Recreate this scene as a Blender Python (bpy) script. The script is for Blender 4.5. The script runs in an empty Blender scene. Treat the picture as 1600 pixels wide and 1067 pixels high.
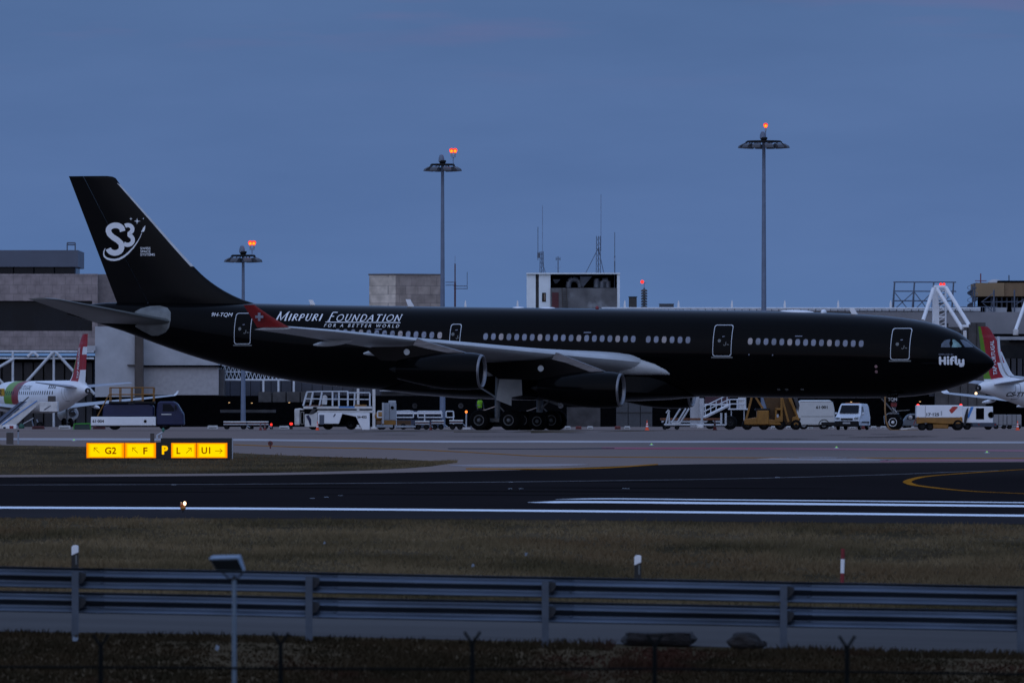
import bpy, bmesh, math, random
from mathutils import Vector, Matrix, noise as mnoise
random.seed(11)
SC = bpy.context.scene
COL = SC.collection
R = math.radians
# ------------------------------------------------------------------ camera
F = 14222.0          # focal length in pixels of a 1600 px wide frame (320 mm lens)
VH = 662.0           # image row of the horizon
cam = bpy.data.cameras.new('camera')
cam.lens = 320; cam.sensor_width = 36; cam.sensor_fit = 'HORIZONTAL'
cam.shift_y = (VH - 533.5) / 1600.0
cam.clip_start = 5; cam.clip_end = 30000
cam.dof.use_dof = True; cam.dof.focus_distance = 596; cam.dof.aperture_fstop = 6.3
camo = bpy.data.objects.new('camera', cam); COL.objects.link(camo)
camo.location = (0, 0, 0); camo.rotation_euler = (R(90), 0, 0)
SC.camera = camo
# ------------------------------------------------------------------ world: dusk sky, sun already down behind the camera
W = bpy.data.worlds.new('World'); SC.world = W; W.use_nodes = True
nt = W.node_tree; N = nt.nodes; L = nt.links
for n in list(N): N.remove(n)
GLOW = 0.40
SUN_EL, SUN_ROT = R(0.6), R(200)
sky = N.new('ShaderNodeTexSky'); sky.sky_type = 'NISHITA'; sky.sun_disc = False
sky.sun_elevation = SUN_EL; sky.sun_rotation = SUN_ROT; sky.altitude = 100
sky.air_density = 1.0; sky.dust_density = 0.6; sky.ozone_density = 3.0
tc = N.new('ShaderNodeTexCoord')
mp = N.new('ShaderNodeMapping'); mp.inputs['Scale'].default_value = (1, 1, 4.5)
L.new(tc.outputs['Generated'], mp.inputs['Vector'])
nz = N.new('ShaderNodeTexNoise'); nz.inputs['Scale'].default_value = 14; nz.inputs['Detail'].default_value = 6
nz.inputs['Roughness'].default_value = 0.55
L.new(mp.outputs['Vector'], nz.inputs['Vector'])
cr = N.new('ShaderNodeValToRGB')
cr.color_ramp.elements[0].position = 0.38; cr.color_ramp.elements[0].color = (0.57, 0.595, 0.62, 1)
cr.color_ramp.elements[1].position = 0.64; cr.color_ramp.elements[1].color = (0.68, 0.67, 0.68, 1)
L.new(nz.outputs['Fac'], cr.inputs['Fac'])
# cloud veil colour: blue-grey, a touch rosier higher up
sep = N.new('ShaderNodeSeparateXYZ'); L.new(tc.outputs['Generated'], sep.inputs[0])
veil = N.new('ShaderNodeValToRGB')
e = veil.color_ramp.elements
e[0].position = 0.0; e[0].color = (0.089, 0.186, 0.390, 1)
e[1].position = 1.0; e[1].color = (0.33, 0.48, 0.84, 1)
for p_, c_ in ((0.022, (0.081, 0.164, 0.354, 1)), (0.046, (0.069, 0.146, 0.318, 1)), (0.16, (0.110, 0.215, 0.44, 1)), (0.5, (0.28, 0.42, 0.76, 1))):
    q = e.new(p_); q.color = c_
L.new(sep.outputs['Z'], veil.inputs['Fac'])
mul = N.new('ShaderNodeMix'); mul.data_type = 'RGBA'; mul.blend_type = 'MULTIPLY'; mul.inputs[0].default_value = 1
L.new(veil.outputs['Color'], mul.inputs[6]); L.new(cr.outputs['Color'], mul.inputs[7])
# rosy streaks high in the cloud
nz2 = N.new('ShaderNodeTexNoise'); nz2.inputs['Scale'].default_value = 22; nz2.inputs['Detail'].default_value = 4
mp2 = N.new('ShaderNodeMapping'); mp2.inputs['Scale'].default_value = (1, 1, 9); mp2.inputs['Location'].default_value = (3.1, 0.4, 1.7)
L.new(tc.outputs['Generated'], mp2.inputs['Vector']); L.new(mp2.outputs['Vector'], nz2.inputs['Vector'])
rs = N.new('ShaderNodeMapRange'); rs.inputs[1].default_value = 0.50; rs.inputs[2].default_value = 0.72; rs.inputs[3].default_value = 0; rs.inputs[4].default_value = 1
L.new(nz2.outputs['Fac'], rs.inputs[0])
hi = N.new('ShaderNodeMapRange'); hi.inputs[1].default_value = 0.036; hi.inputs[2].default_value = 0.047; hi.inputs[3].default_value = 0; hi.inputs[4].default_value = 0.7
L.new(sep.outputs['Z'], hi.inputs[0])
mm = N.new('ShaderNodeMath'); mm.operation = 'MULTIPLY'; L.new(rs.outputs[0], mm.inputs[0]); L.new(hi.outputs[0], mm.inputs[1])
rose = N.new('ShaderNodeMix'); rose.data_type = 'RGBA'; rose.inputs[7].default_value = (0.105, 0.090, 0.185, 1)
L.new(mm.outputs[0], rose.inputs[0]); L.new(mul.outputs[2], rose.inputs[6])
bgv = N.new('ShaderNodeBackground'); bgv.inputs['Strength'].default_value = 1.55
L.new(rose.outputs[2], bgv.inputs['Color'])
bgs = N.new('ShaderNodeBackground'); bgs.inputs['Strength'].default_value = 0.03
L.new(sky.outputs['Color'], bgs.inputs['Color'])
ad = N.new('ShaderNodeAddShader'); L.new(bgs.outputs[0], ad.inputs[0]); L.new(bgv.outputs[0], ad.inputs[1])
# broad afterglow filling the half of the sky behind the camera
dt = N.new('ShaderNodeVectorMath'); dt.operation = 'DOT_PRODUCT'; L.new(tc.outputs['Generated'], dt.inputs[0]); dt.inputs[1].default_value = Vector((-0.25, -0.92, 0.30)).normalized()
mx = N.new('ShaderNodeMath'); mx.operation = 'MAXIMUM'; mx.inputs[1].default_value = 0; L.new(dt.outputs['Value'], mx.inputs[0])
pwr = N.new('ShaderNodeMath'); pwr.operation = 'POWER'; pwr.inputs[1].default_value = 1.6; L.new(mx.outputs[0], pwr.inputs[0])
gs = N.new('ShaderNodeMath'); gs.operation = 'MULTIPLY'; gs.inputs[1].default_value = GLOW; L.new(pwr.outputs[0], gs.inputs[0])
bgg = N.new('ShaderNodeBackground'); bgg.inputs['Color'].default_value = (0.88, 0.90, 1.0, 1); L.new(gs.outputs[0], bgg.inputs['Strength'])
ad2 = N.new('ShaderNodeAddShader'); L.new(ad.outputs[0], ad2.inputs[0]); L.new(bgg.outputs[0], ad2.inputs[1])
wo = N.new('ShaderNodeOutputWorld'); L.new(ad2.outputs[0], wo.inputs['Surface'])
# the last of the twilight, from low behind the camera
sl = bpy.data.lights.new('sun', 'SUN'); sl.energy = 0.04; sl.angle = R(40); sl.color = (1, 0.80, 0.66)
so = bpy.data.objects.new('sun', sl); COL.objects.link(so)
so.rotation_euler = (R(90 - 20), 0, R(-20)); so.location = (0, -50, 60)
vs = SC.view_settings; vs.view_transform = 'Standard'; vs.look = 'None'; vs.exposure = 0; vs.gamma = 1; vs.use_curve_mapping = False
SC.cycles.max_bounces = 6; SC.cycles.use_denoising = True

# ------------------------------------------------------------------ ground shape and placing helpers
def sm(t):
    t = min(1.0, max(0.0, t)); return t * t * (3 - 2 * t)
def ground(x, d):
    z = -0.42 if d >= 560 else -0.42 - 0.0079 * (560 - d)
    z += -0.0205 * x * (1 - sm((d - 185) / 70.0))
    if d < 148: z -= 0.045 * (148 - d)
    return z
def PX(u, v, d): return Vector(((u - 800) / F * d, d, (VH - v) / F * d))
def at(u, d):
    x = (u - 800) / F * d
    return Vector((x, d, ground(x, d)))
def dg(u, v):
    """distance at which the ground fills image row v in column u"""
    lo, hi_ = 60.0, 1500.0
    for _ in range(50):
        m = (lo + hi_) / 2
        x = (u - 800) / F * m
        row = VH - ground(x, m) / m * F
        if row > v: lo = m
        else: hi_ = m
    return (lo + hi_) / 2

# ------------------------------------------------------------------ materials
MATS = {}
def mat(name, col, rough=0.6, metal=0.0, var=0.18, scale=2.0, spec=0.5, bump=0.0, bscale=None, stretch=(1, 1, 1), col2=None, coat=0.0, detail=6, patch=None):
    if name in MATS: return MATS[name]
    m = bpy.data.materials.new(name); m.use_nodes = True
    n = m.node_tree.nodes; l = m.node_tree.links
    b = n['Principled BSDF']
    b.inputs['Roughness'].default_value = rough; b.inputs['Metallic'].default_value = metal
    b.inputs['Specular IOR Level'].default_value = spec
    if coat: b.inputs['Coat Weight'].default_value = coat; b.inputs['Coat Roughness'].default_value = 0.05
    t = n.new('ShaderNodeTexCoord'); mpg = n.new('ShaderNodeMapping'); mpg.inputs['Scale'].default_value = stretch
    l.new(t.outputs['Object'], mpg.inputs['Vector'])
    z = n.new('ShaderNodeTexNoise'); z.inputs['Scale'].default_value = scale; z.inputs['Detail'].default_value = detail; z.inputs['Roughness'].default_value = 0.6
    l.new(mpg.outputs['Vector'], z.inputs['Vector'])
    r = n.new('ShaderNodeValToRGB')
    a = col2 if col2 else tuple(c * (1 - var) for c in col)
    bb = col if col2 else tuple(min(1, c * (1 + var)) for c in col)
    r.color_ramp.elements[0].position = 0.33; r.color_ramp.elements[0].color = (*a, 1)
    r.color_ramp.elements[1].position = 0.67; r.color_ramp.elements[1].color = (*bb, 1)
    l.new(z.outputs['Fac'], r.inputs['Fac'])
    out = r.outputs['Color']
    if patch:   # a second, larger noise of another tint: (colour, scale, low, high)
        z2 = n.new('ShaderNodeTexNoise'); z2.inputs['Scale'].default_value = patch[1]; z2.inputs['Detail'].default_value = 5
        l.new(mpg.outputs['Vector'], z2.inputs['Vector'])
        k = n.new('ShaderNodeMapRange'); k.inputs[1].default_value = patch[2]; k.inputs[2].default_value = patch[3]
        l.new(z2.outputs['Fac'], k.inputs[0])
        x = n.new('ShaderNodeMix'); x.data_type = 'RGBA'; x.inputs[7].default_value = (*patch[0], 1)
        l.new(k.outputs[0], x.inputs[0]); l.new(out, x.inputs[6]); out = x.outputs[2]
    l.new(out, b.inputs['Base Color'])
    if bump:
        bz = n.new('ShaderNodeTexNoise'); bz.inputs['Scale'].default_value = bscale or scale * 4; bz.inputs['Detail'].default_value = 4
        l.new(mpg.outputs['Vector'], bz.inputs['Vector'])
        bp = n.new('ShaderNodeBump'); bp.inputs['Strength'].default_value = bump; bp.inputs['Distance'].default_value = 0.05
        l.new(bz.outputs['Fac'], bp.inputs['Height']); l.new(bp.outputs['Normal'], b.inputs['Normal'])
    MATS[name] = m
    return m
def lamp(name, col, strength):
    if name in MATS: return MATS[name]
    m = bpy.data.materials.new(name); m.use_nodes = True
    n = m.node_tree.nodes; l = m.node_tree.links; n.remove(n['Principled BSDF'])
    e_ = n.new('ShaderNodeEmission'); e_.inputs['Color'].default_value = (*col, 1); e_.inputs['Strength'].default_value = strength
    l.new(e_.outputs[0], n['Material Output'].inputs['Surface'])
    MATS[name] = m; return m
def brickmat(name, col, col2, mortar, bw, bh, msize=0.02, rough=0.85):
    if name in MATS: return MATS[name]
    m = bpy.data.materials.new(name); m.use_nodes = True
    n = m.node_tree.nodes; l = m.node_tree.links; b = n['Principled BSDF']; b.inputs['Roughness'].default_value = rough
    t = n.new('ShaderNodeTexCoord'); s_ = n.new('ShaderNodeSeparateXYZ'); l.new(t.outputs['Object'], s_.inputs[0])
    ad_ = n.new('ShaderNodeMath'); l.new(s_.outputs['X'], ad_.inputs[0]); l.new(s_.outputs['Y'], ad_.inputs[1])
    c_ = n.new('ShaderNodeCombineXYZ'); l.new(ad_.outputs[0], c_.inputs['X']); l.new(s_.outputs['Z'], c_.inputs['Y'])
    k = n.new('ShaderNodeTexBrick'); k.inputs['Scale'].default_value = 1; k.inputs['Brick Width'].default_value = bw; k.inputs['Row Height'].default_value = bh
    k.inputs['Mortar Size'].default_value = msize; k.inputs['Color1'].default_value = (*col, 1); k.inputs['Color2'].default_value = (*col2, 1); k.inputs['Mortar'].default_value = (*mortar, 1)
    l.new(c_.outputs[0], k.inputs['Vector'])
    z = n.new('ShaderNodeTexNoise'); z.inputs['Scale'].default_value = 0.9; z.inputs['Detail'].default_value = 7
    l.new(t.outputs['Object'], z.inputs['Vector'])
    mr = n.new('ShaderNodeMapRange'); mr.inputs[1].default_value = 0.3; mr.inputs[2].default_value = 0.7; mr.inputs[3].default_value = 0.72; mr.inputs[4].default_value = 1.18
    l.new(z.outputs['Fac'], mr.inputs[0])
    x = n.new('ShaderNodeMix'); x.data_type = 'RGBA'; x.blend_type = 'MULTIPLY'; x.inputs[0].default_value = 1
    l.new(k.outputs['Color'], x.inputs[6]); l.new(mr.outputs[0], x.inputs[7]); l.new(x.outputs[2], b.inputs['Base Color'])
    MATS[name] = m; return m

M_black = mat('gloss_black_paint', (0.0016, 0.0017, 0.0022), 0.10, var=0.1, scale=0.6, spec=0.06, bump=0.035, bscale=0.9)
M_blackfin = mat('satin_black_paint', (0.0028, 0.0028, 0.0032), 0.22, var=0.15, scale=0.5, spec=0.09)
M_dark = mat('dark_metal', (0.007, 0.007, 0.008), 0.5, spec=0.25)
M_rubber = mat('rubber', (0.004, 0.004, 0.0045), 0.8, spec=0.1)
M_wing = mat('wing_grey_paint', (0.42, 0.44, 0.45), 0.35, var=0.12, scale=0.5, stretch=(1, 1, 1))
M_belly = mat('panel_grey_paint', (0.11, 0.12, 0.12), 0.35, var=0.12)
M_white = mat('white_paint', (0.82, 0.83, 0.84), 0.35, var=0.06, scale=1.2)
M_dwhite = mat('dirty_white_paint', (0.60, 0.59, 0.57), 0.5, var=0.18, scale=1.6, patch=((0.28, 0.24, 0.20), 0.9, 0.55, 0.8))
M_mark = mat('white_lettering', (0.78, 0.80, 0.82), 0.5, var=0.02)
M_alu = mat('bare_aluminium', (0.40, 0.40, 0.41), 0.28, metal=1.0, var=0.08)
M_steel = mat('galvanised_steel', (0.36, 0.40, 0.45), 0.42, metal=0.85, var=0.16, scale=2.5)
M_red = mat('red_paint', (0.22, 0.010, 0.012), 0.4, var=0.08)
M_green = mat('lime_paint', (0.13, 0.27, 0.012), 0.4, var=0.08)
M_yellow = mat('ochre_machine_paint', (0.26, 0.115, 0.012), 0.5, var=0.22, scale=2.5)
M_orange = mat('orange_cone_plastic', (0.92, 0.085, 0.014), 0.5, var=0.08)
M_dullcone = mat('faded_cone_plastic', (0.16, 0.014, 0.010), 0.6, var=0.1)
M_glass = mat('dark_window_glass', (0.006, 0.008, 0.013), 0.12, var=0.1, spec=0.12)
M_blue = mat('navy_paint', (0.007, 0.012, 0.055), 0.4, var=0.12)
M_sky = mat('light_blue_paint', (0.05, 0.24, 0.62), 0.4, var=0.06)
M_conc = mat('pale_concrete', (0.24, 0.235, 0.24), 0.85, var=0.18, scale=0.6, bump=0.2)
M_dconc = mat('dark_concrete', (0.075, 0.07, 0.068), 0.85, var=0.3, scale=0.7)
M_ink = mat('black_lettering', (0.012, 0.012, 0.014), 0.6, var=0.02)
M_shade = mat('cabin_window_shade', (0.17, 0.19, 0.245), 0.25, var=0.22, scale=1.3)

# ------------------------------------------------------------------ mesh builder
class MB:
    def __init__(s): s.v = []; s.f = []; s.m = []; s.s = []; s.mats = []
    def mi(s, m):
        if m not in s.mats: s.mats.append(m)
        return s.mats.index(m)
    def add(s, vs_, fs, m, smooth=False):
        o = len(s.v); s.v.extend([tuple(p) for p in vs_])
        k = s.mi(m) if not isinstance(m, (list, tuple)) else None
        for i, f in enumerate(fs):
            s.f.append([o + j for j in f]); s.m.append(k if k is not None else s.mi(m[i])); s.s.append(smooth)
        return s
    def box(s, x0, x1, y0, y1, z0, z1, m):
        vs_ = [(x, y, z) for z in (z0, z1) for y in (y0, y1) for x in (x0, x1)]
        return s.add(vs_, [(0, 2, 3, 1), (4, 5, 7, 6), (0, 1, 5, 4), (2, 6, 7, 3), (0, 4, 6, 2), (1, 3, 7, 5)], m)
    def prism(s, poly, y0, y1, m, axis='y'):
        """polygon in x,z (axis y), x,y (axis z) or y,z (axis x), swept along the axis"""
        n = len(poly)
        def P(a, b, t):
            return (a, t, b) if axis == 'y' else ((a, b, t) if axis == 'z' else (t, a, b))
        vs_ = [P(a, b, y0) for a, b in poly] + [P(a, b, y1) for a, b in poly]
        fs = [list(range(n)), list(range(2 * n - 1, n - 1, -1))] + [(i, i + n, (i + 1) % n + n, (i + 1) % n) for i in range(n)]
        return s.add(vs_, fs, m)
    def tube(s, p, q, r0, m, r1=None, n=10, caps=True):
        p = Vector(p); q = Vector(q); r1 = r0 if r1 is None else r1
        d = (q - p).normalized(); a = d.orthogonal().normalized(); b = d.cross(a)
        vs_ = []
        for c, r in ((p, r0), (q, r1)):
            for i in range(n):
                t = 2 * math.pi * i / n; vs_.append(c + a * math.cos(t) * r + b * math.sin(t) * r)
        fs = [(i, (i + 1) % n, (i + 1) % n + n, i + n) for i in range(n)]
        s.add(vs_, fs, m, True)
        if caps: s.add(vs_[:n], [list(range(n - 1, -1, -1))], m); s.add(vs_[n:], [list(range(n))], m)
        return s
    def path(s, pts, r, m, n=8):
        for a, b in zip(pts[:-1], pts[1:]): s.tube(a, b, r, m, n=n)
        return s
    def bar(s, p, q, w, h, m, up=(0, 0, 1)):
        p = Vector(p); q = Vector(q); d = (q - p).normalized(); up = Vector(up)
        if abs(d.dot(up)) > 0.98: up = Vector((1, 0, 0))
        a = d.cross(up).normalized() * w / 2; b = a.cross(d).normalized() * h / 2
        vs_ = [p - a - b, p + a - b, p + a + b, p - a + b, q - a - b, q + a - b, q + a + b, q - a + b]
        return s.add(vs_, [(0, 1, 2, 3), (7, 6, 5, 4), (0, 4, 5, 1), (1, 5, 6, 2), (2, 6, 7, 3), (3, 7, 4, 0)], m)
    def lathe(s, prof, o, d, m, n=32, smooth=True):
        """profile of (distance along d, radius)"""
        o = Vector(o); d = Vector(d).normalized(); a = d.orthogonal().normalized(); b = d.cross(a)
        vs_ = []
        for h, r in prof:
            for i in range(n):
                t = 2 * math.pi * i / n; vs_.append(o + d * h + a * math.cos(t) * r + b * math.sin(t) * r)
        fs = []
        for k in range(len(prof) - 1):
            for i in range(n):
                fs.append((k * n + i, k * n + (i + 1) % n, (k + 1) * n + (i + 1) % n, (k + 1) * n + i))
        return s.add(vs_, fs, m, smooth)
    def loft(s, rings, m, smooth=True, caps=True, closed=True):
        n = len(rings[0]); vs_ = [p for r in rings for p in r]; fs = []; ms = []
        for k in range(len(rings) - 1):
            for i in range(n if closed else n - 1):
                fs.append((k * n + i, k * n + (i + 1) % n, (k + 1) * n + (i + 1) % n, (k + 1) * n + i))
                ms.append(m(k, i) if callable(m) else m)
        s.add(vs_, fs, ms, smooth)
        if caps and closed:
            c = m(0, 0) if callable(m) else m
            s.add(rings[0], [list(range(n - 1, -1, -1))], c); s.add(rings[-1], [list(range(n))], c)
        return s
    def ball(s, c, rx, ry, rz, m, n=14):
        rings = []
        for k in range(1, n):
            t = math.pi * k / n
            rings.append([(c[0] + rx * math.sin(t) * math.cos(2 * math.pi * i / n), c[1] + ry * math.sin(t) * math.sin(2 * math.pi * i / n), c[2] - rz * math.cos(t)) for i in range(n)])
        return s.loft(rings, m)
    def wheel(s, c, r, w, m=None, n=24, axis=(0, 1, 0)):
        c = Vector(c); a = Vector(axis).normalized(); h = w / 2
        s.lathe([(-h, r * 0.55), (-h, r * 0.82), (-h * 0.8, r * 0.95), (-h * 0.4, r), (h * 0.4, r), (h * 0.8, r * 0.95), (h, r * 0.82), (h, r * 0.55)], c, a, m or M_rubber, n)
        return s
    def rim(s, c, r, w, m, axis=(0, 1, 0), n=20, dark=None):
        c = Vector(c); h = w / 2
        for sg in (-1, 1):
            a = Vector(axis).normalized() * sg
            s.lathe([(h * 0.93, r), (h * 0.95, r * 0.9), (h * 0.55, r * 0.80), (h * 0.5, r * 0.42), (h * 0.8, r * 0.34), (h * 0.85, 0.001)], c, a, m, n)
        return s
    def build(s, name, parent=None, loc=(0, 0, 0), rz=0, bevel=0.0, segs=1, ang=38):
        me = bpy.data.meshes.new(name); me.from_pydata(s.v, [], s.f)
        for m in s.mats: me.materials.append(m)
        me.polygons.foreach_set('material_index', s.m); me.polygons.foreach_set('use_smooth', s.s)
        me.update()
        bm = bmesh.new(); bm.from_mesh(me)
        if any(s.s) or bevel: bmesh.ops.remove_doubles(bm, verts=bm.verts, dist=0.0004)
        bmesh.ops.recalc_face_normals(bm, faces=bm.faces)
        if bevel:
            ed = [e_ for e_ in bm.edges if len(e_.link_faces) == 2 and e_.calc_face_angle(0) > R(30)]
            bmesh.ops.bevel(bm, geom=ed, offset=bevel, segments=segs, affect='EDGES', clamp_overlap=True)
        bm.to_mesh(me); bm.free()
        if any(s.s): me.set_sharp_from_angle(angle=R(ang))
        o = bpy.data.objects.new(name, me); COL.objects.link(o); o.location = loc; o.rotation_euler = (0, 0, rz)
        if parent is not None: o.parent = parent
        return o
def tag(o, label, cat, group=None):
    o['label'] = label; o['category'] = cat
    if group: o['group'] = group
    return o
def thing(name, label, cat, loc=(0, 0, 0), rz=0, group=None):
    o = bpy.data.objects.new(name, None); COL.objects.link(o); o.location = loc; o.rotation_euler = (0, 0, rz)
    o.empty_display_size = 0.3
    return tag(o, label, cat, group)
def struct(o, kind='structure'): o['kind'] = kind; return o
def dup(root, loc, rz=None, label=None):
    r = root.copy(); COL.objects.link(r); r.location = loc
    if rz is not None: r.rotation_euler = (0, 0, rz)
    if label: r['label'] = label
    for ch in list(root.children):
        c = ch.copy(); COL.objects.link(c); c.parent = r
        for g in ch.children:
            g2 = g.copy(); COL.objects.link(g2); g2.parent = c
    return r
# ------------------------------------------------------------------ lettering
def text2d(s, bold=0.0, shear=0.0, space=1.0):
    """outline-filled lettering as (verts, faces) fitted to x 0..1, y 0..1"""
    c = bpy.data.curves.new('lettering', 'FONT'); c.body = s; c.size = 1; c.offset = bold; c.shear = shear; c.space_character = space; c.resolution_u = 3
    o = bpy.data.objects.new('lettering', c); COL.objects.link(o)
    dgph = bpy.context.evaluated_depsgraph_get(); dgph.update()
    me = bpy.data.meshes.new_from_object(o.evaluated_get(dgph))
    bm = bmesh.new(); bm.from_mesh(me); bmesh.ops.remove_doubles(bm, verts=bm.verts, dist=1e-5)
    xs = [v.co.x for v in bm.verts]; ys = [v.co.y for v in bm.verts]
    x0, x1, y0, y1 = min(xs), max(xs), min(ys), max(ys)
    for k in range(1, 5):
        yy = y0 + (y1 - y0) * k / 5
        bmesh.ops.bisect_plane(bm, geom=bm.verts[:] + bm.edges[:] + bm.faces[:], plane_co=(0, yy, 0), plane_no=(0, 1, 0))
    bm.verts.index_update()
    V = [((v.co.x - x0) / (x1 - x0), (v.co.y - y0) / (y1 - y0)) for v in bm.verts]
    Fc = [[v.index for v in f.verts] for f in bm.faces]
    bm.free(); bpy.data.meshes.remove(me); bpy.data.objects.remove(o); bpy.data.curves.remove(c)
    return V, Fc
def put_text(mb, s, fn, m, **kw):
    """fn maps (a,b) in 0..1 to a 3-D point"""
    V, Fc = text2d(s, **kw); mb.add([fn(a, b) for a, b in V], Fc, m); return mb
def stroke(mb, pts, w, fn, m, taper=None, round_=False, seg=0):
    """flat ribbon of width w along 2-D points, mapped by fn"""
    if seg:
        q = [Vector(pts[0])]
        for a, b_ in zip(pts[:-1], pts[1:]):
            a = Vector(a); b_ = Vector(b_); k = max(1, int((b_ - a).length / seg + 0.99))
            q += [a.lerp(b_, j / k) for j in range(1, k + 1)]
        pts = q
    n = len(pts); Lf = []; Rt = []
    for i, p in enumerate(pts):
        a = Vector(pts[max(0, i - 1)]); b = Vector(pts[min(n - 1, i + 1)]); t = (b - a).normalized(); nn = Vector((-t.y, t.x))
        ww = w * (taper(i / (n - 1)) if taper else 1) / 2
        Lf.append(Vector(p) + nn * ww); Rt.append(Vector(p) - nn * ww)
    capA = []; capB = []
    if round_:
        for (c, prv, nxt, store) in ((Vector(pts[0]), Vector(pts[1]), None, capA), (Vector(pts[-1]), Vector(pts[-2]), None, capB)):
            t = (c - prv).normalized(); nn = Vector((-t.y, t.x))
            for k in range(1, 7):
                an = math.pi * k / 7; store.append(c + (nn * math.cos(an) + t * math.sin(an)) * w / 2)
    vs_ = Lf + Rt; fs = [(i, i + 1, n + i + 1, n + i) for i in range(n - 1)]
    mb.add([fn(p[0], p[1]) for p in vs_], fs, m)
    if round_:
        mb.add([fn(*p) for p in ([Rt[0]] + capA + [Lf[0]])], [list(range(8))], m)
        mb.add([fn(*p) for p in ([Lf[-1]] + capB + [Rt[-1]])], [list(range(8))], m)
    return mb
def arc(cx, cy, rx, ry, a0, a1, n=14):
    return [(cx + rx * math.cos(R(a0 + (a1 - a0) * i / n)), cy + ry * math.sin(R(a0 + (a1 - a0) * i / n))) for i in range(n + 1)]
def pchip(pts):
    """smooth monotone interpolation through (x, y) points"""
    P_ = sorted(pts); xs = [p[0] for p in P_]; ys = [p[1] for p in P_]; n = len(xs)
    h = [xs[i + 1] - xs[i] for i in range(n - 1)]; dl = [(ys[i + 1] - ys[i]) / h[i] for i in range(n - 1)]
    m_ = [dl[0]] + [0 if dl[i - 1] * dl[i] <= 0 else 2 * dl[i - 1] * dl[i] / (dl[i - 1] + dl[i]) for i in range(1, n - 1)] + [dl[-1]]
    def f(x):
        x = min(max(x, xs[0]), xs[-1]); i = 0
        while i < n - 2 and x > xs[i + 1]: i += 1
        t = (x - xs[i]) / h[i]
        return ((1 + 2 * t) * (1 - t) ** 2 * ys[i] + t * (1 - t) ** 2 * h[i] * m_[i] + t * t * (3 - 2 * t) * ys[i + 1] + t * t * (t - 1) * h[i] * m_[i + 1])
    return f
# ================================================================== GROUND
M_grass = mat('dry_grass_soil', (0.094, 0.070, 0.042), 1.0, spec=0.0, scale=0.35, col2=(0.030, 0.025, 0.015), stretch=(0.5, 0.16, 1), bump=0.6, bscale=6, patch=((0.056, 0.040, 0.024), 0.16, 0.52, 0.68), detail=8)
M_apron = mat('apron_concrete', (0.220, 0.174, 0.154), 0.8, spec=0.0, scale=0.10, var=0.16, stretch=(0.25, 0.06, 1), detail=8, patch=((0.118, 0.106, 0.102), 0.05, 0.46, 0.66))
M_asph = mat('runway_asphalt', (0.0140, 0.0125, 0.0135), 0.9, spec=0.0, scale=0.12, var=0.25, stretch=(0.12, 0.05, 1), detail=8, patch=((0.032, 0.030, 0.031), 0.07, 0.47, 0.66))
M_shldr = mat('runway_shoulder_asphalt', (0.034, 0.032, 0.034), 0.9, spec=0.0, scale=0.2, var=0.2, stretch=(0.2, 0.08, 1), detail=8)
M_road = mat('perimeter_road_asphalt', (0.082, 0.080, 0.079), 0.85, spec=0.0, scale=0.35, var=0.16, stretch=(0.12, 0.5, 1), detail=8)
M_line = mat('runway_line_paint', (0.78, 0.84, 0.90), 0.7, spec=0.3, var=0.05, scale=0.6)
M_oldline = mat('worn_line_paint', (0.12, 0.12, 0.125), 0.8, spec=0.0, var=0.35, scale=0.5)
M_yline = mat('yellow_line_paint', (0.30, 0.125, 0.016), 0.8, spec=0.0, var=0.25, scale=0.4)
M_rline = mat('worn_red_marking', (0.30, 0.045, 0.085), 0.85, spec=0.0, scale=0.12, col2=(0.27, 0.17, 0.19), stretch=(0.6, 0.3, 1))
def grid_sheet(name, near, far, xs, m, lift, nd=14):
    """sheet on the ground between two edges given as distance functions of x"""
    rings = []
    for k in range(nd + 1):
        t = k / nd; row = []
        for x in xs:
            d = near(x) + (far(x) - near(x)) * t; row.append((x, d, ground(x, d) + lift))
        rings.append(row)
    b = MB(); b.loft(rings, m, smooth=True, caps=False, closed=False)
    return b.build(name)
def frange(a, b, n): return [a + (b - a) * i / n for i in range(n + 1)]
# one base sheet out to the horizon
ds = [-60, 0, 40, 80] + [100 + 4 * i for i in range(40)] + [265 + 12 * i for i in range(26)] + [580, 640, 800, 1200, 2500, 6000, 14000]
xs_ = [-6000, -2500, -900, -300, -150, -80] + [-50 + 5 * i for i in range(21)] + [80, 150, 300, 900, 2500, 6000]
b = MB(); b.loft([[(x, d, ground(x if abs(x) < 200 else 200 * (1 if x > 0 else -1), max(d, 60))) for x in xs_] for d in ds], M_grass, smooth=True, caps=False, closed=False)
struct(b.build('ground'))
def edge(pts):
    """distance of an edge seen at image points, as a function of x"""
    q = []
    for u, v in pts:
        d = dg(u, v); q.append(((u - 800) / F * d, d))
    q.sort(); f = pchip(q) if len(q) > 2 else None
    (xa, da), (xb, db) = q[0], q[-1]
    sl_, sr = (q[1][1] - q[0][1]) / (q[1][0] - q[0][0]), (q[-1][1] - q[-2][1]) / (q[-1][0] - q[-2][0])
    def g(x):
        if x < xa: return da + sl_ * 0.5 * (x - xa)
        if x > xb: return db + sr * 0.5 * (x - xb)
        return f(x) if f else da + (db - da) * (x - xa) / (xb - xa)
    return g
XW = frange(-64, 64, 64)
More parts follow.
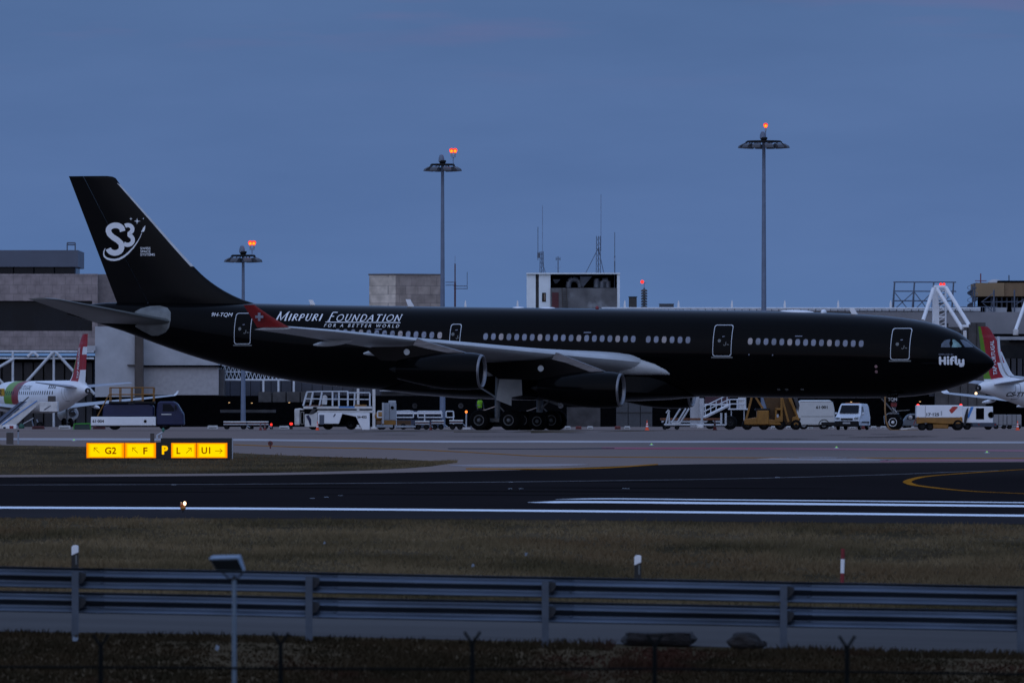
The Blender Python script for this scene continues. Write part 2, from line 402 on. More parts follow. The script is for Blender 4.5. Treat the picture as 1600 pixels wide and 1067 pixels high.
# runway and taxiway asphalt, apron concrete beyond it
near_line = edge([(0, 793.5), (400, 795.2), (800, 798.0), (1200, 801.7), (1600, 806)])
asph_far = edge([(0, 745.5), (250, 744), (480, 741.5), (620, 738.5), (760, 735.5), (880, 732.5), (1000, 727), (1100, 725), (1300, 723.5), (1600, 722)])
grass_near = edge([(0, 809), (400, 809.5), (800, 811.5), (1200, 815.5), (1600, 819)])
struct(grid_sheet('runway', near_line, asph_far, XW, M_asph, 0.008, 24))
struct(grid_sheet('runway_shoulder', grass_near, lambda x: near_line(x) + 0.0, XW, M_shldr, 0.006, 6))
struct(grid_sheet('apron', lambda x: asph_far(x) - 0.0, lambda x: 2400.0, frange(-190, 190, 76), M_apron, 0.006, 160))
# grass island with the sign
isl_n = edge([(0, 741.8), (250, 740.5), (430, 738.5), (560, 735.3), (660, 730), (714, 722.5)])
isl_f = edge([(0, 695.5), (130, 698), (250, 702), (365, 708), (480, 713), (600, 717), (714, 722.3)])
xt = (714 - 800) / F * dg(714, 722.4)
struct(grid_sheet('grass_island', isl_n, isl_f, frange(-64, xt, 60), M_grass, 0.016, 16))
# perimeter road
road_n = edge([(0, 987), (400, 992), (800, 1002), (1200, 1013), (1600, 1023)])
road_f = edge([(0, 941), (400, 945), (800, 953), (1200, 960), (1600, 968)])
struct(grid_sheet('perimeter_road', road_n, road_f, XW, M_road, 0.008, 10))
rs_f = edge([(0, 932), (400, 936), (800, 943), (1200, 950), (1600, 957)])
struct(grid_sheet('road_shoulder', lambda x: road_f(x) + 0.25, rs_f, XW, mat('road_edge_concrete', (0.105, 0.10, 0.105), 0.8, spec=0.0, var=0.25, scale=0.5, stretch=(0.3, 1, 1)), 0.007, 6))
def strip(name, pts, wpx, m, lift=0.014, n=40, kind='structure'):
    """painted line: image points of its centre and its thickness in image rows"""
    us = [p[0] for p in pts]; fv = pchip(pts) if len(pts) > 2 else (lambda u: pts[0][1] + (pts[1][1] - pts[0][1]) * (u - pts[0][0]) / (pts[1][0] - pts[0][0]))
    fw = wpx if callable(wpx) else (lambda u: wpx)
    A = []; B = []
    for u in frange(min(us), max(us), n):
        v, w = fv(u), fw(u)
        for st, vv in ((A, v + w / 2), (B, v - w / 2)):
            d = dg(u, vv); x = (u - 800) / F * d; st.append((x, d, ground(x, d) + lift))
    b_ = MB(); b_.loft([A, B], m, caps=False, closed=False)
    return struct(b_.build(name))
strip('runway_edge_line', [(-60, 793.0), (400, 795), (800, 798), (1200, 801.7), (1660, 806.6)], 3.0, M_line)
strip('runway_stripe', [(825, 785.3), (900, 784.6), (1100, 786.2), (1400, 789.0), (1660, 791.6)], lambda u: 0.3 + 2.7 * sm((u - 825) / 45), M_line)
strip('runway_stripe', [(868, 780.4), (940, 779.5), (1100, 780.9), (1400, 783.7), (1660, 786.1)], lambda u: 0.2 + 1.1 * sm((u - 868) / 50), M_line)
strip('taxiway_line', [(-60, 758), (300, 757), (700, 754), (1100, 749), (1400, 741.3), (1500, 737.2), (1560, 735.2)], 0.7, M_oldline)
strip('taxiway_line', [(365, 694.8), (480, 699), (612, 701.5), (750, 707.7), (850, 713), (1100, 715), (1660, 716.5)], 1.0, M_yline)
strip('taxiway_line', [(728, 732.6), (850, 733), (930, 731.6), (1028, 725.6)], 1.6, M_yline)
strip('apron_line', [(-60, 686), (300, 687), (700, 690), (1100, 690.3), (1350, 690.8), (1660, 691.5)], 3.2, mat('pale_joint_paint', (0.36, 0.345, 0.35), 0.8, spec=0.0, var=0.2, scale=0.3))
strip('apron_marking', [(700, 701.0), (830, 701.5), (960, 700.6)], 1.3, mat('dark_stain_paint', (0.05, 0.05, 0.06), 0.8, spec=0.0, var=0.3))
strip('red_apron_marking', [(940, 700.3), (1100, 700.8), (1300, 701.8), (1660, 705)], 2.8, M_rline)
strip('red_apron_marking', [(1375, 720.5), (1480, 719.5), (1660, 719.5)], 3.4, M_rline)
strip('apron_marking', [(1180, 717.5), (1270, 717), (1400, 719.5)], lambda u: .2 + 5.5 * max(0, math.sin(math.pi * (u - 1180) / 220)) ** .7, mat('pale_wash_paint', (0.25, 0.23, 0.235), 0.8, spec=0.0, var=0.35, scale=0.2, stretch=(0.5, 0.1, 1)))
strip('apron_marking', [(700, 727.5), (800, 727.3), (920, 726)], lambda u: .2 + 4.5 * max(0, math.sin(math.pi * (u - 700) / 220)) ** .7, MATS['pale_wash_paint'])
None and strip('road_edge_line', [(-60, 950.2), (400, 956.5), (800, 966), (1200, 975), (1660, 985)], 1.2, mat('road_line_paint', (0.26, 0.28, 0.33), 0.7, var=0.3, scale=1.2), 0.014)
# rubber and oil streaks
rgs = random.Random(4); M_stk = mat('oil_stain', (0.060, 0.052, 0.052), 0.9, spec=0.0, var=0.4, scale=0.3); M_rub = mat('rubber_streak', (0.006, 0.006, 0.006), 0.9, spec=0.0, var=0.3, scale=0.4)
for i in range(16):
    u0 = rgs.uniform(360, 1500); w = rgs.uniform(30, 160); v = 674.5 + .95 * i + rgs.uniform(-.2, .2)
    if 687 < v < 692.5: continue
    strip('apron_stain', [(u0, v), (u0 + w / 2, v + rgs.uniform(-.3, .3)), (u0 + w, v)], lambda u: .08 + rgs.uniform(.2, .6) * math.sin(math.pi * min(1, max(0, (u - u0) / w))), M_stk, lift=.011)
for i in range(9):
    u0 = rgs.uniform(-40, 1200); w = rgs.uniform(200, 500); v = 749.5 + 3.1 * i + rgs.uniform(-.6, .6) + .0035 * u0
    strip('rubber_streak', [(u0, v), (u0 + w / 2, v + .5), (u0 + w, v + 1.6)], lambda u: .15 + 1.0 * math.sin(math.pi * min(1, max(0, (u - u0) / w))), M_rub, lift=.012)
# yellow hairpin of the turn-off line
hp = [(1660, 731.0), (1600, 733.8), (1500, 740.4), (1450, 744.5), (1428, 748.5), (1417.5, 753.0), (1424, 757), (1437, 759.6), (1475, 764.2), (1525, 768.4), (1600, 771.6), (1660, 773.4)]
pw = []
for u, v in hp:
    d = dg(u, v); pw.append(Vector(((u - 800) / F * d, d)))
dense = []
for i in range(len(pw) - 1):
    p0, p1, p2, p3 = pw[max(0, i - 1)], pw[i], pw[i + 1], pw[min(len(pw) - 1, i + 2)]
    for k in range(10):
        t = k / 10
        dense.append(0.5 * ((2 * p1) + (p2 - p0) * t + (2 * p0 - 5 * p1 + 4 * p2 - p3) * t * t + (3 * p1 - p0 - 3 * p2 + p3) * t ** 3))
b = MB(); stroke(b, dense, 0.32, lambda x, y: (x, y, ground(x, y) + 0.02), M_yline)
struct(b.build('taxiway_line'))

# ------------------------------------------------------------------ grass blades (nobody could count them)
def grass(name, n, region, hgt, m, seed):
    rg = random.Random(seed); V = []; Fc = []
    for _ in range(n):
        u = rg.uniform(-25, 1625); lo, hi_ = region(u)
        v = rg.uniform(lo, hi_)
        if hi_ < 0: continue
        d = dg(u, v) if v < 1200 else 130
        x = (u - 800) / F * d
        q = mnoise.noise(Vector((x * 0.35, d * 0.09, seed)))
        if q < -0.3 and rg.random() < 0.5: continue
        h = hgt * rg.uniform(0.35, 1.0) * (1 + 0.9 * q)
        if h < 0.015: continue
        z = ground(x, d)
        for k in range(3):
            a = rg.uniform(-0.5, 0.5) * h * 1.3; w = 0.012 + 0.014 * rg.random(); ox = rg.uniform(-0.08, 0.08); oy = rg.uniform(-0.3, 0.3)
            o = len(V)
            V += [(x + ox - w, d + oy, z - 0.01), (x + ox + w, d + oy, z - 0.01), (x + ox + a + w * 0.2, d + oy + rg.uniform(-.05, .05), z + h * rg.uniform(0.7, 1)), ]
            Fc.append((o, o + 1, o + 2))
    me = bpy.data.meshes.new(name); me.from_pydata(V, [], Fc); me.materials.append(m); me.update()
    o = bpy.data.objects.new(name, me); COL.objects.link(o); struct(o, 'stuff'); return o
M_blade = mat('dry_grass_blades', (0.190, 0.142, 0.080), 1.0, spec=0.0, scale=0.35, col2=(0.060, 0.051, 0.028), stretch=(0.5, 0.16, 1), patch=((0.118, 0.080, 0.044), 0.2, 0.52, 0.66))
M_blade2 = mat('verge_grass_blades', (0.040, 0.028, 0.016), 1.0, spec=0.0, scale=0.8, col2=(0.020, 0.017, 0.010), stretch=(0.6, 0.4, 1), patch=((0.038, 0.017, 0.012), 0.5, 0.52, 0.66))
grass('field_grass', 26000, lambda u: (811 + u * 0.0065, 935 + 0.016 * u), 0.16, M_blade, 3)
grass('verge_grass', 15000, lambda u: ((990 if not 960 < u < 1200 else 990.5) + u * 0.0225, 1085), 0.08, M_blade2, 5)
grass('verge_grass', 1400, lambda u: (988 + u * 0.0225, 995 + u * 0.0225) if not 955 < u < 1205 else (1019 + u * .0225, 1021 + u * .0225), 0.15, M_blade2, 9)
iF = pchip([(-60, 695), (0, 695.5), (130, 698), (250, 702), (365, 708), (480, 713), (600, 717), (714, 722)]); iN = pchip([(-60, 742), (0, 741.5), (250, 740.2), (430, 738.2), (560, 735), (660, 729.8), (714, 723)])
grass('island_grass', 9000, lambda u: (iF(u) + .6, iN(u)) if u < 712 else (-1, -1), 0.15, M_blade, 7)
# ================================================================== THE BLACK AIRLINER
YAW = R(15.3); CY, SY = math.cos(YAW), math.sin(YAW)
DN = 591.8                                   # distance of the nose
XN = (1553.5 - 800) / F * DN
PLZ = -0.42
def lx(u, y=0.0):
    k = (u - 800) / F
    return (k * (DN + y * CY) - XN - y * SY) / (CY + SY * k)
def lz(v, x, y=0.0):
    return (VH - v) / F * (DN - x * SY + y * CY) - PLZ
def prof(pts):
    return pchip([(lx(u), lz(v, lx(u))) for u, v in pts])
TOP = prof([(1553.5, 567.5), (1552.3, 564), (1549.5, 560.5), (1540, 552), (1527, 543.5), (1515, 534), (1501, 521.8), (1480, 512.5), (1450, 503.2), (1400, 495.5), (1340, 490.8), (1285, 488.3), (1200, 486.0), (1000, 483.2), (870, 481.4), (640, 478.6), (500, 476.3), (391, 474.0), (300, 472.5), (180, 472.6), (140, 475.5), (114, 482)])
BOT = prof([(1553.5, 568.5), (1552.3, 571.5), (1549.5, 575), (1539, 584), (1525, 592.6), (1497, 603.6), (1471, 611.3), (1432, 618.6), (1366, 621.6), (1250, 621.6), (1150, 620.4), (1000, 618.4), (850, 616.2), (670, 613.2), (612, 609.8), (534, 604.5), (481, 598.8), (437, 591.4), (384, 579.6), (310, 559.2), (236, 533.7), (189, 516), (145, 503), (114, 494)])
XT = lx(114)
def fus(x):
    t, bt = TOP(x), BOT(x); rz = (t - bt) / 2; zc = (t + bt) / 2
    ry = rz
    if x > -9: ry = rz * (1 + 0.05 * sm((x + 9) / 6))
    if x < -45: ry = rz * (1 - 0.14 * sm((-45 - x) / 14))
    return zc, ry, rz
def onfus(x, z, off=0.0):
    zc, ry, rz = fus(x); s_ = max(-0.999, min(0.999, (z - zc) / rz)); c_ = math.sqrt(1 - s_ * s_)
    return Vector((x, -ry * c_ - off * c_, z + off * s_))
plane = thing('black_airliner', 'long glossy black four-engined airliner with white lettering parked on the apron', 'airliner', (XN, DN, PLZ), -YAW)
b = MB(); NR = 72
xs = [0 - 0.004, -0.02, -0.06, -0.13, -0.24, -0.4, -0.6, -0.85, -1.1, -1.4, -1.7, -2.0, -2.3, -2.6, -2.9, -3.3, -3.8, -4.5, -5.3, -6.2, -7.2, -8.5, -10, -12, -14, -17, -21, -26, -31, -36] + frange(-38, XT + 0.2, 22) + [XT]
rings = []
for x in xs:
    zc, ry, rz = fus(x)
    rings.append([(x, ry * math.sin(2 * math.pi * i / NR), zc + rz * math.cos(2 * math.pi * i / NR)) for i in range(NR)])
b.loft(rings, M_black); fuselage = b.build('fuselage', plane, ang=60)
# tail cone exhaust
zc, ry, rz = fus(XT)
MB().lathe([(0, rz * 0.98), (0.35, rz * 0.72), (0.36, rz * 0.5), (0.1, rz * 0.45)], (XT - 0.0, 0, zc), (-1, 0, 0), M_dark, 20).build('tail_exhaust', plane)
# belly fairing
rings = []
for x, w, dz in ((lx(1092), 0.30, 0.0), (lx(1075), 1.5, .10), (lx(1050), 2.3, .22), (lx(1000), 2.95, .34), (lx(900), 3.15, .40), (lx(800), 3.15, .40), (lx(720), 2.95, .34), (lx(660), 2.3, .2), (lx(620), 1.2, .08), (lx(590), 0.3, 0.0)):
    zc, ry, rz = fus(x); zb = BOT(x) - dz; r = []
    for i in range(33):
        t = -1 + 2 * i / 32.0; a = t * 1.45
        r.append((x, w * math.sin(a) / math.sin(1.45), zb + (0.22 + 0.42 * (w / 3.15)) * (1 - math.cos(a)) / (1 - math.cos(1.45)) * (w / 3.15) + 0.01))
    r += [(x, w * 0.9, zc - rz * 0.55), (x, -w * 0.9, zc - rz * 0.55)]
    rings.append(r)
b = MB(); b.loft(rings, M_black); b.build('belly_fairing', plane, ang=50)

# ---- fin
FIN_LE = pchip([(lz(v, lx(u)), lx(u)) for u, v in [(184.3, 285), (228, 333.5), (303.8, 417.5), (318, 431.5), (334, 444), (357.7, 458.5), (394, 473.5), (405, 476)]])
def fx(u): return lx(u)
def fzz(v, u): return lz(v, lx(u))
zt = fzz(275.4, 140); zb0 = fzz(477, 250)
TE_T, TE_B = lx(107.5), lx(182.5)
zTEb = fzz(472, 182)
def te(z): return TE_B + (TE_T - TE_B) * (z - zTEb) / (zt - zTEb)
def le(z):
    zk = fzz(285, 184)
    if z <= zk: return FIN_LE(z)
    t = (z - zk) / (zt - zk); x0 = FIN_LE(zk)
    return x0 + (lx(168) - x0) * (1 - math.sqrt(max(0, 1 - t ** 2.2)))
AF = [(0, 0), (0.012, 0.17), (0.05, 0.31), (0.12, 0.42), (0.25, 0.495), (0.4, 0.49), (0.55, 0.40), (0.7, 0.27), (0.85, 0.14), (1, 0.012)]
def finhw(c, ch, z):
    """half thickness of the fin at chord fraction c"""
    tk = min(ch * 0.095, 0.80)
    for i in range(len(AF) - 1):
        if c <= AF[i + 1][0]:
            t = (c - AF[i][0]) / (AF[i + 1][0] - AF[i][0]); return tk * (AF[i][1] + t * (AF[i + 1][1] - AF[i][1]))
    return tk * AF[-1][1]
def finsurf(x, z, off=0.0):
    l_, t_ = le(z), te(z); c = max(0.0, min(1.0, (l_ - x) / (l_ - t_)))
    return Vector((x, -finhw(c, l_ - t_, z) - off, z))
HINGE_T, HINGE_B = lx(130.5), lx(232)
def hinge(z): return HINGE_B + (HINGE_T - HINGE_B) * (z - zTEb) / (zt - zTEb)
zs = frange(zb0 - 0.25, zt - 1.2, 26) + [zt - 0.9, zt - 0.6, zt - 0.35, zt - 0.15, zt - 0.05, zt]
def finpart(name, m, a, bb, cs, close_front=False):
    rings = []
    for z in zs:
        l_, t_ = le(z), te(z); ch = l_ - t_; xa, xb = a(z), bb(z)
        col = [(xa + (xb - xa) * c) for c in cs]
        side = [(x, -finhw((l_ - x) / ch, ch, z), z) for x in col]
        rings.append(side + [(x, -y, z_) for x, y, z_ in reversed(side)])
    b_ = MB(); b_.loft(rings, m); return b_.build(name, plane, ang=50)
fin = finpart('tail_fin', M_blackfin, le, lambda z: hinge(z) + 0.02, [0, .006, .02, .05, .1, .18, .3, .45, .6, .8, 1])
rud = finpart('rudder', M_blackfin, lambda z: hinge(z) - 0.02, te, [0, .2, .45, .7, .9, 1])
# bright leading-edge strip
b = MB(); rings = []
for z in frange(fzz(416.5, 303), fzz(286.5, 185), 24):
    l_, t_ = le(z), te(z); ch = l_ - t_; xsx = [l_ - ch * c for c in (.028, .016, .008, .002, 0)]
    s_ = [(x - 0.0, -finhw((l_ - x) / ch, ch, z) - 0.012, z) for x in xsx[:-1]]
    rings.append(s_ + [(l_ + 0.015, 0, z)] + [(x, -y, z_) for x, y, z_ in reversed(s_)])
b.loft(rings, mat('fin_edge_metal', (.44, .44, .44), .35, metal=.3), closed=False, caps=False); b.build('leading_edge', fin)
# tail emblem and words
def finmap(u0, v0, u1, v1, off=0.02):
    """unit square -> fin side; corners given where they lie on the flank"""
    xa, xb = lx(u0, -0.25), lx(u1, -0.25); za, zb_ = lz(v0, (xa + xb) / 2), lz(v1, (xa + xb) / 2)
    return lambda a, bb: finsurf(xa + (xb - xa) * a, za + (zb_ - za) * bb, off)
b = MB()
fm = finmap(164, 399.5, 196, 348.5, 0.024)
S_ = [(0.86, 0.74)] + arc(0.50, 0.76, 0.36, 0.165, 15, 180, 14)[1:] + [(0.20, 0.66), (0.36, 0.565), (0.60, 0.47), (0.77, 0.37)] + arc(0.46, 0.26, 0.34, 0.18, 15, -165, 16)
k = (0.36)
stroke(b, [(x_ * 32, y_ * 51) for x_, y_ in S_], 8.8, lambda a, c: fm(a / 32, c / 51), M_mark)
fm3 = finmap(190.5, 386, 211, 348.5, 0.018)
T_ = arc(0.44, 0.735, 0.36, 0.17, 125, -70, 16) + arc(0.42, 0.285, 0.42, 0.20, 70, -135, 16)
stroke(b, [(x_ * 21, y_ * 37.5) for x_, y_ in T_], 6.5, lambda a, c: fm3(a / 21, c / 37.5), M_mark)
fms = finmap(158, 408, 228, 338, 0.012)
sw = [(5, 20)] + [(3, 15), (2.5, 11), (4, 7), (8, 4), (14, 2.2), (20, 1.8), (27, 3), (35, 7), (42, 12.5), (50, 20.5), (56, 28.5), (61, 37), (63.5, 43.5)]
stroke(b, sw, 2.3, lambda a, c: fms(a / 70, c / 70), M_mark, taper=lambda t: 0.35 + 1.1 * math.sin(math.pi * min(1, t * 1.05 + 0.02)))
def poly(b_, pts, fn, m): b_.add([fn(*p) for p in pts], [list(range(len(pts)))], m)
poly(b, [(62.5, 45), (67, 45.5), (68.2, 49), (69, 55.5), (65.5, 51.5)], lambda a, c: fms(a / 70, c / 70), M_mark)
for cx_, cy_, r_ in ((56, 62, 5.0), (46.5, 65.7, 2.7), (65.5, 66, 1.6)):
    star = []
    for k in range(8):
        rr = r_ if k % 2 == 0 else r_ * 0.25
        star.append((cx_ + rr * math.cos(k * math.pi / 4), cy_ + rr * math.sin(k * math.pi / 4)))
    poly(b, star, lambda a, c: fms(a / 70, c / 70), M_mark)
b.build('tail_emblem', fin)
b = MB()
for i, s_ in enumerate(('SWISS', 'SPACE', 'SYSTEMS')):
    w_ = (16, 16, 23)[i]
    put_text(b, s_, finmap(219.3, 390.2 + i * 4.9, 219.3 + w_, 386.4 + i * 4.9, 0.014), M_mark, bold=0.01)
b.build('tail_words', fin)

# ---- wings
def section(y, xle, ch, z0, tk, tw, n=12):
    """aerofoil ring in the x-z plane, x forward, at span y"""
    up = []; lo = []
    for i in range(n + 1):
        c = (1 - math.cos(math.pi * i / n)) / 2
        yt = 5 * tk * (0.2969 * math.sqrt(c) - 0.126 * c - 0.3516 * c * c + 0.2843 * c ** 3 - 0.1036 * c ** 4)
        cam_ = 0.018 * (1 - (2 * c - 0.9) ** 2)
        up.append((c, cam_ + yt)); lo.append((c, cam_ - yt * 0.95))
    ring = up + lo[::-1][1:-1] if True else None
    out = []
    for c, h in ring:
        X = -c * ch; Z = h * ch; ca, sa = math.cos(tw), math.sin(tw)
        out.append((xle + X * ca - Z * sa * 0, y, z0 + Z * ca + X * sa))
    return out
WS = []
for y, u, v, ch, tk, tw in ((-2.3, 1016, 568.5, 11.6, .135, 4.0), (-4.2, 973, 564.0, 10.6, .13, 3.6), (-6.6, 923, 559.5, 9.1, .122, 3.2), (-9.2, 871, 554.5, 7.5, .115, 2.8), (-12, 812, 548.6, 6.55, .112, 2.5), (-15.5, 739, 541, 5.65, .11, 2.4), (-19, 665, 533.8, 4.8, .108, 2.2), (-22.5, 592, 525.8, 3.95, .105, 2.2), (-25.6, 527, 518.6, 3.25, .10, 2.2), (-29.0, 455, 512.3, 2.45, .095, 2.2)):
    x = lx(u, y); WS.append((y, x, ch, lz(v, x, y), tk, R(tw)))
def wing_at(y, c):
    """point on the chord plane of the starboard wing"""
    for i in range(len(WS) - 1):
        if WS[i][0] >= y >= WS[i + 1][0]:
            t = (y - WS[i][0]) / (WS[i + 1][0] - WS[i][0]); q = [WS[i][k] + t * (WS[i + 1][k] - WS[i][k]) for k in range(6)]
            return Vector((q[1] - c * q[2], y, q[3] - c * q[2] * math.sin(q[5]))), q[2], q[4]
def mirror(b_):
    b2 = MB(); b2.v = [(x, -y, z) for x, y, z in b_.v]; b2.f = [list(reversed(f)) for f in b_.f]; b2.m = list(b_.m); b2.s = list(b_.s); b2.mats = list(b_.mats); return b2
wb = MB(); wb.loft([section(*s) for s in WS], M_wing)
# winglet: swept, canted outwards
tipx, tipz, ty = WS[-1][1], WS[-1][3], -29.0
def wl(u, v, y): x = lx(u, y); return Vector((x, y, lz(v, x, y)))
q = [wl(452, 511.2, -29.0), wl(397.5, 476.2, -29.75), wl(380.5, 476.6, -29.8), wl(402, 511.6, -29.1)]
glb = MB()
rows = []
for t in frange(0, 1, 8):
    f_ = q[0].lerp(q[1], t) + Vector((0.35 * (1 - t) * t * -1.0, 0, 0)); r_ = q[3].lerp(q[2], t); ch = f_ - r_
    h_ = 0.10 * (1 - 0.5 * t)
    rows.append([f_, f_ - ch * .12 + Vector((0, -h_ * .8, 0)), f_ - ch * .4 + Vector((0, -h_, 0)), f_ - ch * .75 + Vector((0, -h_ * .5, 0)), r_, f_ - ch * .75 + Vector((0, h_ * .5, 0)), f_ - ch * .4 + Vector((0, h_, 0)), f_ - ch * .12 + Vector((0, h_ * .8, 0))])
glb.loft(rows, M_red)
crs = MB(); cc = wl(406.3, 495, -29.55)
def cm(a, c): return cc + Vector((a, -0.17 , c))
for w_, h_ in ((0.26, 0.08), (0.08, 0.26)):
    e_ = 0.004 if w_ > h_ else 0
    crs.box(cc.x - w_, cc.x + w_, -29.55 - 0.20 - e_, -29.55 - 0.12 + e_, cc.z - h_ - e_ * 0, cc.z + h_, M_shade)
# flap-track fairings, flap gaps and slat joint marks
def canoe(b_, y, L_, r_):
    p, ch, tk = wing_at(y, 0.92); p0 = p + Vector((L_ * 0.70, 0, 0.10 - ch * 0.025)); rr = []
    for i in range(11):
        t = i / 10; r = r_ * math.sin(math.pi * min(1, 0.04 + t * 0.94)) ** 0.6
        rr.append([(p0.x - L_ * t, y + r * 0.6 * math.cos(2 * math.pi * k / 12), p0.z - 0.10 - t * 0.28 + r * math.sin(2 * math.pi * k / 12)) for k in range(12)])
    b_.loft(rr, M_wing)
for yw in (1, -1):
    w = (wb if yw == 1 else mirror(wb)).build('wing', plane, ang=50)
    w['label'] = 'pale grey swept wing on the near side' if yw == 1 else 'pale grey swept wing on the far side'
    g = (glb if yw == 1 else mirror(glb)).build('winglet', w)
    if yw == 1: crs.build('cross_emblem', w)
    for y, L_, r_ in ((-6.3, 4.2, .42), (-13.5, 3.6, .36), (-17.2, 3.2, .32), (-22.4, 2.6, .26)):
        c_ = MB(); canoe(c_, y, L_, r_ * .8); (c_ if yw == 1 else mirror(c_)).build('flap_fairing', w)
# root fairing: pale pointed strake in front of the wing root
rings = []
for t, u, v, w_, h_ in ((0, 1049, 585.5, .02, .03), (.15, 1038, 580.5, .22, .22), (.35, 1022, 576, .36, .40), (.7, 1000, 573, .5, .55), (1, 968, 571, .6, .62)):
    x = lx(u, -2.9); z = lz(v, x, -2.9); zc, ry, rz = fus(x); s_ = max(-.95, min(.95, (z - zc) / rz)); y0 = -ry * math.sqrt(1 - s_ * s_)
    rings.append([(x, y0 - w_ * math.cos(a) + 0.12, z + h_ * math.sin(a)) for a in [R(k * 30) for k in range(12)]])
b = MB(); b.loft(rings, M_wing); b.build('wing_root_fairing', plane)

# ---- engines
def engine(y, u, v, uaft, vaft, pyl):
    x = lx(u, y); z = lz(v, x, y); xa = lx(uaft, y); za = lz(vaft, xa, y); Ln = x - xa
    d = (Vector((xa, y, za)) - Vector((x, y, z))).normalized(); o = Vector((x, y, z)); r0 = 1.10
    cowl = MB().lathe([(0.14, 1.085), (0.35, 1.14), (0.8, 1.185), (1.6, 1.20), (2.5, 1.17), (3.3, 1.08), (4.2, .92), (5.0, .76), (Ln, .62), (Ln, .56), (4.9, .64), (4.2, .66)], o, d, M_black, 48)
    lip = MB().lathe([(0.14, 1.088), (0.06, 1.065), (0.015, 1.03), (0, 0.985), (0.02, 0.945), (0.09, 0.905), (0.22, 0.885)], o, d, mat('intake_lip_metal', (.20, .20, .21), .38, metal=.8, var=.15, scale=3), 48)
    barrel = MB().lathe([(0.22, 0.884), (0.6, 0.90), (1.15, 0.915), (1.16, 0.9), (1.17, .001)], o, d, M_dark, 40)
    fan = MB()
    for k in range(24):
        a = 2 * math.pi * k / 24; ez = Vector((0, math.cos(a), math.sin(a))); et = Vector((0, -math.sin(a), math.cos(a)))
        p = o + d * 1.05
        fan.add([p + ez * .28 + d * .06, p + ez * .89 - et * .02 + d * .02, p + ez * .89 + et * .12 + d * .1, p + ez * .28 + et * .06 + d * .1], [(0, 1, 2, 3)], M_dark)
    fan.lathe([(0.62, .001), (0.68, .09), (0.8, .18), (1.05, .29)], o, d, M_dark, 20)
    cone = MB().lathe([(4.6, .34), (5.2, .30), (Ln + .35, .14), (Ln + .6, .01)], o, d, M_dark, 20)
    # pylon: dark body from the cowl back under the wing, bright shroud in front of the leading edge
    pb = MB(); wl_, ch, tk = wing_at(y, 0.0)
    P_ = lambda dx, dz: (x + dx, z + dz)
    und, _, _ = wing_at(y, 0.55)
    zle = wl_.z; xle = wl_.x
    body = [(xle + 0.1, zle - 0.28), (xle - ch * .18, zle - .38), (xle - ch * .62, und.z - .30), (xle - ch * .70, und.z - .45), (xle - ch * .50, z + .72), (xa + 1.4, z + 0.62), (x - 1.9, z + 1.05), (x - 1.4, z + 1.16), (xle + .8, zle - .52)]
    pb.prism(body, y - 0.24, y + 0.24, M_blackfin)
    sh = MB(); shp = [(xle + 0.12, zle + .14), (xle + .55, zle - .02), (x - 1.15, z + 1.22), (x - 1.9, z + 1.12), (xle + .72, zle - .5), (xle - .15, zle - .3)]
    sh.prism(shp, y - 0.27, y + 0.27, mat('pylon_shroud_metal', (0.15, 0.145, 0.15), 0.35, metal=0.3, var=0.35, scale=2.5, stretch=(0.5, 1, 3)))
    disc = MB(); dx_ = xle - ch * .12
    zdisc = (zle - .38 + z + .9) / 2
    disc.lathe([(0, .001), (0, .20), (0.02, .20)], (dx_, y - 0.265, zdisc), (0, -1, 0), M_wing, 18)
    e_ = []
    for mb_, nm in ((cowl, 'nacelle'), (lip, 'intake_lip'), (barrel, 'intake_barrel'), (fan, 'fan'), (cone, 'exhaust_cone'), (pb, 'pylon'), (sh, 'pylon_shroud'), (disc, 'pylon_disc')): e_.append((mb_, nm))
    for sg in (1, -1):
        root = None
        for mb_, nm in e_:
            ob = (mb_ if sg == 1 else mirror(mb_)).build({'nacelle': 'engine'}.get(nm, nm), plane if root is None else root, ang=40)
            if root is None: root = ob
engine(-9.37, 972, 609.3, 843, 606.5, 0)
engine(-19.7, 754.5, 580.3, 622, 577, 0)

# ---- tailplanes
tb = MB()
TS = []
for y, ul, ut, v, tk in ((-0.6, 277, 158, 500.5, .11), (-1.6, 262, 150, 500, .11), (-5.5, 172, 96, 481.5, .10), (-9.0, 93, 51, 466.3, .09), (-9.7, 74, 43, 464.6, .07)):
    xl_, xt_ = lx(ul, y), lx(ut, y); TS.append((y, xl_, xl_ - xt_, lz(v + 2.2, xl_, y), tk, R(0.6)))
tb.loft([section(*s) for s in TS], mat('tailplane_paint', (0.085, 0.09, 0.085), 0.35, var=0.2, scale=0.6))
for sg in (1, -1):
    t = (tb if sg == 1 else mirror(tb)).build('tailplane', plane, ang=50)
    pl_ = MB()   # unpainted plate where the tailplane pivots
    outl = [(205, 487), (214, 482), (228, 478.5), (243, 477.8), (256, 481), (263, 488), (264.5, 500), (262, 512), (256, 519), (243, 524), (232, 524), (216, 516), (206, 510)]
    cx_ = sum(u for u, v in outl) / len(outl); cz_ = sum(v for u, v in outl) / len(outl)
    rr = []
    for f_ in (1.0, .8, .6, .4, .2, .02):
        r_ = []
        for u, v in outl:
            uu, vv = cx_ + (u - cx_) * f_, cz_ + (v - cz_) * f_; x = lx(uu, -1.7); p = onfus(x, lz(vv, x, -1.7), 0.03); r_.append((p.x, p.y * sg, p.z))
        rr.append(r_)
    pl_.loft(rr, mat('pivot_plate_metal', (0.13, 0.14, 0.14), 0.4, metal=0.3, var=0.25, scale=1.5)); pl_.build('pivot_plate', t)

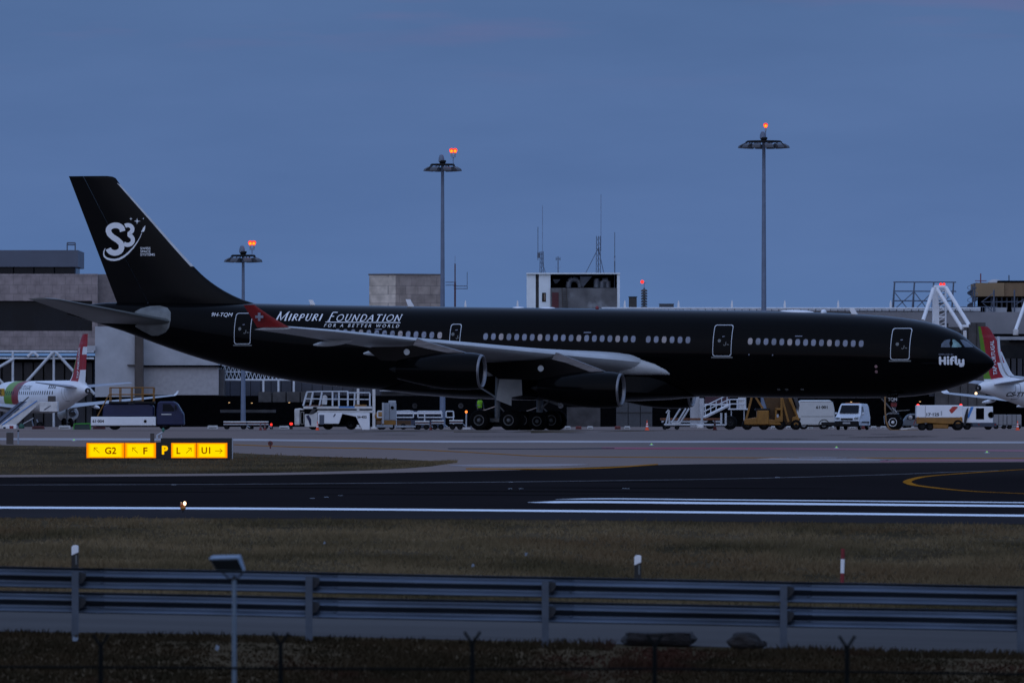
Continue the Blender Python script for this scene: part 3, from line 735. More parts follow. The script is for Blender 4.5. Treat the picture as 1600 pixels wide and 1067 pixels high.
# ---- cabin windows, doors, lettering (starboard side, the side in view)
def sx(u): # station of an image column on the flank at window height
    return lx(u, -2.7)
def sz(u, v): x = sx(u); return lz(v, x, -2.72)
M_shade2 = mat('cabin_window_shade_warm', (0.33, 0.29, 0.28), 0.3, var=0.2, scale=1.3); M_shade3 = mat('cabin_window_shade_dim', (0.17, 0.19, 0.24), 0.25, var=0.3, scale=1.3)
def winrow(u0, v0, u1, v1, n):
    for i in range(n):
        msh = (M_shade, M_shade, M_shade2, M_shade, M_shade3)[(i * 7 + int(u0)) % 5]
        t = i / (n - 1) if n > 1 else 0
        x = sx(u0 + (u1 - u0) * t); z = sz(u0, v0) + (sz(u1, v1) - sz(u0, v0)) * t
        b_ = MB(); ring = []
        for k in range(18):
            a = 2 * math.pi * k / 18; ca, sa = math.cos(a), math.sin(a)
            ring.append((math.copysign(abs(ca) ** .75, ca) * .155, math.copysign(abs(sa) ** .75, sa) * .215))
        b_.add([onfus(x + a, z + c, 0.006) for a, c in ring] , [list(range(18))], msh)
        n_ = len(ring)
        b_.add([onfus(x + a * 1.2, z + c * 1.15, 0.004) for a, c in ring] + [onfus(x + a, z + c, 0.010) for a, c in ring], [(k, (k + 1) % n_, (k + 1) % n_ + n_, k + n_) for k in range(n_)], M_dark)
        b_.build('cabin_window', plane)
winrow(526, 519.0, 687, 524.0, 14)
winrow(758.8, 525.8, 989.5, 529.8, 20)
winrow(1013, 530.2, 1075, 531.3, 6)
winrow(1172.3, 533.3, 1345, 536.9, 15)
def rrect(x0, x1, z0, z1, r, n=5):
    p = []
    for cx_, cz_, a0 in ((x1 - r, z1 - r, 0), (x0 + r, z1 - r, 90), (x0 + r, z0 + r, 180), (x1 - r, z0 + r, 270)):
        p += [(cx_ + r * math.cos(R(a0 + 90 * i / n)), cz_ + r * math.sin(R(a0 + 90 * i / n))) for i in range(n + 1)]
    out = []
    for i in range(len(p)):
        a, c = Vector(p[i]), Vector(p[(i + 1) % len(p)]); k = max(1, int((c - a).length / 0.25))
        out += [a.lerp(c, j / k) for j in range(k)]
    return out
def door(ua, ub, vt, vb, big=True):
    um = (ua + ub) / 2; x0, x1 = sx(ua), sx(ub); z1, z0 = lz(vt, sx(um), -2.5), lz(vb, sx(um), -2.8)
    o_ = rrect(x0, x1, z0, z1, .16); i_ = rrect(x0 + .075, x1 - .075, z0 + .075, z1 - .075, .10)
    ctr = Vector(((x0 + x1) / 2, (z0 + z1) / 2))
    P2 = [Vector(p) for p in o_]; n_ = len(P2)
    def shrink(p, d_): return Vector((p.x + (d_ if p.x < ctr.x else -d_) * min(1, abs(p.x - ctr.x) / ((x1 - x0) / 2 - .16)), p.y + (d_ if p.y < ctr.y else -d_) * min(1, abs(p.y - ctr.y) / ((z1 - z0) / 2 - .16))))
    Q2 = [shrink(p, .040) for p in P2]
    b_ = MB(); b_.add([onfus(p.x, p.y, .016) for p in P2] + [onfus(p.x, p.y, .016) for p in Q2], [(k, (k + 1) % n_, (k + 1) % n_ + n_, k + n_) for k in range(n_)], mat('door_outline_paint', (.52, .56, .60), .5, var=.06))
    dr = b_.build('door', plane)
    k = 0.9 if big else 0.7
    h_ = MB()
    cx_, cz_ = ctr
    def cm2(a, c): return onfus(cx_ + a, cz_ + c, .02)
    h_.add([cm2(-.22 * k + .11 * math.cos(2 * math.pi * i / 14), -.02 + .11 * math.sin(2 * math.pi * i / 14)) for i in range(14)], [list(range(14))], M_belly)
    h_.build('porthole', dr)
    h_ = MB(); stroke(h_, [(.10 * k, -.28), (.2 * k, -.33), (.27 * k, -.28), (.28 * k, -.1)], .05, cm2, M_belly); stroke(h_, [(.36 * k, -.26), (.5 * k, -.28)], .05, cm2, M_belly)
    h_.build('door_handle', dr)
    h_ = MB(); h_.add([cm2(-.02, .22), cm2(.14, .24), cm2(.14, .29), cm2(-.02, .27)], [(0, 1, 2, 3)], M_shade); h_.build('door_placard', dr)
    if big:
        s_ = MB(); s_.add([onfus(x0 - .08, z0 - .03, .02), onfus(x1 + .08, z0 - .03, .02), onfus(x1 + .08, z0 - .12, .03), onfus(x0 - .08, z0 - .12, .03)], [(0, 1, 2, 3)], M_belly); s_.build('door_sill', dr)
door(1390.6, 1420.5, 512.6, 562)
door(1114, 1143.5, 507.5, 556.5)
door(702.5, 719.5, 506.2, 537.5, False)
door(361.5, 388.5, 489, 537.5)
def fmap(u0, vb0, u1, vb1, hpx, off=.02, y=-2.6):
    """unit square on the flank: baseline ends (u0, vb0)-(u1, vb1) and letter height"""
    xa, xb = lx(u0, y), lx(u1, y); za, zb_ = lz(vb0, xa, y), lz(vb1, xb, y); h_ = hpx / F * (DN - xa * SY + y * CY)
    return lambda a, c: onfus(xa + (xb - xa) * a, za + (zb_ - za) * a + h_ * c, off)
put_text(MB(), '9H-TQM', fmap(323, 495.4, 356.5, 495.9, 7.0), M_mark, shear=.15).build('registration', plane)
# title in sloped capitals with serifs: stems, bowls and slabs drawn as strokes
SER = {
 'M': ([[(.06, 0), (.16, 1)], [(.88, 0), (.84, 1)]], [[(.16, 1), (.46, .05), (.84, 1)]], [(.0, 0, .14), (.80, 0, .2), (.06, 1, .14), (.84, 1, .14)], 1.15),
 'I': ([[(.5, 0), (.5, 1)]], [], [(.3, 0, .4), (.3, 1, .4)], .42),
 'R': ([[(.2, 0), (.2, 1)]], [[(.2, 1), (.55, 1), (.75, .88), (.78, .74), (.7, .58), (.5, .5), (.2, .5)], [(.45, .5), (.95, 0)]], [(.05, 0, .3)], .80),
 'P': ([[(.2, 0), (.2, 1)]], [[(.2, 1), (.6, 1), (.82, .88), (.85, .72), (.78, .54), (.55, .46), (.2, .46)]], [(.05, 0, .3)], .72),
 'U': ([[(.2, 1), (.2, .35)]], [[(.2, .35), (.26, .12), (.42, 0), (.6, 0), (.76, .12), (.82, .35), (.82, 1)]], [(.05, 1, .3), (.7, 1, .24)], .90),
 'F': ([[(.25, 0), (.25, 1)]], [[(.25, 1), (.9, 1)], [(.25, .53), (.7, .53)]], [(.08, 0, .34)], .75),
 'O': ([], [[(.5 + .42 * math.cos(R(a)), .5 + .5 * math.sin(R(a))) for a in range(90, 451, 20)]], [], 1.0),
 'N': ([[(.16, 0), (.16, 1)]], [[(.16, 1), (.84, 0)], [(.84, 0), (.84, 1)]], [(.04, 0, .24), (.72, 1, .24)], .95),
 'D': ([[(.2, 0), (.2, 1)]], [[(.2, 1), (.5, 1), (.75, .9), (.88, .68), (.9, .5), (.88, .3), (.75, .1), (.5, 0), (.2, 0)]], [], .95),
 'A': ([[(.5, 1), (.88, 0)]], [[(.1, 0), (.5, 1)], [(.25, .35), (.75, .35)]], [(0, 0, .22), (.74, 0, .26)], .92),
 'T': ([[(.5, 0), (.5, 1)]], [[(.04, 1), (.96, 1)]], [(.34, 0, .32)], .82),
}
def serif_word(mb, word, u0, vb0, u1, vb1, hbig, hsml, st, th):
    tot = sum(SER[c][3] * (hbig if i == 0 else hsml) for i, c in enumerate(word)) + 0.14 * hsml * (len(word) - 1)
    k = (u1 - u0) / tot; x = 0; fm_ = fmap(u0, vb0, u1, vb1, 1.0); L_ = u1 - u0; o_ = 0
    for i, c in enumerate(word):
        h = hbig if i == 0 else hsml; w = SER[c][3] * h * k
        def fn(a, b2, off=.02): return fmap(u0, vb0, u1, vb1, 1.0, off)((x + a + 0.2 * b2) / L_, b2)
        for n_, (lst, wd) in enumerate(((SER[c][0], st), (SER[c][1], th))):
            for j, pl__ in enumerate(lst):
                off = .016 + .004 * (n_ * 3 + j)
                stroke(mb, [(p[0] * w, p[1] * h) for p in pl__], wd, lambda a, b2, off=off: fn(a, b2, off), M_mark, seg=3.0)
        for j, (a0, y0, wd) in enumerate(SER[c][2]):
            yy = y0 * h
            stroke(mb, [(a0 * w, yy), ((a0 + wd) * w, yy)], th * .8, lambda a, b2, off=.034 + .003 * j: fn(a, b2, off), M_mark)
        x += w + 0.14 * hsml * k
tl = MB()
serif_word(tl, 'MIRPURI', 427, 500.8, 498.5, 501.2, 13.0, 9.8, 2.3, 1.25)
serif_word(tl, 'FOUNDATION', 508, 501.6, 622.5, 502.0, 13.4, 9.8, 1.7, 1.15)
stroke(tl, [(0, 0), (1, 0)], .012, fmap(506, 503.4, 623.5, 504.2, 90), M_mark)
put_text(tl, 'FOR A BETTER WORLD', fmap(505, 511.0, 622.5, 512.0, 5.0), M_mark, shear=.2, space=1.7)
tl.build('title_lettering', plane)
hf = MB(); fh = fmap(1468, 569.6, 1504.5, 569.8, 1.0, .03, -1.9)
def hs(pts, off, w=3.3): stroke(hf, pts, w, lambda a, c: fmap(1468, 569.6, 1504.5, 569.8, 1.0, off, -1.9)(a / 36.5, c), M_mark, round_=True)
hs([(2, 1.2), (2, 11)], .026); hs([(9, 1.2), (9, 11)], .030); hs([(2, 6), (9, 6)], .034, 2.8)
hs([(13.6, 1.2), (13.6, 7.4)], .026); hs([(13.6, 11.2), (13.6, 11.5)], .030)
hs([(18.4, 1.2), (18.4, 9.2), (19.4, 11.2), (21.2, 11.6)], .026); hs([(17.3, 6.8), (21, 6.8)], .034, 2.6)
hs([(24.6, 12), (24.6, 3.2), (25.4, 1.6), (26.8, 1.2)], .030)
hs([(29.2, 7.4), (29.2, 3.4), (30.4, 1.4), (32.6, 1.2), (34.4, 2)], .026); hs([(34.7, 7.4), (34.7, 0.6), (33.8, -1.2), (32, -1.6), (30.6, -1.4)], .034)
put_text(hf, 'OPERATED BY', fmap(1468, 554.9, 1489, 555.0, 2.2, .03, -1.9), MATS['cabin_window_shade'])
hf.build('operator_lettering', plane)
# small emergency-light slots above windows, static ports, lower lights
def spot(u, v, w_, h_, m, name, n_=4):
    x = sx(u); z = sz(u, v); b_ = MB()
    pts = [(-w_, -h_), (w_, -h_), (w_, h_), (-w_, h_)] if n_ == 4 else [(w_ * math.cos(2 * math.pi * a / n_), h_ * math.sin(2 * math.pi * a / n_)) for a in range(n_)]
    b_.add([onfus(x + a, z + c, .018) for a, c in pts], [list(range(n_))], m); b_.build(name, plane)
for u, v in ((917, 519.6), (1247, 525.3), (590, 514.5)): spot(u, v, .24, .03, M_shade, 'emergency_light')
for u, v in ((1368.3, 572.5), (1368.3, 580.5)): spot(u, v, .1, .1, mat('reddish_port', (.28, .16, .16), .5), 'pressure_port', 12)
for u in (1211, 1223.5, 1248): spot(u, 608, .1, .06, M_belly, 'service_panel')
for u, v in ((1171, 554), (1208, 554.7)): spot(u, v, .05, .05, M_shade, 'drain_mast', 8)
# ---- cockpit glazing
def cw(pts, y, m, name='cockpit_window'):
    P3 = []
    for u, v in pts:
        yy = y
        for _ in range(8):
            x = lx(u, yy); z = lz(v, x, yy); zc, ry, rz = fus(x); s_ = max(-.985, min(.985, (z - zc) / rz)); yy = -ry * math.sqrt(1 - s_ * s_)
        P3.append((x, z))
    c_ = (sum(p[0] for p in P3) / len(P3), sum(p[1] for p in P3) / len(P3)); b_ = MB(); rr = []
    for f_ in (1, .75, .5, .25, .02): rr.append([onfus(c_[0] + (p[0] - c_[0]) * f_, c_[1] + (p[1] - c_[1]) * f_, .015) for p in P3])
    b_.loft(rr, m, caps=False)
    b_.build(name, plane)
M_cg = mat('cockpit_glass', (0.06, 0.08, 0.11), 0.06, var=0.4, scale=1.5)  # base colour of both cockpit glasses raised to stand for reflection
cw([(1470.2, 542.6), (1471, 537.5), (1475.5, 532.2), (1481, 530.6), (1484.8, 530.4), (1484.8, 542.8)], -1.8, M_cg)
cw([(1487, 542.8), (1488.4, 530.6), (1492, 531.2), (1497.5, 535.5), (1502.5, 541), (1502, 542.4), (1495, 542.8)], -1.6, mat('cockpit_glass_pale', (0.15, 0.26, 0.25), 0.08, var=0.5, scale=2.0))
cw([(1500, 531), (1505, 531.2), (1512, 534.6), (1518.5, 539.5), (1521, 542.4), (1517, 542.8), (1508, 542.5), (1504.5, 538)], -1.0, M_cg)
# ---- aerials and domes on the crown
def blade(u, hpx, m=M_white, sweep=.25, w=.35):
    x = lx(u); z = TOP(x); h = hpx / F * (DN - x * SY)
    b_ = MB(); b_.prism([(x - w / 2, z - .05), (x + w / 2, z - .05), (x + w / 2 - sweep, z + h), (x - w / 4 - sweep, z + h)], -.04, .04, m); b_.build('aerial_blade', plane)
blade(489.5, 7.5, sweep=.22); blade(643, 11.0, sweep=.30, w=.4); blade(1336, 9.5, sweep=.3, w=.4)
def dome(u0, u1, hpx, m=M_white):
    x0, x1 = lx(u0), lx(u1); rr = []
    for i in range(15):
        t = i / 14; x = x0 + (x1 - x0) * t; z = TOP(x); h = hpx / F * 600 * max(0.02, math.sin(math.pi * min(1, t * 0.97 + .015))) ** .45; w = .45 * max(.05, math.sin(math.pi * min(1, t * .97 + .015))) ** .5
        rr.append([(x, w * math.cos(2 * math.pi * k / 16), z - .06 + (h + .06) * max(0, math.sin(2 * math.pi * k / 16)) - .04 * (math.sin(2 * math.pi * k / 16) < 0)) for k in range(16)])
    b_ = MB(); b_.loft(rr, m); b_.build('aerial_dome', plane)
dome(1220, 1271, 2.6); dome(801, 819, 1.4); dome(844, 867, 1.5); dome(1283, 1291, 5)
x = lx(933); MB().ball((x, 0, TOP(x) + .02), .12, .12, .16, M_red).build('beacon', plane)

# ---- landing gear
M_hub = mat('wheel_hub_grey', (0.17, 0.175, 0.18), 0.45, var=0.12); M_strut = mat('gear_strut_grey', (0.16, 0.17, 0.18), 0.4, metal=0.3)
def gear_wheel(parent, x, y, r, w, hub=M_hub):
    t = MB().wheel((x, y, r - .01), r, w).build('gear_wheel', parent)
    h = MB(); 
    for sg in (-1, 1):
        h.lathe([(w * .40, r * .54), (w * .44, r * .53), (w * .44, r * .47), (w * .40, r * .46), (w * .25, r * .44)], (x, y, r - .01), (0, sg, 0), hub, 24)
        h.lathe([(w * .25, r * .44), (w * .22, r * .2)], (x, y, r - .01), (0, sg, 0), M_dark, 24)
        h.lathe([(w * .22, r * .2), (w * .5, r * .17), (w * .55, .08), (w * .56, .001)], (x, y, r - .01), (0, sg, 0), hub, 16)
    h.build('wheel_hub', t)
x1, x2 = lx(749, -6.1), lx(795.3, -6.1)
for sg, nm in ((1, 'near'), (-1, 'far')):
    yc = -5.34 * sg; xm = (x1 + x2) / 2
    b_ = MB(); zt_ = wing_at(-5.4, .6)[0].z - .2
    b_.tube((xm, yc, .75), (xm + .1, yc - .1 * sg, zt_), .17, M_strut, .2); b_.tube((xm, yc, .6), (xm, yc, 2.2), .12, M_alu)
    b_.bar((x1, yc, .66), (x2, yc, .66), .26, .24, M_strut)
    for xx in (x1, x2): b_.tube((xx, yc - .9, .66), (xx, yc + .9, .66), .09, M_strut)
    b_.bar((xm, yc, 2.1), (xm - 1.6, yc + .5 * sg, 3.0), .1, .1, M_strut); b_.bar((xm + .1, yc, 1.6), (xm + .75, yc, .95), .07, .07, M_strut)
    b_.bar((xm - .1, yc - .15 * sg, 1.55), (xm - 1.0, yc - .2 * sg, 1.25), .05, .05, M_alu)
    g = b_.build('main_gear', plane)
    for xx in (x1, x2):
        for dy in (-.7, .7): gear_wheel(g, xx, yc + dy, .665, .46, M_hub)
    d_ = MB(); p = [(775.5, 624.5), (782, 586), (815, 586.5), (816.5, 617.5), (800, 620.5), (799.5, 634)]
    d_.prism([(lx(u, -5.9), lz(v, lx(u, -5.9), -5.9)) for u, v in p], -5.93 * sg, -5.99 * sg, mat('gear_door_grey', (0.46, 0.47, 0.46), .4, var=.14, scale=1.2)); d_.build('gear_door', g, bevel=.015)
b_ = MB(); xc = lx(842, 0); b_.tube((xc, 0, .6), (xc, 0, BOT(xc) + .3), .16, M_strut); b_.tube((xc, -.5, .6), (xc, .5, .6), .08, M_strut); b_.bar((xc, 0, 1.3), (xc + 1.2, 0, BOT(xc + 1)), .09, .09, M_strut)
g = b_.build('centre_gear', plane)
for dy in (-.38, .38): gear_wheel(g, xc, dy, .6, .4)
xn = lx(1395.5, -.3)
b_ = MB(); zb = BOT(xn)
b_.tube((xn, 0, .52), (xn - .05, 0, zb + .3), .11, M_strut, .15); b_.tube((xn, -.45, .52), (xn, .45, .52), .06, M_strut)
b_.bar((xn, 0, 1.15), (xn - .9, 0, zb), .08, .08, M_strut); b_.bar((xn + .02, 0, 1.0), (xn + .45, 0, .75), .05, .05, M_strut); b_.bar((xn + .45, 0, .75), (xn + .05, 0, .5), .05, .05, M_strut)
b_.bar((xn + .1, 0, 1.25), (xn + 1.05, -.05, 1.32), .05, .05, M_strut); b_.bar((xn - .1, -.16, 1.5), (xn + .25, -.2, 1.15), .05, .05, M_alu)
b_.box(xn - .28, xn + .26, -.3, .3, 1.05, 1.16, M_strut); b_.path([(xn - .55, -.35, .4), (xn - .6, -.35, .9), (xn - .3, -.3, 1.1)], .03, M_steel)
g = b_.build('nose_gear', plane)
for dy in (-.27, .27): gear_wheel(g, xn, dy, .535, .36, M_white)
d_ = MB(); d_.prism([(xn - .34, zb - .28), (xn + .40, zb - .26), (xn + .38, zb + .1), (xn - .3, zb + .1)], -.62, -.58, M_black)
put_text(d_, 'TQM', lambda a, c: Vector((xn - .27 + .60 * a, -.632, zb - .27 + .25 * c)), M_mark, bold=.01); d_.build('gear_door', g)
MB().box(xn - .16, xn + .24, -.34, -.2, zb - .62, zb - .32, M_red).build('tow_marker', g, bevel=.03)
MB().box(lx(1325, 0), lx(1301, 0), -.6, -.56, BOT(lx(1310)) - .55, BOT(lx(1310)) + .1, M_black).build('gear_door', g) if False else None
# ================================================================== BUILDINGS
DT = 1260.0
def bpx(mb, u0, u1, v0, v1, d, dep, m):
    """box whose front face, at distance d, fills the image rectangle; dep metres deep"""
    a = PX(u0, v1, d); c = PX(u1, v0, d); return mb.box(a.x, c.x, d, d + dep, a.z, c.z, m)
def bground(mb, u0, u1, v0, d, dep, m):
    a = PX(u0, v0, d); c = PX(u1, v0, d); return mb.box(a.x, c.x, d, d + dep, -0.6, a.z, m)
M_tile = brickmat('beige_facade_tiles', (0.31, 0.255, 0.245), (0.295, 0.24, 0.232), (0.235, 0.195, 0.187), 1.2, 1.2, 0.05)
M_clad = mat('blue_grey_metal_cladding', (0.085, 0.10, 0.135), 0.5, var=0.12, scale=0.25)
M_curt = mat('curtain_glass', (0.030, 0.036, 0.052), 0.25, var=0.3, scale=0.3)
M_band = mat('dark_glass_band', (0.004, 0.006, 0.010), 0.25, var=0.3, scale=0.4, spec=0.25)
M_pale = mat('pale_render_wall', (0.40, 0.41, 0.43), 0.8, var=0.10, scale=0.5)
M_void = mat('unlit_undercroft', (0.004, 0.0042, 0.005), 0.95, var=0.3, spec=0.0)  # near-black colour stands for shade in openings; also used on dark trim
M_grey = mat('grey_concrete_panel', (0.066, 0.064, 0.066), 0.85, var=0.3, scale=0.5)
M_post = mat('brown_concrete', (0.075, 0.062, 0.055), 0.85, var=0.15, scale=0.7)
M_truss = mat('white_truss_paint', (0.60, 0.63, 0.66), 0.5, var=0.12)
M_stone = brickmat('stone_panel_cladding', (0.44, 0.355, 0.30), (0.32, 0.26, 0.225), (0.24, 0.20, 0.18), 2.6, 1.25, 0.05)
M_stone_lit = brickmat('stone_panel_cladding_lit', (0.72, 0.62, 0.52), (0.62, 0.53, 0.44), (0.42, 0.36, 0.31), 2.6, 1.25, 0.05)  # same stone made lighter: light on the left face is put into the colour
# ---- left terminal wing
def part(fn, name, parent, **kw):
    b_ = MB(); fn(b_); return b_.build(name, parent, **kw)
lt = thing('terminal_wing', 'beige tiled terminal wing with dark window band and blue grey top storey', 'building', (0, 0, 0))
part(lambda m: (bpx(m, -260, 152.5, 428, 470, DT, 30, M_tile), bpx(m, 144, 152.5, 470, 517, DT + .02, 30, M_tile), bpx(m, -260, 152.5, 517, 547, DT, 30, M_tile)), 'facade', lt)
part(lambda m: bpx(m, 152.6, 205, 428.5, 536, DT + 1.5, 24, mat('shaded_side_tiles', (0.20, 0.17, 0.165), 0.85, var=.15)), 'side_wall', lt)  # darker copy of the facade colour, shade of the side face painted in
part(lambda m: bpx(m, -260, 144, 470, 517, DT + 1.2, 20, M_band), 'window_band', lt)
part(lambda m: [bpx(m, -2 + 31 * k, 29 + 31 * k, 391, 417, DT + 3 + .02 * (k % 2), 18, M_clad) for k in range(-6, 4)] and bpx(m, 94, 117, 391, 417, DT + 3.04, 18, M_clad), 'top_storey', lt)
part(lambda m: [bpx(m, u, u + 30.2, 417, 429, DT + 4, 16, M_band) for u in range(-170, 90, 32)], 'top_window', lt)
part(lambda m: [m.tube(PX(u0, v0, DT + 5), PX(u1, v1, DT + 5), .09, M_clad, n=6) for u0, v0, u1, v1 in ((105, 391, 105, 379.5), (117.5, 428, 117.5, 379.5), (105, 379.5, 117.5, 379.5), (105, 382.5, 117.5, 382.5))], 'roof_frame', lt)
part(lambda m: bground(m, -260, 146, 566, DT + 6, 20, M_curt), 'glass_wall', lt)
part(lambda m: bpx(m, -260, 148, 546.8, 551, DT - 6, 10, M_grey), 'canopy_roof', lt)
part(lambda m: [bpx(m, u, u + 1.6, 566, 668, DT + 5.6, .4, M_void) for u in (2, 18, 35, 51, 67, 84, 100, 117, 133, 144)], 'mullion', lt)
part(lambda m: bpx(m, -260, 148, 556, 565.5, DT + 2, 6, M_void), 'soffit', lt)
tr = MB()
for v in (549, 559.5): tr.tube(PX(-40, v, DT - 7), PX(147, v + .6, DT - 7), .14, M_truss, n=6)
for u in (20, 84): tr.tube(PX(u, 549, DT - 7), PX(u, 668, DT - 7), .17, M_truss, n=8)
for a, c in (((84, 549), (33, 606)), ((86, 549), (148, 616)), ((43, 557), (52, 550)), ((60, 557), (52, 550)), ((-10, 584), (14, 609)), ((22, 560), (-30, 590))): tr.tube(PX(*a, DT - 7.3), PX(*c, DT - 7.3), .2, M_truss, n=8)
tr.build('canopy_truss', lt)
# ---- pale boarding-bridge blocks
jb = thing('boarding_bridge', 'pale boxy boarding bridge with a ledge line and brown column behind the truck', 'boarding bridge', (0, 0, 0))
part(lambda m: bpx(m, 148.5, 210.5, 510, 620, DT - 28, 9, M_pale), 'rotunda', jb)
part(lambda m: bpx(m, 130, 149, 540, 548, DT - 29, 6, M_pale), 'bridge_link', jb)
part(lambda m: bpx(m, 199, 211, 569.5, 571.5, DT - 28.6, .6, M_post), 'ledge', jb)
part(lambda m: (bpx(m, 224, 341, 527, 571, DT - 26, 9, M_pale), bpx(m, 224, 341.5, 573, 617, DT - 26.0, 9, mat('pale_render_wall_lower', (0.37, 0.36, 0.365), 0.8, var=.1)), bpx(m, 341.5, 350, 577, 618, DT - 25, 8, M_grey)), 'tunnel', jb)
part(lambda m: bpx(m, 222, 345, 570.6, 573.2, DT - 26.6, 10, M_void), 'ledge', jb)
part(lambda m: bground(m, 211, 223.5, 522, DT - 29, 2, M_post), 'column', jb)
part(lambda m: bground(m, 150, 205, 619.8, DT - 24, 3, M_void), 'lift_column', jb)
# ---- lattice walkway
lw = thing('lattice_walkway', 'white lattice footbridge hanging over the dark undercroft behind the fuselage', 'walkway', (0, 0, 0))
tb_ = MB()
for v in (571.5, 581, 592.5): tb_.tube(PX(343, v, DT - 20), PX(470, v + .8, DT - 20), .09, M_truss, n=6)
for k in range(20):
    u = 345 + 6.2 * k
    tb_.tube(PX(u, 571.5, DT - 20), PX(u + 6.2, 592.5, DT - 20), .05, M_truss, n=5); tb_.tube(PX(u + 6.2, 571.5, DT - 20.3), PX(u, 592.5, DT - 20.3), .05, M_truss, n=5)
tb_.build('lattice', lw)
part(lambda m: bpx(m, 343, 470, 592.5, 594.5, DT - 21, 3, M_truss), 'deck', lw)
for u in (410, 433.5, 457.5): part(lambda m: bpx(m, u, u + 3.0, 594.5, 612, DT - 22, .4, M_truss), 'hanger', lw)
# ---- long terminal behind everything
tm = thing('terminal_building', 'long low terminal with pale parapet band, roof pipes and dark undercroft running behind the airliner', 'building', (0, 0, 0))
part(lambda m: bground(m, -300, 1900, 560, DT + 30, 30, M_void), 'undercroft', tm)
part(lambda m: bpx(m, 400, 1900, 486.9, 560, DT + 32, 26, M_grey), 'upper_storey', tm)
part(lambda m: bpx(m, 1338, 1800, 487.5, 524, DT, 20, mat('parapet_cladding', (0.24, 0.235, 0.245), 0.7, var=.10, scale=.3)), 'parapet', tm)
part(lambda m: [bpx(m, u, u + 15.2, 594, 618, DT + 5, 6, M_curt) for u in range(344, 640, 16)], 'glazing', tm)
part(lambda m: [bpx(m, 404 + 22 * k, 424 + 22 * k, 612, 628, DT + 2, 3, M_dconc) for k in range(4)], 'spandrel', tm)
part(lambda m: bpx(m, 596, 745, 612.5, 618, DT + 2, 3, M_grey), 'spandrel', tm)
part(lambda m: [bpx(m, u0, u1, 609.5, 611, DT + 1, 1, M_pale) for u0, u1 in ((593, 626), (631, 700))], 'light_trough', tm)
part(lambda m: bpx(m, 344, 430, 640, 644.5, DT - 3, 4, M_grey), 'beam', tm)
part(lambda m: bground(m, 886, 938, 636, DT - 6, 4, mat('weathered_concrete_wall', (0.05, 0.047, 0.048), .9, var=.35, scale=.6)), 'wall', tm)
for k in range(3): part(lambda m: (bground(m, 963 + 19 * k, 981 + 19 * k, 622, DT - 5, 1, mat('grey_door_panel', (0.050, 0.054, 0.062), .6, var=.12)), bpx(m, 963 + 19 * k, 981 + 19 * k, 643, 644, DT - 5.2, .2, M_grey)), 'garage_door', tm)
part(lambda m: (bground(m, 1093, 1100, 622, DT - 40, 3, M_pale), bground(m, 1079, 1092.6, 620, DT - 39, 3, M_pale)), 'service_block', tm)
part(lambda m: bpx(m, 1102, 1140, 618, 630, DT - 30, 3, mat('maroon_panel', (0.045, 0.012, 0.018), .7)), 'maroon_panel', tm)
part(lambda m: bpx(m, 1101, 1142, 630.5, 633, DT - 31, 3, M_truss), 'beam', tm)
part(lambda m: [bpx(m, u0, u1, 505 + dv, 640, DT - 10 - .2 * i, 3, M_dconc) for i, (u0, u1, dv) in enumerate(((1462, 1482, 0), (1482.5, 1500, 6), (1501, 1512, 4), (1513, 1526, -1), (1527, 1540, -1)))], 'concrete_pier', tm)
part(lambda m: (bpx(m, 1540, 1800, 521.5, 525, DT - 3, 3, M_void), bpx(m, 1540, 1800, 526, 531, DT - 5, 3, M_pale), bpx(m, 1578, 1800, 531, 534, DT - 6, 2, M_void), bpx(m, 1550, 1800, 534, 539, DT - 4, 3, M_grey)), 'gallery', tm)
part(lambda m: [bpx(m, 1452 + 9 * k, 1459.5 + 9 * k, 588, 619, DT - 6, 1, M_curt) for k in range(10)], 'louvre_panel', tm)
part(lambda m: [bpx(m, 1552 + 9.5 * k, 1559 + 9.5 * k, 560, 612, DT - 2, 1, M_curt) for k in range(9)], 'louvre_panel', tm)
M_win_lit = lamp('dim_ceiling_lamp', (1.0, 0.62, 0.30), 0.9)
for u, v in ((358, 629), (393.5, 629.6), (452, 629), (1437.5, 627.5), (1330, 628)):
    part(lambda m: bpx(m, u - 1.2, u + 1.2, v - .5, v + .5, DT - 8, .2, M_win_lit), 'ceiling_lamp', tm)
# portholes / fans in the dark wall
for u, v in ((648, 634), (720, 634), (876, 634)):
    p = PX(u, v, DT + 12); MB().lathe([(0, .34), (.25, .36), (.25, .24), (.1, .22), (.1, .001)], (p.x, p.y, p.z), (0, -1, 0), M_grey, 20).build('wall_fan', tm)
# white columns under the terminal
for i, (u0, u1, v0, d, lab) in enumerate(((582, 586.5, 606, 700, 'tall white steel post at the right end of the cargo loader'), (557.5, 561.5, 607, 705, 'white steel post rising behind the loader platform railings'))):
    p0 = at((u0 + u1) / 2, d); h = (VH - v0) / F * d - p0.z; w = (u1 - u0) / F * d / 2
    cp = thing('steel_post', lab, 'post', p0, group='white posts by the cargo loader')
    MB().box(-w, w, -w, w, 0, h, M_dwhite).build('shaft', cp, bevel=.02); MB().box(-w * 2, w * 2, -w * 2, w * 2, 0.005, .16, M_dwhite).build('base_plate', cp, bevel=.02)
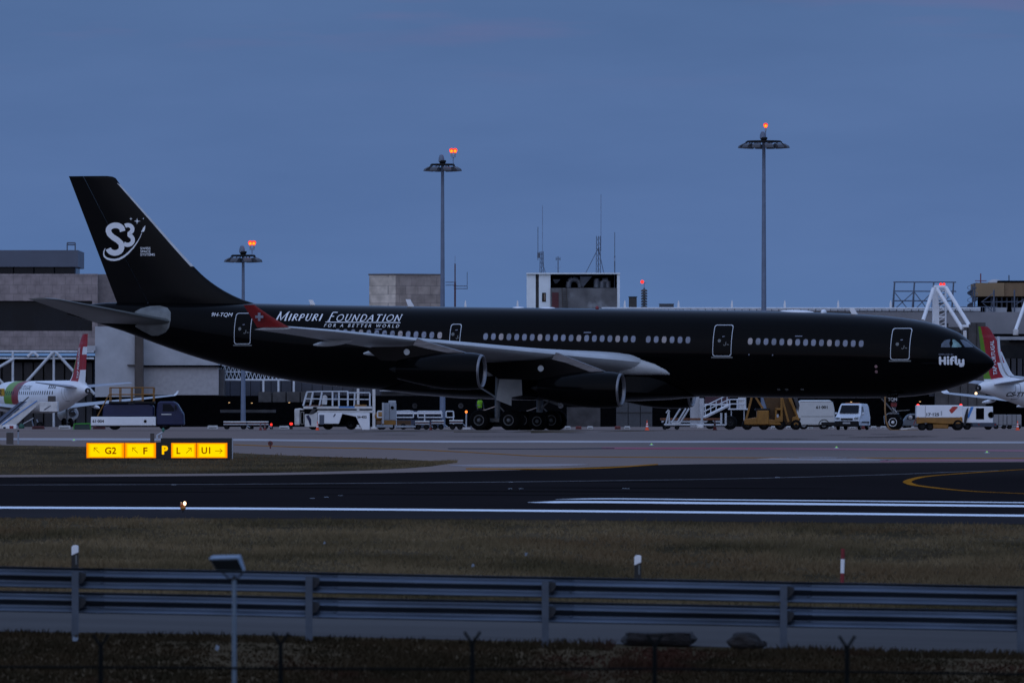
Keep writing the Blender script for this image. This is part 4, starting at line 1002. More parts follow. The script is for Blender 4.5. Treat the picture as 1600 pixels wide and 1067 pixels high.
# roof edge: pipes and white fins along the ridge
part(lambda m: ([m.tube(PX(940, v, DT - 1 + 2 * i), PX(1532, v + .3, DT - 1 + 2 * i), .13, M_truss, n=8) for i, v in enumerate((481.6, 484))]), 'roof_pipe', tm)
part(lambda m: bpx(m, 940, 1532, 484.8, 486.8, DT + 1, 4, M_pale), 'roof_kerb', tm)
part(lambda m: [bpx(m, 952 + 11.5 * k, 953 + 11.5 * k, 482, 487, DT + .2, .4, M_grey) for k in range(50)], 'roof_bracket', tm)
for i, u in enumerate((727, 808.5, 976, 1060, 1143.5, 1226, 1309.5, 1391.5)):
    m_ = MB(); p = PX(u, 484, DT); hh = (484 - 469) / F * DT; w_ = 1.75 / F * DT
    m_.prism([(-w_, 0), (w_, 0), (w_ * 1.05, hh * .35), (w_ * .7, hh * .8), (w_ * .35, hh), (-w_ * .3, hh * .93), (-w_ * .8, hh * .6)], -.18, .18, M_white); m_.build('roof_fin', tm, loc=p)
# ---- stone penthouse block
sb = thing('stone_block', 'beige stone clad plant block standing above the roofs beside the middle light mast', 'building', (0, 0, 0))
c0 = PX(618, 430, DT + 60); cl_ = PX(577, 430, DT + 62); cr_ = PX(690.5, 430, DT + 63); zt_ = c0.z; zb_ = PX(0, 492, DT + 60).z
bk = Vector((cr_.x - 2, DT + 78, 0))
m_ = MB(); V4 = [(c0.x, c0.y), (cr_.x, cr_.y), (cr_.x - 3, cr_.y + 12), (cl_.x, cl_.y)]
m_.add([(x, y, zb_) for x, y in V4] + [(x, y, zt_) for x, y in V4], [(0, 1, 5, 4), (1, 2, 6, 5), (2, 3, 7, 6), (3, 0, 4, 7), (4, 5, 6, 7)], [M_stone, M_stone, M_stone, M_stone_lit, M_stone]); m_.build('walls', sb)
m_ = MB(); V5 = [(c0.x, c0.y - .15), (cr_.x + .15, cr_.y), (cr_.x - 3, cr_.y + 12.2), (cl_.x - .15, cl_.y)]
m_.add([(x, y, zt_ + .004) for x, y in V5] + [(x, y, zt_ + .22) for x, y in V5], [(0, 1, 5, 4), (1, 2, 6, 5), (2, 3, 7, 6), (3, 0, 4, 7), (4, 5, 6, 7)], mat('stone_coping', (.15, .13, .12), .9)); m_.build('coping', sb)
# ---- plant tower
pt = thing('plant_tower', 'white and grey roof tower with an open recess of silver ducts', 'building', (0, 0, 0)); DP = DT + 40
M_tw = mat('tower_white_render', (0.80, 0.86, 0.88), 0.75, var=.08, scale=.4)
part(lambda m: (bpx(m, 823, 837, 427, 492, DP, 10, M_tw), bpx(m, 842, 860, 427, 492, DP, 10, M_tw)), 'white_wall', pt)
part(lambda m: bpx(m, 837, 842, 428, 492, DP + .5, 9, mat('tower_groove', (.06, .055, .055), .8)), 'groove', pt)
part(lambda m: bpx(m, 847, 853, 457.5, 471.5, DP - .06, .3, M_void), 'window', pt)
part(lambda m: bpx(m, 849.5, 852, 459, 470, DP - .1, .3, mat('window_blind', (.2, .14, .1), .8)), 'window_blind', pt)
part(lambda m: (bpx(m, 860.3, 964, 450, 492, DP - .3, 9, mat('stained_concrete', (.13, .128, .13), .9, var=.3, scale=.5, patch=((.26, .27, .28), .45, .58, .72)))), 'front_wall', pt)
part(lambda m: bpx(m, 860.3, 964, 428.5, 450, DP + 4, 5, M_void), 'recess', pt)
part(lambda m: (bpx(m, 822.5, 969, 426.4, 428.4, DP - .4, 10, M_tw), bpx(m, 964.2, 968.5, 428.4, 492, DP - .2, 10, M_tw), bpx(m, 960.5, 964, 428.4, 450, DP - .1, 4, M_void)), 'frame', pt)
part(lambda m: bpx(m, 862.5, 873, 457, 482, DP - .36, .3, mat('maroon_door', (.09, .016, .02), .6)), 'red_door', pt)
ld = MB()
for u in (878, 885): ld.tube(PX(u, 450, DP - .6), PX(u + 1.5, 484, DP - .6), .06, M_post, n=6)
for k in range(9): ld.tube(PX(878 + .16 * k, 453 + 3.6 * k, DP - .6), PX(885 + .16 * k, 453 + 3.6 * k, DP - .6), .045, M_post, n=5)
ld.build('ladder', pt)
M_duct = mat('silver_duct', (.17, .19, .225), .4, metal=.2, var=.2)
def duct(pts, r):
    m2 = MB(); m2.path([PX(u, v, DP + 2.2) for u, v in pts], r, M_duct, n=14); m2.build('duct', pt)
duct([(888, 449), (889, 440), (895, 436), (903, 438), (906, 443), (907, 449)], .38); duct([(932, 449), (932, 435.5)], .42); duct([(941, 449.5), (941, 439), (950, 439), (950, 449.5)], .42)
m2 = MB(); m2.loft([[PX(907, 446, DP + 1.6 + y) for y in (0, 1)] + [PX(911, 449, DP + 1.6 + y) for y in (1, 0)], [PX(906, 432, DP + 1 + y) for y in (0, 2)] + [PX(925, 432, DP + 1 + y) for y in (2, 0)]], M_duct, smooth=False); m2.build('duct_hood', pt)
m2 = MB(); m2.loft([[PX(867, 443, DP + 1.6 + y) for y in (0, 1)] + [PX(870, 443, DP + 1.6 + y) for y in (1, 0)], [PX(864, 436.5, DP + 1 + y) for y in (0, 2)] + [PX(876, 436.5, DP + 1 + y) for y in (2, 0)]], M_duct, smooth=False); m2.build('duct_hood', pt)
# antennas on the tower
M_ant = mat('aerial_steel', (.10, .12, .16), .5, metal=.5); M_whip = mat('pale_whip_aerial', (.22, .30, .42), .5)
def lattice(name, lab, u, vb, vt, w, d, extra, grp=None):
    t = thing(name, lab, 'antenna', PX(u, vb, d), group=grp); k = d / F; h = (vb - vt) * k; w *= k; m_ = MB()
    leg = [(-w / 2, -w / 2), (w / 2, -w / 2), (0, w / 2)]
    for x, y in leg: m_.tube((x, y, 0), (x * .85, y * .85, h), .045, M_ant, n=5)
    n_ = max(3, int(h / (w * 1.1)))
    for i in range(n_):
        for j in range(3):
            a, c = leg[j], leg[(j + 1) % 3]; m_.tube((a[0], a[1], h * i / n_), (c[0], c[1], h * (i + 1) / n_), .028, M_ant, n=4)
    m_.build('lattice', t); extra(t, k, h, w); return t
def ex1(t, k, h, w):
    MB().tube((.1, 0, h * .4), (.1, 0, h + 72 * k), .05, M_whip, n=6).build('whip', t); MB().tube((-6 * k, 0, h * .6), (-6 * k, 0, h + 38 * k), .045, M_ant, n=6).build('whip', t)
    MB().box(-7 * k, -3 * k, -.2, .2, h * .7, h * .95, M_ant).build('junction_box', t); MB().tube((w, 0, 0), (0, 0, h * .6), .04, M_ant, n=5).build('stay', t)
lattice('lattice_antenna', 'short lattice mast with tall pale whip on the left of the tower roof', 846.5, 427, 393, 6, DP + 3, ex1, 'antennas on the plant tower')
def ex2(t, k, h, w):
    MB().tube((4 * k, 0, h * .6), (4 * k, 0, h + 65 * k), .05, M_whip, n=6).build('whip', t)
    for a in ((-20 * k, 0), (8.5 * k, 0), (0, 3)): MB().tube((a[0], a[1], 0), (0, 0, h * .68), .05, M_ant, n=5).build('stay', t)
lattice('lattice_antenna', 'tallest lattice mast with two raking stays on the tower roof', 935, 427, 369, 7, DP + 3, ex2, 'antennas on the plant tower')
t = thing('pole_antenna', 'thin pole antenna with small loops between the two lattice masts', 'antenna', PX(872, 427, DP + 3)); k = (DP + 3) / F
m_ = MB(); m_.tube((0, 0, 0), (0, 0, 26 * k), .07, M_ant, n=6); m_.build('pole', t)
m_ = MB(); m_.tube((-3 * k, 0, 22 * k), (3 * k, 0, 22 * k), .05, M_ant, n=5); m_.path([(-3 * k, 0, 25 * k), (-3 * k, 0, 20 * k)], .05, M_ant); m_.path([(3 * k, 0, 25 * k), (3 * k, 0, 20 * k)], .05, M_ant); m_.path([(-4 * k, 0, 11 * k), (-3 * k, 0, 8 * k), (3 * k, 0, 8 * k), (4 * k, 0, 11 * k)], .05, M_whip); m_.build('loop', t)
t = thing('pole_antenna', 'single whip antenna on the right corner of the tower roof', 'antenna', PX(960.5, 450, DP + 1)); MB().tube((0, 0, 0), (0, 0, 50 * k), .08, M_ant, n=6).build('pole', t); MB().tube((0, 0, 48 * k), (0, 0, 87 * k), .045, M_ant, n=6).build('whip', t); MB().box(-1.5 * k, 1 * k, -.1, .1, 42 * k, 47 * k, M_whip).build('junction_box', t)
# red yard aerial right of the middle mast
t = thing('yard_aerial', 'red topped pole aerial with horizontal yards right of the middle light mast', 'antenna', PX(711, 486, DT + 30)); k = (DT + 30) / F
m_ = MB(); m_.tube((0, 0, 0), (0, 0, 44 * k), .13, mat('rust_red_pole', (.085, .025, .03), .6), n=8); m_.build('pole', t)
MB().tube((0, 0, 40 * k), (0, 0, 74 * k), .09, MATS['rust_red_pole'], n=6).build('red_pole', t); MB().tube((0, 0, 74 * k), (0, 0, 86 * k), .03, M_ant, n=4).build('whip', t)
m_ = MB()
for z, a, c in ((45, -15, 2), (40.5, -15, 2), (39, -2, 19), (35, -2, 19)): m_.tube((a * k, 0, z * k), (c * k, 0, z * k), .055, M_ant, n=5)
m_.tube((19 * k, 0, 34 * k), (19 * k, 0, 61 * k), .04, M_ant, n=5); m_.build('yard', t)
# banded obstruction mast and small rooftop boxes
t = thing('obstruction_mast', 'short banded mast with a single red lamp right of the plant tower', 'obstruction light', PX(1006.5, 486, DT + 10)); k = (DT + 10) / F
m_ = MB(); m_.tube((0, 0, 0), (0, 0, 36 * k), .12, M_ant, n=8); m_.build('pole', t)
for i in range(8): MB().lathe([(0, .1), (0, .43), (.12, .46), (.30, .3), (.30, .1)], (0, 0, (1 + 4.2 * i) * k), (0, 0, 1), M_dconc, 14).build('band', t)
LRED = lamp('red_obstruction_glow', (1.0, 0.035, 0.025), 1.9); LCORE = lamp('orange_lamp_core', (1.0, 0.36, 0.02), 1.6)
MB().ball((-3 * k, 0, 45.5 * k), .24, .24, .24, LRED).build('red_lamp', t); MB().tube((0, 0, 36 * k), (0, 0, 45 * k), .06, M_whip, n=5).build('lamp_stem', t); MB().bar((-3 * k, 0, 44 * k), (3 * k, 0, 44 * k), .05, .05, M_ant).build('lamp_arm', t)
t = thing('chimney', 'square dark chimney stack beside the banded red lamp mast', 'chimney', PX(988.8, 488, DT + 8)); m_ = MB(); m_.box(-.55, .55, 0, 1.1, 0, 23.5 * k, mat('chimney_render', (.055, .05, .045), .9)); m_.build('stack', t); MB().box(-.62, .62, -.07, 1.17, 23.5 * k, 24.6 * k, M_void).build('cap', t)
t = thing('rooftop_unit', 'low grey rooftop unit on the terminal ridge', 'ventilation unit', PX(1041.5, 486, DT + 2)); m_ = MB(); m_.box(-1.0, 1.0, 0, 1.6, 0, 10.6 * k, mat('rooftop_unit_grey', (.06, .066, .076), .7)); m_.build('casing', t, bevel=.05); MB().box(-1.05, 1.05, -.05, 1.65, 10.6 * k, 11.4 * k, M_grey).build('lid', t)
# ---- white cable-stayed pylon, right
wp = thing('stayed_pylon', 'white roof pylon with raking tubes and two red lamps above the airliner nose', 'pylon', PX(1468, 530, DT - 14)); k = (DT - 14) / F
def q3(u, v, dy=0): return ((u - 1468) * k, dy, (530 - v) * k)
M_wp = mat('pylon_white_paint', (.80, .82, .84), .45, var=.08)
m_ = MB()
m_.loft([[q3(1457, 530, 0), q3(1468.5, 530, 0), q3(1468.5, 530, 1.5), q3(1457, 530, 1.5)], [q3(1457.5, 450, 0), q3(1466, 450, 0), q3(1466, 450, 1.5), q3(1457.5, 450, 1.5)]], M_wp, smooth=False)
m_.build('shaft', wp)
m_ = MB()
for k2 in range(11):
    v = 452 + 7 * k2; m_.box(q3(1467, 0)[0], q3(1477.5, 0)[0], 0.1, 1.4, q3(0, v + 2.2)[2], q3(0, v)[2], M_grey if k2 % 2 else M_wp)
    m_.bar(q3(1467, v + 7, .1), q3(1477, v + 1, .1), .1, .1, M_wp)
m_.tube(q3(1477.6, 530, .1), q3(1477.6, 448, .1), .12, M_wp, n=8); m_.build('ladder_frame', wp)
m_ = MB(); m_.box(q3(1459, 0)[0], q3(1478, 0)[0], -.3, 1.6, q3(0, 450.5)[2], q3(0, 446)[2], M_wp); m_.build('head_beam', wp, bevel=.06)
for i, (a, c) in enumerate((((1458, 451), (1440.5, 501)), ((1463, 451), (1502, 515)), ((1477, 449), (1512, 508)))): MB().tube(q3(*a, -1.0), q3(*c, -3.5), .27, M_wp, n=12).build('raking_tube', wp)
MB().tube(q3(1459, 499, -.5), q3(1453, 530, -.5), .15, M_wp, n=8).build('strut', wp)
m_ = MB(); m_.box(q3(1501, 0)[0], q3(1511.5, 0)[0], -4.2, -3.0, q3(0, 512)[2], q3(0, 508)[2], M_wp); m_.box(q3(1503, 0)[0], q3(1508, 0)[0], -4, -3.3, q3(0, 530)[2], q3(0, 517)[2], M_dwhite); m_.build('anchor', wp, bevel=.05)
for u in (1470.2, 1475): MB().ball(q3(u, 444.3, .4), .19, .19, .21, LRED).build('red_lamp', wp)
wp2 = thing('stayed_pylon', 'white raking tube of a pylon at the right edge of the photo', 'pylon', PX(1590, 530, DT - 14)); o_ = lambda u, v, dy=0: ((u - 1590) * k, dy, (530 - v) * k)
MB().tube(o_(1606, 462, 0), o_(1585, 516, -3), .24, M_wp, n=12).build('raking_tube', wp2); m_ = MB(); m_.box(o_(1581, 0)[0], o_(1589, 0)[0], -3.6, -2.6, o_(0, 524)[2], o_(0, 515)[2], M_dwhite); m_.build('anchor', wp2, bevel=.05)
m_ = MB(); m_.loft([[o_(1604, 530, 0), o_(1616, 530, 0), o_(1616, 530, 1.5), o_(1604, 530, 1.5)], [o_(1604, 446, 0), o_(1613, 446, 0), o_(1613, 446, 1.5), o_(1604, 446, 1.5)]], M_wp, smooth=False); m_.build('shaft', wp2)
# ---- billboard scaffold
bs = thing('scaffold_frame', 'empty grey steel sign scaffold on the roof behind the white pylon', 'scaffold', PX(1444, 487, DT + 6)); k = (DT + 6) / F
m_ = MB(); q4 = lambda u, v, dy=0: ((u - 1444) * k, dy, (487 - v) * k)
for ub, ut in ((1394, 1398), (1425, 1429), (1456, 1459), (1487, 1490)): m_.tube(q4(ub, 487), q4(ut, 440.5), .11, M_ant, n=6); m_.tube(q4(ut - .5, 487, 2.5), q4(ut - .5, 452, .3), .07, M_ant, n=5)
for v in (440.7, 455, 470): m_.tube(q4(1396, v), q4(1494, v + .3), .085, M_ant, n=6)
for a, c in (((1398, 457), (1419, 484)), ((1427, 457), (1398, 483)), ((1429, 457), (1448, 482)), ((1456, 457), (1430, 483)), ((1458, 470), (1486, 485)), ((1489, 457), (1462, 484))): m_.tube(q4(*a), q4(*c), .07, M_ant, n=5)
m_.build('frame', bs)
# ---- control cabin, top right
cc_ = thing('control_cabin', 'tan flat roofed control cabin on dark columns at the right edge', 'building', (0, 0, 0)); DC = DT + 16
M_tan = mat('tan_cabin_cladding', (.25, .165, .085), .7, var=.08, scale=.3)
part(lambda m: bpx(m, 1524.5, 1569, 442, 463, DC, 14, M_tan), 'cabin', cc_)
part(lambda m: bpx(m, 1569.05, 1680, 441.5, 463, DC + .3, 14, mat('shaded_cabin_cladding', (.185, .115, .058), .7, var=.1, scale=.3, stretch=(6, 1, 1))), 'cabin_right_face', cc_)  # right face of the same cabin, its shade painted in as browner cladding
part(lambda m: bpx(m, 1560, 1680, 438.5, 441.4, DC + .2, 14, M_void), 'roof_edge', cc_)
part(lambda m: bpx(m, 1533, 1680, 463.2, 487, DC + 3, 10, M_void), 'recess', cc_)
part(lambda m: [bpx(m, 1548 + 8 * j, 1550.5 + 8 * j, 465, 484, DC + 2.8, .3, M_clad) for j in range(12)], 'shutter', cc_)
part(lambda m: [bpx(m, u0, u1, 480.5, 489, DC - 1, 2, M_pale) for u0, u1 in ((1541, 1573), (1582, 1620))], 'roof_kerb', cc_)
m_ = MB(); p = PX(1555, 441.9, DC + 4); m_.lathe([(0, 1.05), (.2, .95), (.45, .5), (.5, .001)], p, (0, 0, 1), M_pale, 20); m_.build('roof_dome', cc_)
m_ = MB(); p = PX(1532.3, 442, DC + 2); kk = (DC + 2) / F
m_.tube(p, p + Vector((0, 0, 14.5 * kk)), .085, mat('red_aerial_paint', (.16, .012, .016), .5), n=6); m_.tube(p + Vector((-9 * kk, 0, 3.2 * kk)), p + Vector((9 * kk, 0, 3.2 * kk)), .05, MATS['red_aerial_paint'], n=5); m_.build('red_aerial', cc_)
MB().tube(PX(1576.5, 439, DC + 3), PX(1576.5, 430, DC + 3), .08, M_ant, n=6).build('aerial', cc_)
fr = MB()
for u in (1553, 1585): fr.tube(PX(u, 488, DC - 2), PX(u, 453, DC - 2), .12, M_ant, n=6)
fr.tube(PX(1533, 472, DC - 2), PX(1640, 471, DC - 2), .07, M_ant, n=6)
for a, c in (((1534, 472), (1552, 458)), ((1585, 477), (1612, 460)), ((1536, 474), (1551, 487)), ((1554, 458), (1548, 487))): fr.tube(PX(*a, DC - 2), PX(*c, DC - 2), .06, M_ant, n=5)
for j in range(22): fr.tube(PX(1484 + 3.4 * j, 488, DC - 3), PX(1484 + 3.4 * j, 479.5, DC - 3), .04, M_ant, n=4)
fr.tube(PX(1484, 479.6, DC - 3), PX(1558, 479.6, DC - 3), .06, M_ant, n=5)
fr.build('railing', cc_)
st_ = MB(); kk = (DC - 3) / F; c0 = PX(1519.5, 487, DC - 3)
st_.tube(c0 + Vector((0, 0, 0)), c0 + Vector((0, 0, 40 * kk)), .10, M_ant, n=8); st_.tube(c0 + Vector((3 * kk, -.5, 0)), c0 + Vector((3 * kk, -.5, 44 * kk)), .10, M_ant, n=8)
pr = None
for j in range(34):
    a = j * .36; z = j * 1.12 * kk; r = .72
    pz = c0 + Vector((r * math.cos(a), r * math.sin(a), z)); st_.bar(c0 + Vector((0, 0, z)), pz, .05, .16, M_ant)
    if pr is not None: st_.tube(pr, pz, .035, M_ant, n=4); st_.tube(pr + Vector((0, 0, .75)), pz + Vector((0, 0, .75)), .03, M_ant, n=4)
    pr = pz
st_.build('spiral_stair', cc_)

# ================================================================== LIGHT MASTS
def mast(u, vhead, r0, nlamp, rad, lab, lamps, d=790.0):
    p0 = at(u, d); k = d / F; h = (VH - vhead) * k - p0.z
    t = thing('light_mast', lab, 'light mast', p0, group='apron light masts')
    MB().tube((0, 0, 0), (0, 0, h + .5), r0, mat('mast_paint', (.13, .165, .235), .5, var=.14, scale=1.2), r1=r0 * .52, n=16).build('pole', t)
    MB().box(-.45, .45, -.45, .45, 0.01, .12, M_conc).build('base_plate', t)
    MB().box(.1, .27, -r0 - .12, -r0 + .05, 2.1, 4.6, M_steel).build('service_box', t) if False else None
    m_ = MB(); m_.lathe([(-.06, .25), (-.06, rad * .62), (.06, rad * .62), (.06, .25), (-.06, .25)], (0, 0, h + .15), (0, 0, 1), M_dark, 28)
    for j in range(6):
        a = j * math.pi / 3; m_.bar((0, 0, h + .1), (rad * .66 * math.cos(a), rad * .66 * math.sin(a), h + .1), .1, .1, M_dark)
    m_.lathe([(0, .15), (.3, .32), (.42, .3), (.42, .001)], (0, 0, h + .1), (0, 0, 1), M_dark, 14); m_.build('head_ring', t)
    m_ = MB(); m_.lathe([(0, .26), (.3, .24), (.55, .15), (.62, .001)], (-.1, 0, h + .42), (0, 0, 1), MATS['mast_paint'], 14); m_.build('pulley_cover', t)
    for j in range(nlamp):
        a = 2 * math.pi * (j + .35) / nlamp; ca, sa = math.cos(a), math.sin(a); R_ = rad * .76
        m_ = MB(); w = .30
        ux, uy = -sa, ca
        pr_ = []
        for dr, dz, ww in ((-.30, .14, .22), (.02, .16, .34), (.34, -.02, .36), (.42, -.20, .34), (-.10, -.24, .34), (-.34, -.04, .24)):
            pr_.append([(ca * (R_ + dr) + ux * ww, sa * (R_ + dr) + uy * ww, h - .22 + dz), (ca * (R_ + dr) - ux * ww, sa * (R_ + dr) - uy * ww, h - .22 + dz)])
        va = [p[0] for p in pr_] + [p[1] for p in pr_]; n_ = len(pr_)
        m_.add(va, [list(range(n_)), list(range(2 * n_ - 1, n_ - 1, -1))] + [(i, (i + 1) % n_, (i + 1) % n_ + n_, i + n_) for i in range(n_)], mat('floodlight_casing', (.055, .058, .068), .5))
        m_.bar((ca * rad * .6, sa * rad * .6, h + .1), (ca * R_, sa * R_, h - .1), .06, .06, M_dark); m_.build('floodlight', t)
    for du, dv in lamps:
        x, z = du * k, h - dv * k
        m_ = MB(); m_.lathe([(0, .09), (.12, .16), (.26, .20), (.38, .13), (.42, .001)], (x, 0, z - .2), (0, 0, 1), LRED, 16); lp = m_.build('red_lamp', t)
        MB().ball((x, -.15, z - .03), .12, .09, .12, LCORE).build('lamp_core', lp)
        MB().tube((x, 0, z - .48), (x, 0, z - .2), .07, M_alu, n=8).build('lamp_stem', t)
    x = lamps[0][0] * k if len(lamps) == 1 else (lamps[0][0] + lamps[1][0]) / 2 * k
    z = h - lamps[0][1] * k - .45
    if len(lamps) > 1: MB().box(x - .2, x + .2, -.1, .1, z - .15, z + .02, M_whip).build('lamp_bracket', t)
    MB().tube((x, 0, h + .1), (x, 0, z), .05, M_whip, n=6).build('lamp_pole', t)
    return t
mast(380, 402, .22, 8, 1.62, 'shortest light mast, right beside the black tail fin', ((11.2, -22), (16.6, -22)))
mast(691.5, 260, .25, 8, 1.62, 'middle height light mast beside the stone block', ((14, -24.2), (19.6, -24.2)))
mast(1193.5, 224, .27, 12, 2.4, 'tallest light mast with the widest head, above the front fuselage', ((2.8, -27.5),))
# ================================================================== TWIN-ENGINED AIRLINERS BEHIND
def twin(label, pos_tail, rz, paint, side, words, reg, big=1.0):
    """twin-jet, nose at local x=0, tail at x=-37.5, nose towards +x"""
    fwd = Vector((math.cos(rz), math.sin(rz), 0)); o0 = Vector(pos_tail) + fwd * 37.5; o0.z = -0.42
    t = thing('twin_airliner', label, 'airliner', o0, rz, 'white twin engined airliners')
    top = pchip([(-37.5, 4.95), (-36, 5.45), (-33, 5.85), (-28, 5.93), (-8, 5.93), (-5, 5.85), (-3, 5.45), (-1.6, 4.75), (-.6, 4.1), (0, 3.45)])
    bot = pchip([(-37.5, 4.25), (-35, 3.75), (-31, 2.95), (-27, 2.15), (-23, 1.80), (-8, 1.78), (-4, 1.9), (-2, 2.25), (-.7, 2.85), (0, 3.4)])
    n = 40; xs = [-.01, -.15, -.4, -.8, -1.4, -2.2, -3.2, -4.5, -6, -8, -9, -10.2, -10.21, -12.2, -12.21, -15, -20] + frange(-23, -37.5, 16)
    b_ = MB(); rings = []
    for x in xs:
        zt_, zb_ = top(x), bot(x); rz_ = (zt_ - zb_) / 2; zc = (zt_ + zb_) / 2; ry = rz_ * .955
        rings.append([(x, ry * math.sin(2 * math.pi * i / n), zc + rz_ * math.cos(2 * math.pi * i / n)) for i in range(n)])
    b_.loft(rings, lambda k, i: M_green if -10.3 < xs[k] < -8.9 else (M_red if -12.3 < xs[k] <= -10.2 else M_white) if words else M_white)
    f_ = b_.build('fuselage', t, ang=60)
    def on(x, z, off=.02):
        zt_, zb_ = top(x), bot(x); rz_ = (zt_ - zb_) / 2; zc = (zt_ + zb_) / 2; s_ = max(-.99, min(.99, (z - zc) / rz_)); c_ = math.sqrt(1 - s_ * s_)
        return Vector((x, side * (rz_ * .955 * c_ + off * c_), z + off * s_))
    def along(x_aft, x_fwd, z0, z1):  # text runs forward->aft on port, aft->forward on starboard
        xa, xb = (x_fwd, x_aft) if side > 0 else (x_aft, x_fwd)
        return lambda a, c: on(xa + (xb - xa) * a, z0 + (z1 - z0) * c)
    MB().lathe([(-.1, .36), (.05, .36), (.3, .30), (.3, .2), (0, .18), (0, .001)], (-37.45, 0, 4.6), (-1, 0, .03), M_dark, 18).build('tail_exhaust', t)
    for i in range(26):
        if i in (8, 9): continue
        x = -6.8 - .86 * i; w_ = MB(); w_.add([on(x - .15, 4.15), on(x + .15, 4.15), on(x + .15, 4.6), on(x - .15, 4.6)], [(0, 1, 2, 3)], M_glass); w_.build('cabin_window', t)
    for x in (-5.2, -31.6):
        w_ = MB(); stroke(w_, [(x - .42, 3.3), (x - .42, 5.1), (x + .42, 5.1), (x + .42, 3.3), (x - .42, 3.3)], .06, lambda a, c: on(a, c), M_belly, seg=.4); w_.build('door', t)
    if words:
        put_text(MB(), 'PORTUGAL', along(-19.5, -13.4, 4.75, 5.35), M_belly, shear=.2).build('fuselage_lettering', t)
        m2 = MB(); 
        for k in range(4): m2.add([on(-29.0 + .7 * k, 4.9), on(-28.6 + .7 * k, 4.9), on(-28.2 + .7 * k, 5.35), on(-28.6 + .7 * k, 5.35)], [(0, 1, 2, 3)], M_dark)
        m2.build('aft_marking', t)
    if reg: put_text(MB(), reg, along(-33.3, -29.2, 3.62, 4.15) if side < 0 else along(-33, -30, 3.4, 3.8), M_ink, shear=.15, bold=.03).build('registration', t)
    # fin
    zs2 = frange(5.3, 11.76, 20); cs2 = [0, .01, .05, .12, .2, .3, .42, .43, .52, .62, .63, .74, .82, .9, 1]; rr = []
    le_ = pchip([(5.3, -27.6), (5.75, -29.8), (6.3, -31.0), (7.5, -32.0), (11.4, -35.2), (11.76, -35.8)])
    def tef(z): return -36.4 - (z - 5.3) / 6.46 * 1.15
    def fw(c): return .30 * (AF[[i for i in range(len(AF)) if AF[i][0] <= c + 1e-6][-1]][1] + 0) + .01
    for z in zs2:
        l_, t_ = le_(z), tef(z); s1 = [(l_ + (t_ - l_) * c, fw(c) * (1 if l_ - t_ > 3 else .7), z) for c in cs2]
        rr.append(s1 + [(x, -y, z_) for x, y, z_ in reversed(s1)])
    nc = len(cs2)
    def pm(k, i):
        j = i if i < nc - 1 else (2 * nc - 2 - i); j = max(0, min(nc - 2, j)); c = (cs2[j] + cs2[j + 1]) / 2
        return paint(c, (zs2[k] + zs2[min(k + 1, 20)]) / 2)
    b_ = MB(); b_.loft(rr, pm, smooth=False); fn_ = b_.build('tail_fin', t)
    # words up the fin
    def fint(a, c):
        z = 6.15 + 4.0 * a; l_, t_ = le_(z), tef(z); mid = t_ + (2.05 if side < 0 else 2.55)
        return Vector((mid - (c - .5) * .78 * (1 if side < 0 else -1), side * .20, z))
    put_text(MB(), 'TAP PORTUGAL', fint, M_mark, bold=.02).build('fin_lettering', fn_)
    # surfaces
    def surf(secs, m, name, par=None):
        out = []
        for sg in (1, -1):
            b2 = MB(); b2.loft([section(-y, x, ch, z, tk, R(1)) for y, x, ch, z, tk in secs], m); out.append((b2 if sg < 0 else mirror(b2)).build(name, t, ang=50))
        return out
    M_tw_ = mat('white_wing_paint', (.36, .38, .40), .4, var=.08)
    ws = surf([(1.7, -11.6, 7.2, 2.35, .13), (6.4, -14.7, 3.9, 2.85, .115), (17.0, -20.3, 1.6, 4.05, .10)], M_tw_, 'wing')
    for sg, w in zip((1, -1), ws):
        y0 = 17.0 * sg; sh = MB(); rr = []
        for k in range(9):
            tt = k / 8; a = tt ** .7 * 1.35; yy = y0 + sg * (1.0 * math.sin(min(a, 1.1)) / .9 * (.55 + .3 * tt)) * (.25 + .75 * big); zz = 4.05 + 2.45 * big * tt ** 1.6; xl_ = -20.3 - 1.3 * tt; ch = 1.6 - 0.95 * tt; th_ = .10
            rr.append([(xl_, yy, zz), (xl_ - ch * .4, yy + sg * th_, zz), (xl_ - ch, yy, zz), (xl_ - ch * .4, yy - sg * th_, zz)])
        sh.loft(rr, M_white); sh.build('sharklet', w, ang=60)
        for y, L_ in ((7.3, 3.2), (11.6, 2.6)):
            m2 = MB(); f2 = (y - 6.4) / 10.6; xt_ = -14.7 - 3.9 - (20.3 + 1.6 - 18.6) * f2; zz = 2.62 + 1.2 * f2; rr = []
            for k in range(9):
                tt = k / 8; r_ = .24 * math.sin(math.pi * (.06 + .9 * tt)) ** .6; rr.append([(xt_ + L_ * .55 - L_ * tt, y * sg + r_ * .8 * math.cos(2 * math.pi * q_ / 10), zz - .25 * tt + r_ * math.sin(2 * math.pi * q_ / 10)) for q_ in range(10)])
            m2.loft(rr, M_white); m2.build('flap_fairing', w)
    surf([(.5, -31.6, 3.9, 5.05, .11), (6.22, -35.2, 1.5, 5.62, .09)], mat('stabiliser_paint', (.30, .32, .36), .4, var=.08), 'stabiliser')
    for sg in (1, -1):
        e_ = MB(); e_.lathe([(.12, .80), (0, .90), (.1, 1.0), (.9, 1.10), (2.2, 1.05), (3.4, .8), (3.45, .55)], (-10.6, 5.75 * sg, 1.75), (-1, 0, 0), M_white, 28); en = e_.build('engine', t)
        MB().prism([(-11.4, 2.7), (-13.2, 2.95), (-16.4, 2.7), (-15, 2.4), (-13.6, 2.2)], 5.75 * sg - .16, 5.75 * sg + .16, M_white).build('pylon', en)
        MB().lathe([(3.3, .5), (4.4, .18), (4.6, .001)], (-10.6, 5.75 * sg, 1.75), (-1, 0, 0), M_alu, 16).build('exhaust_cone', en)
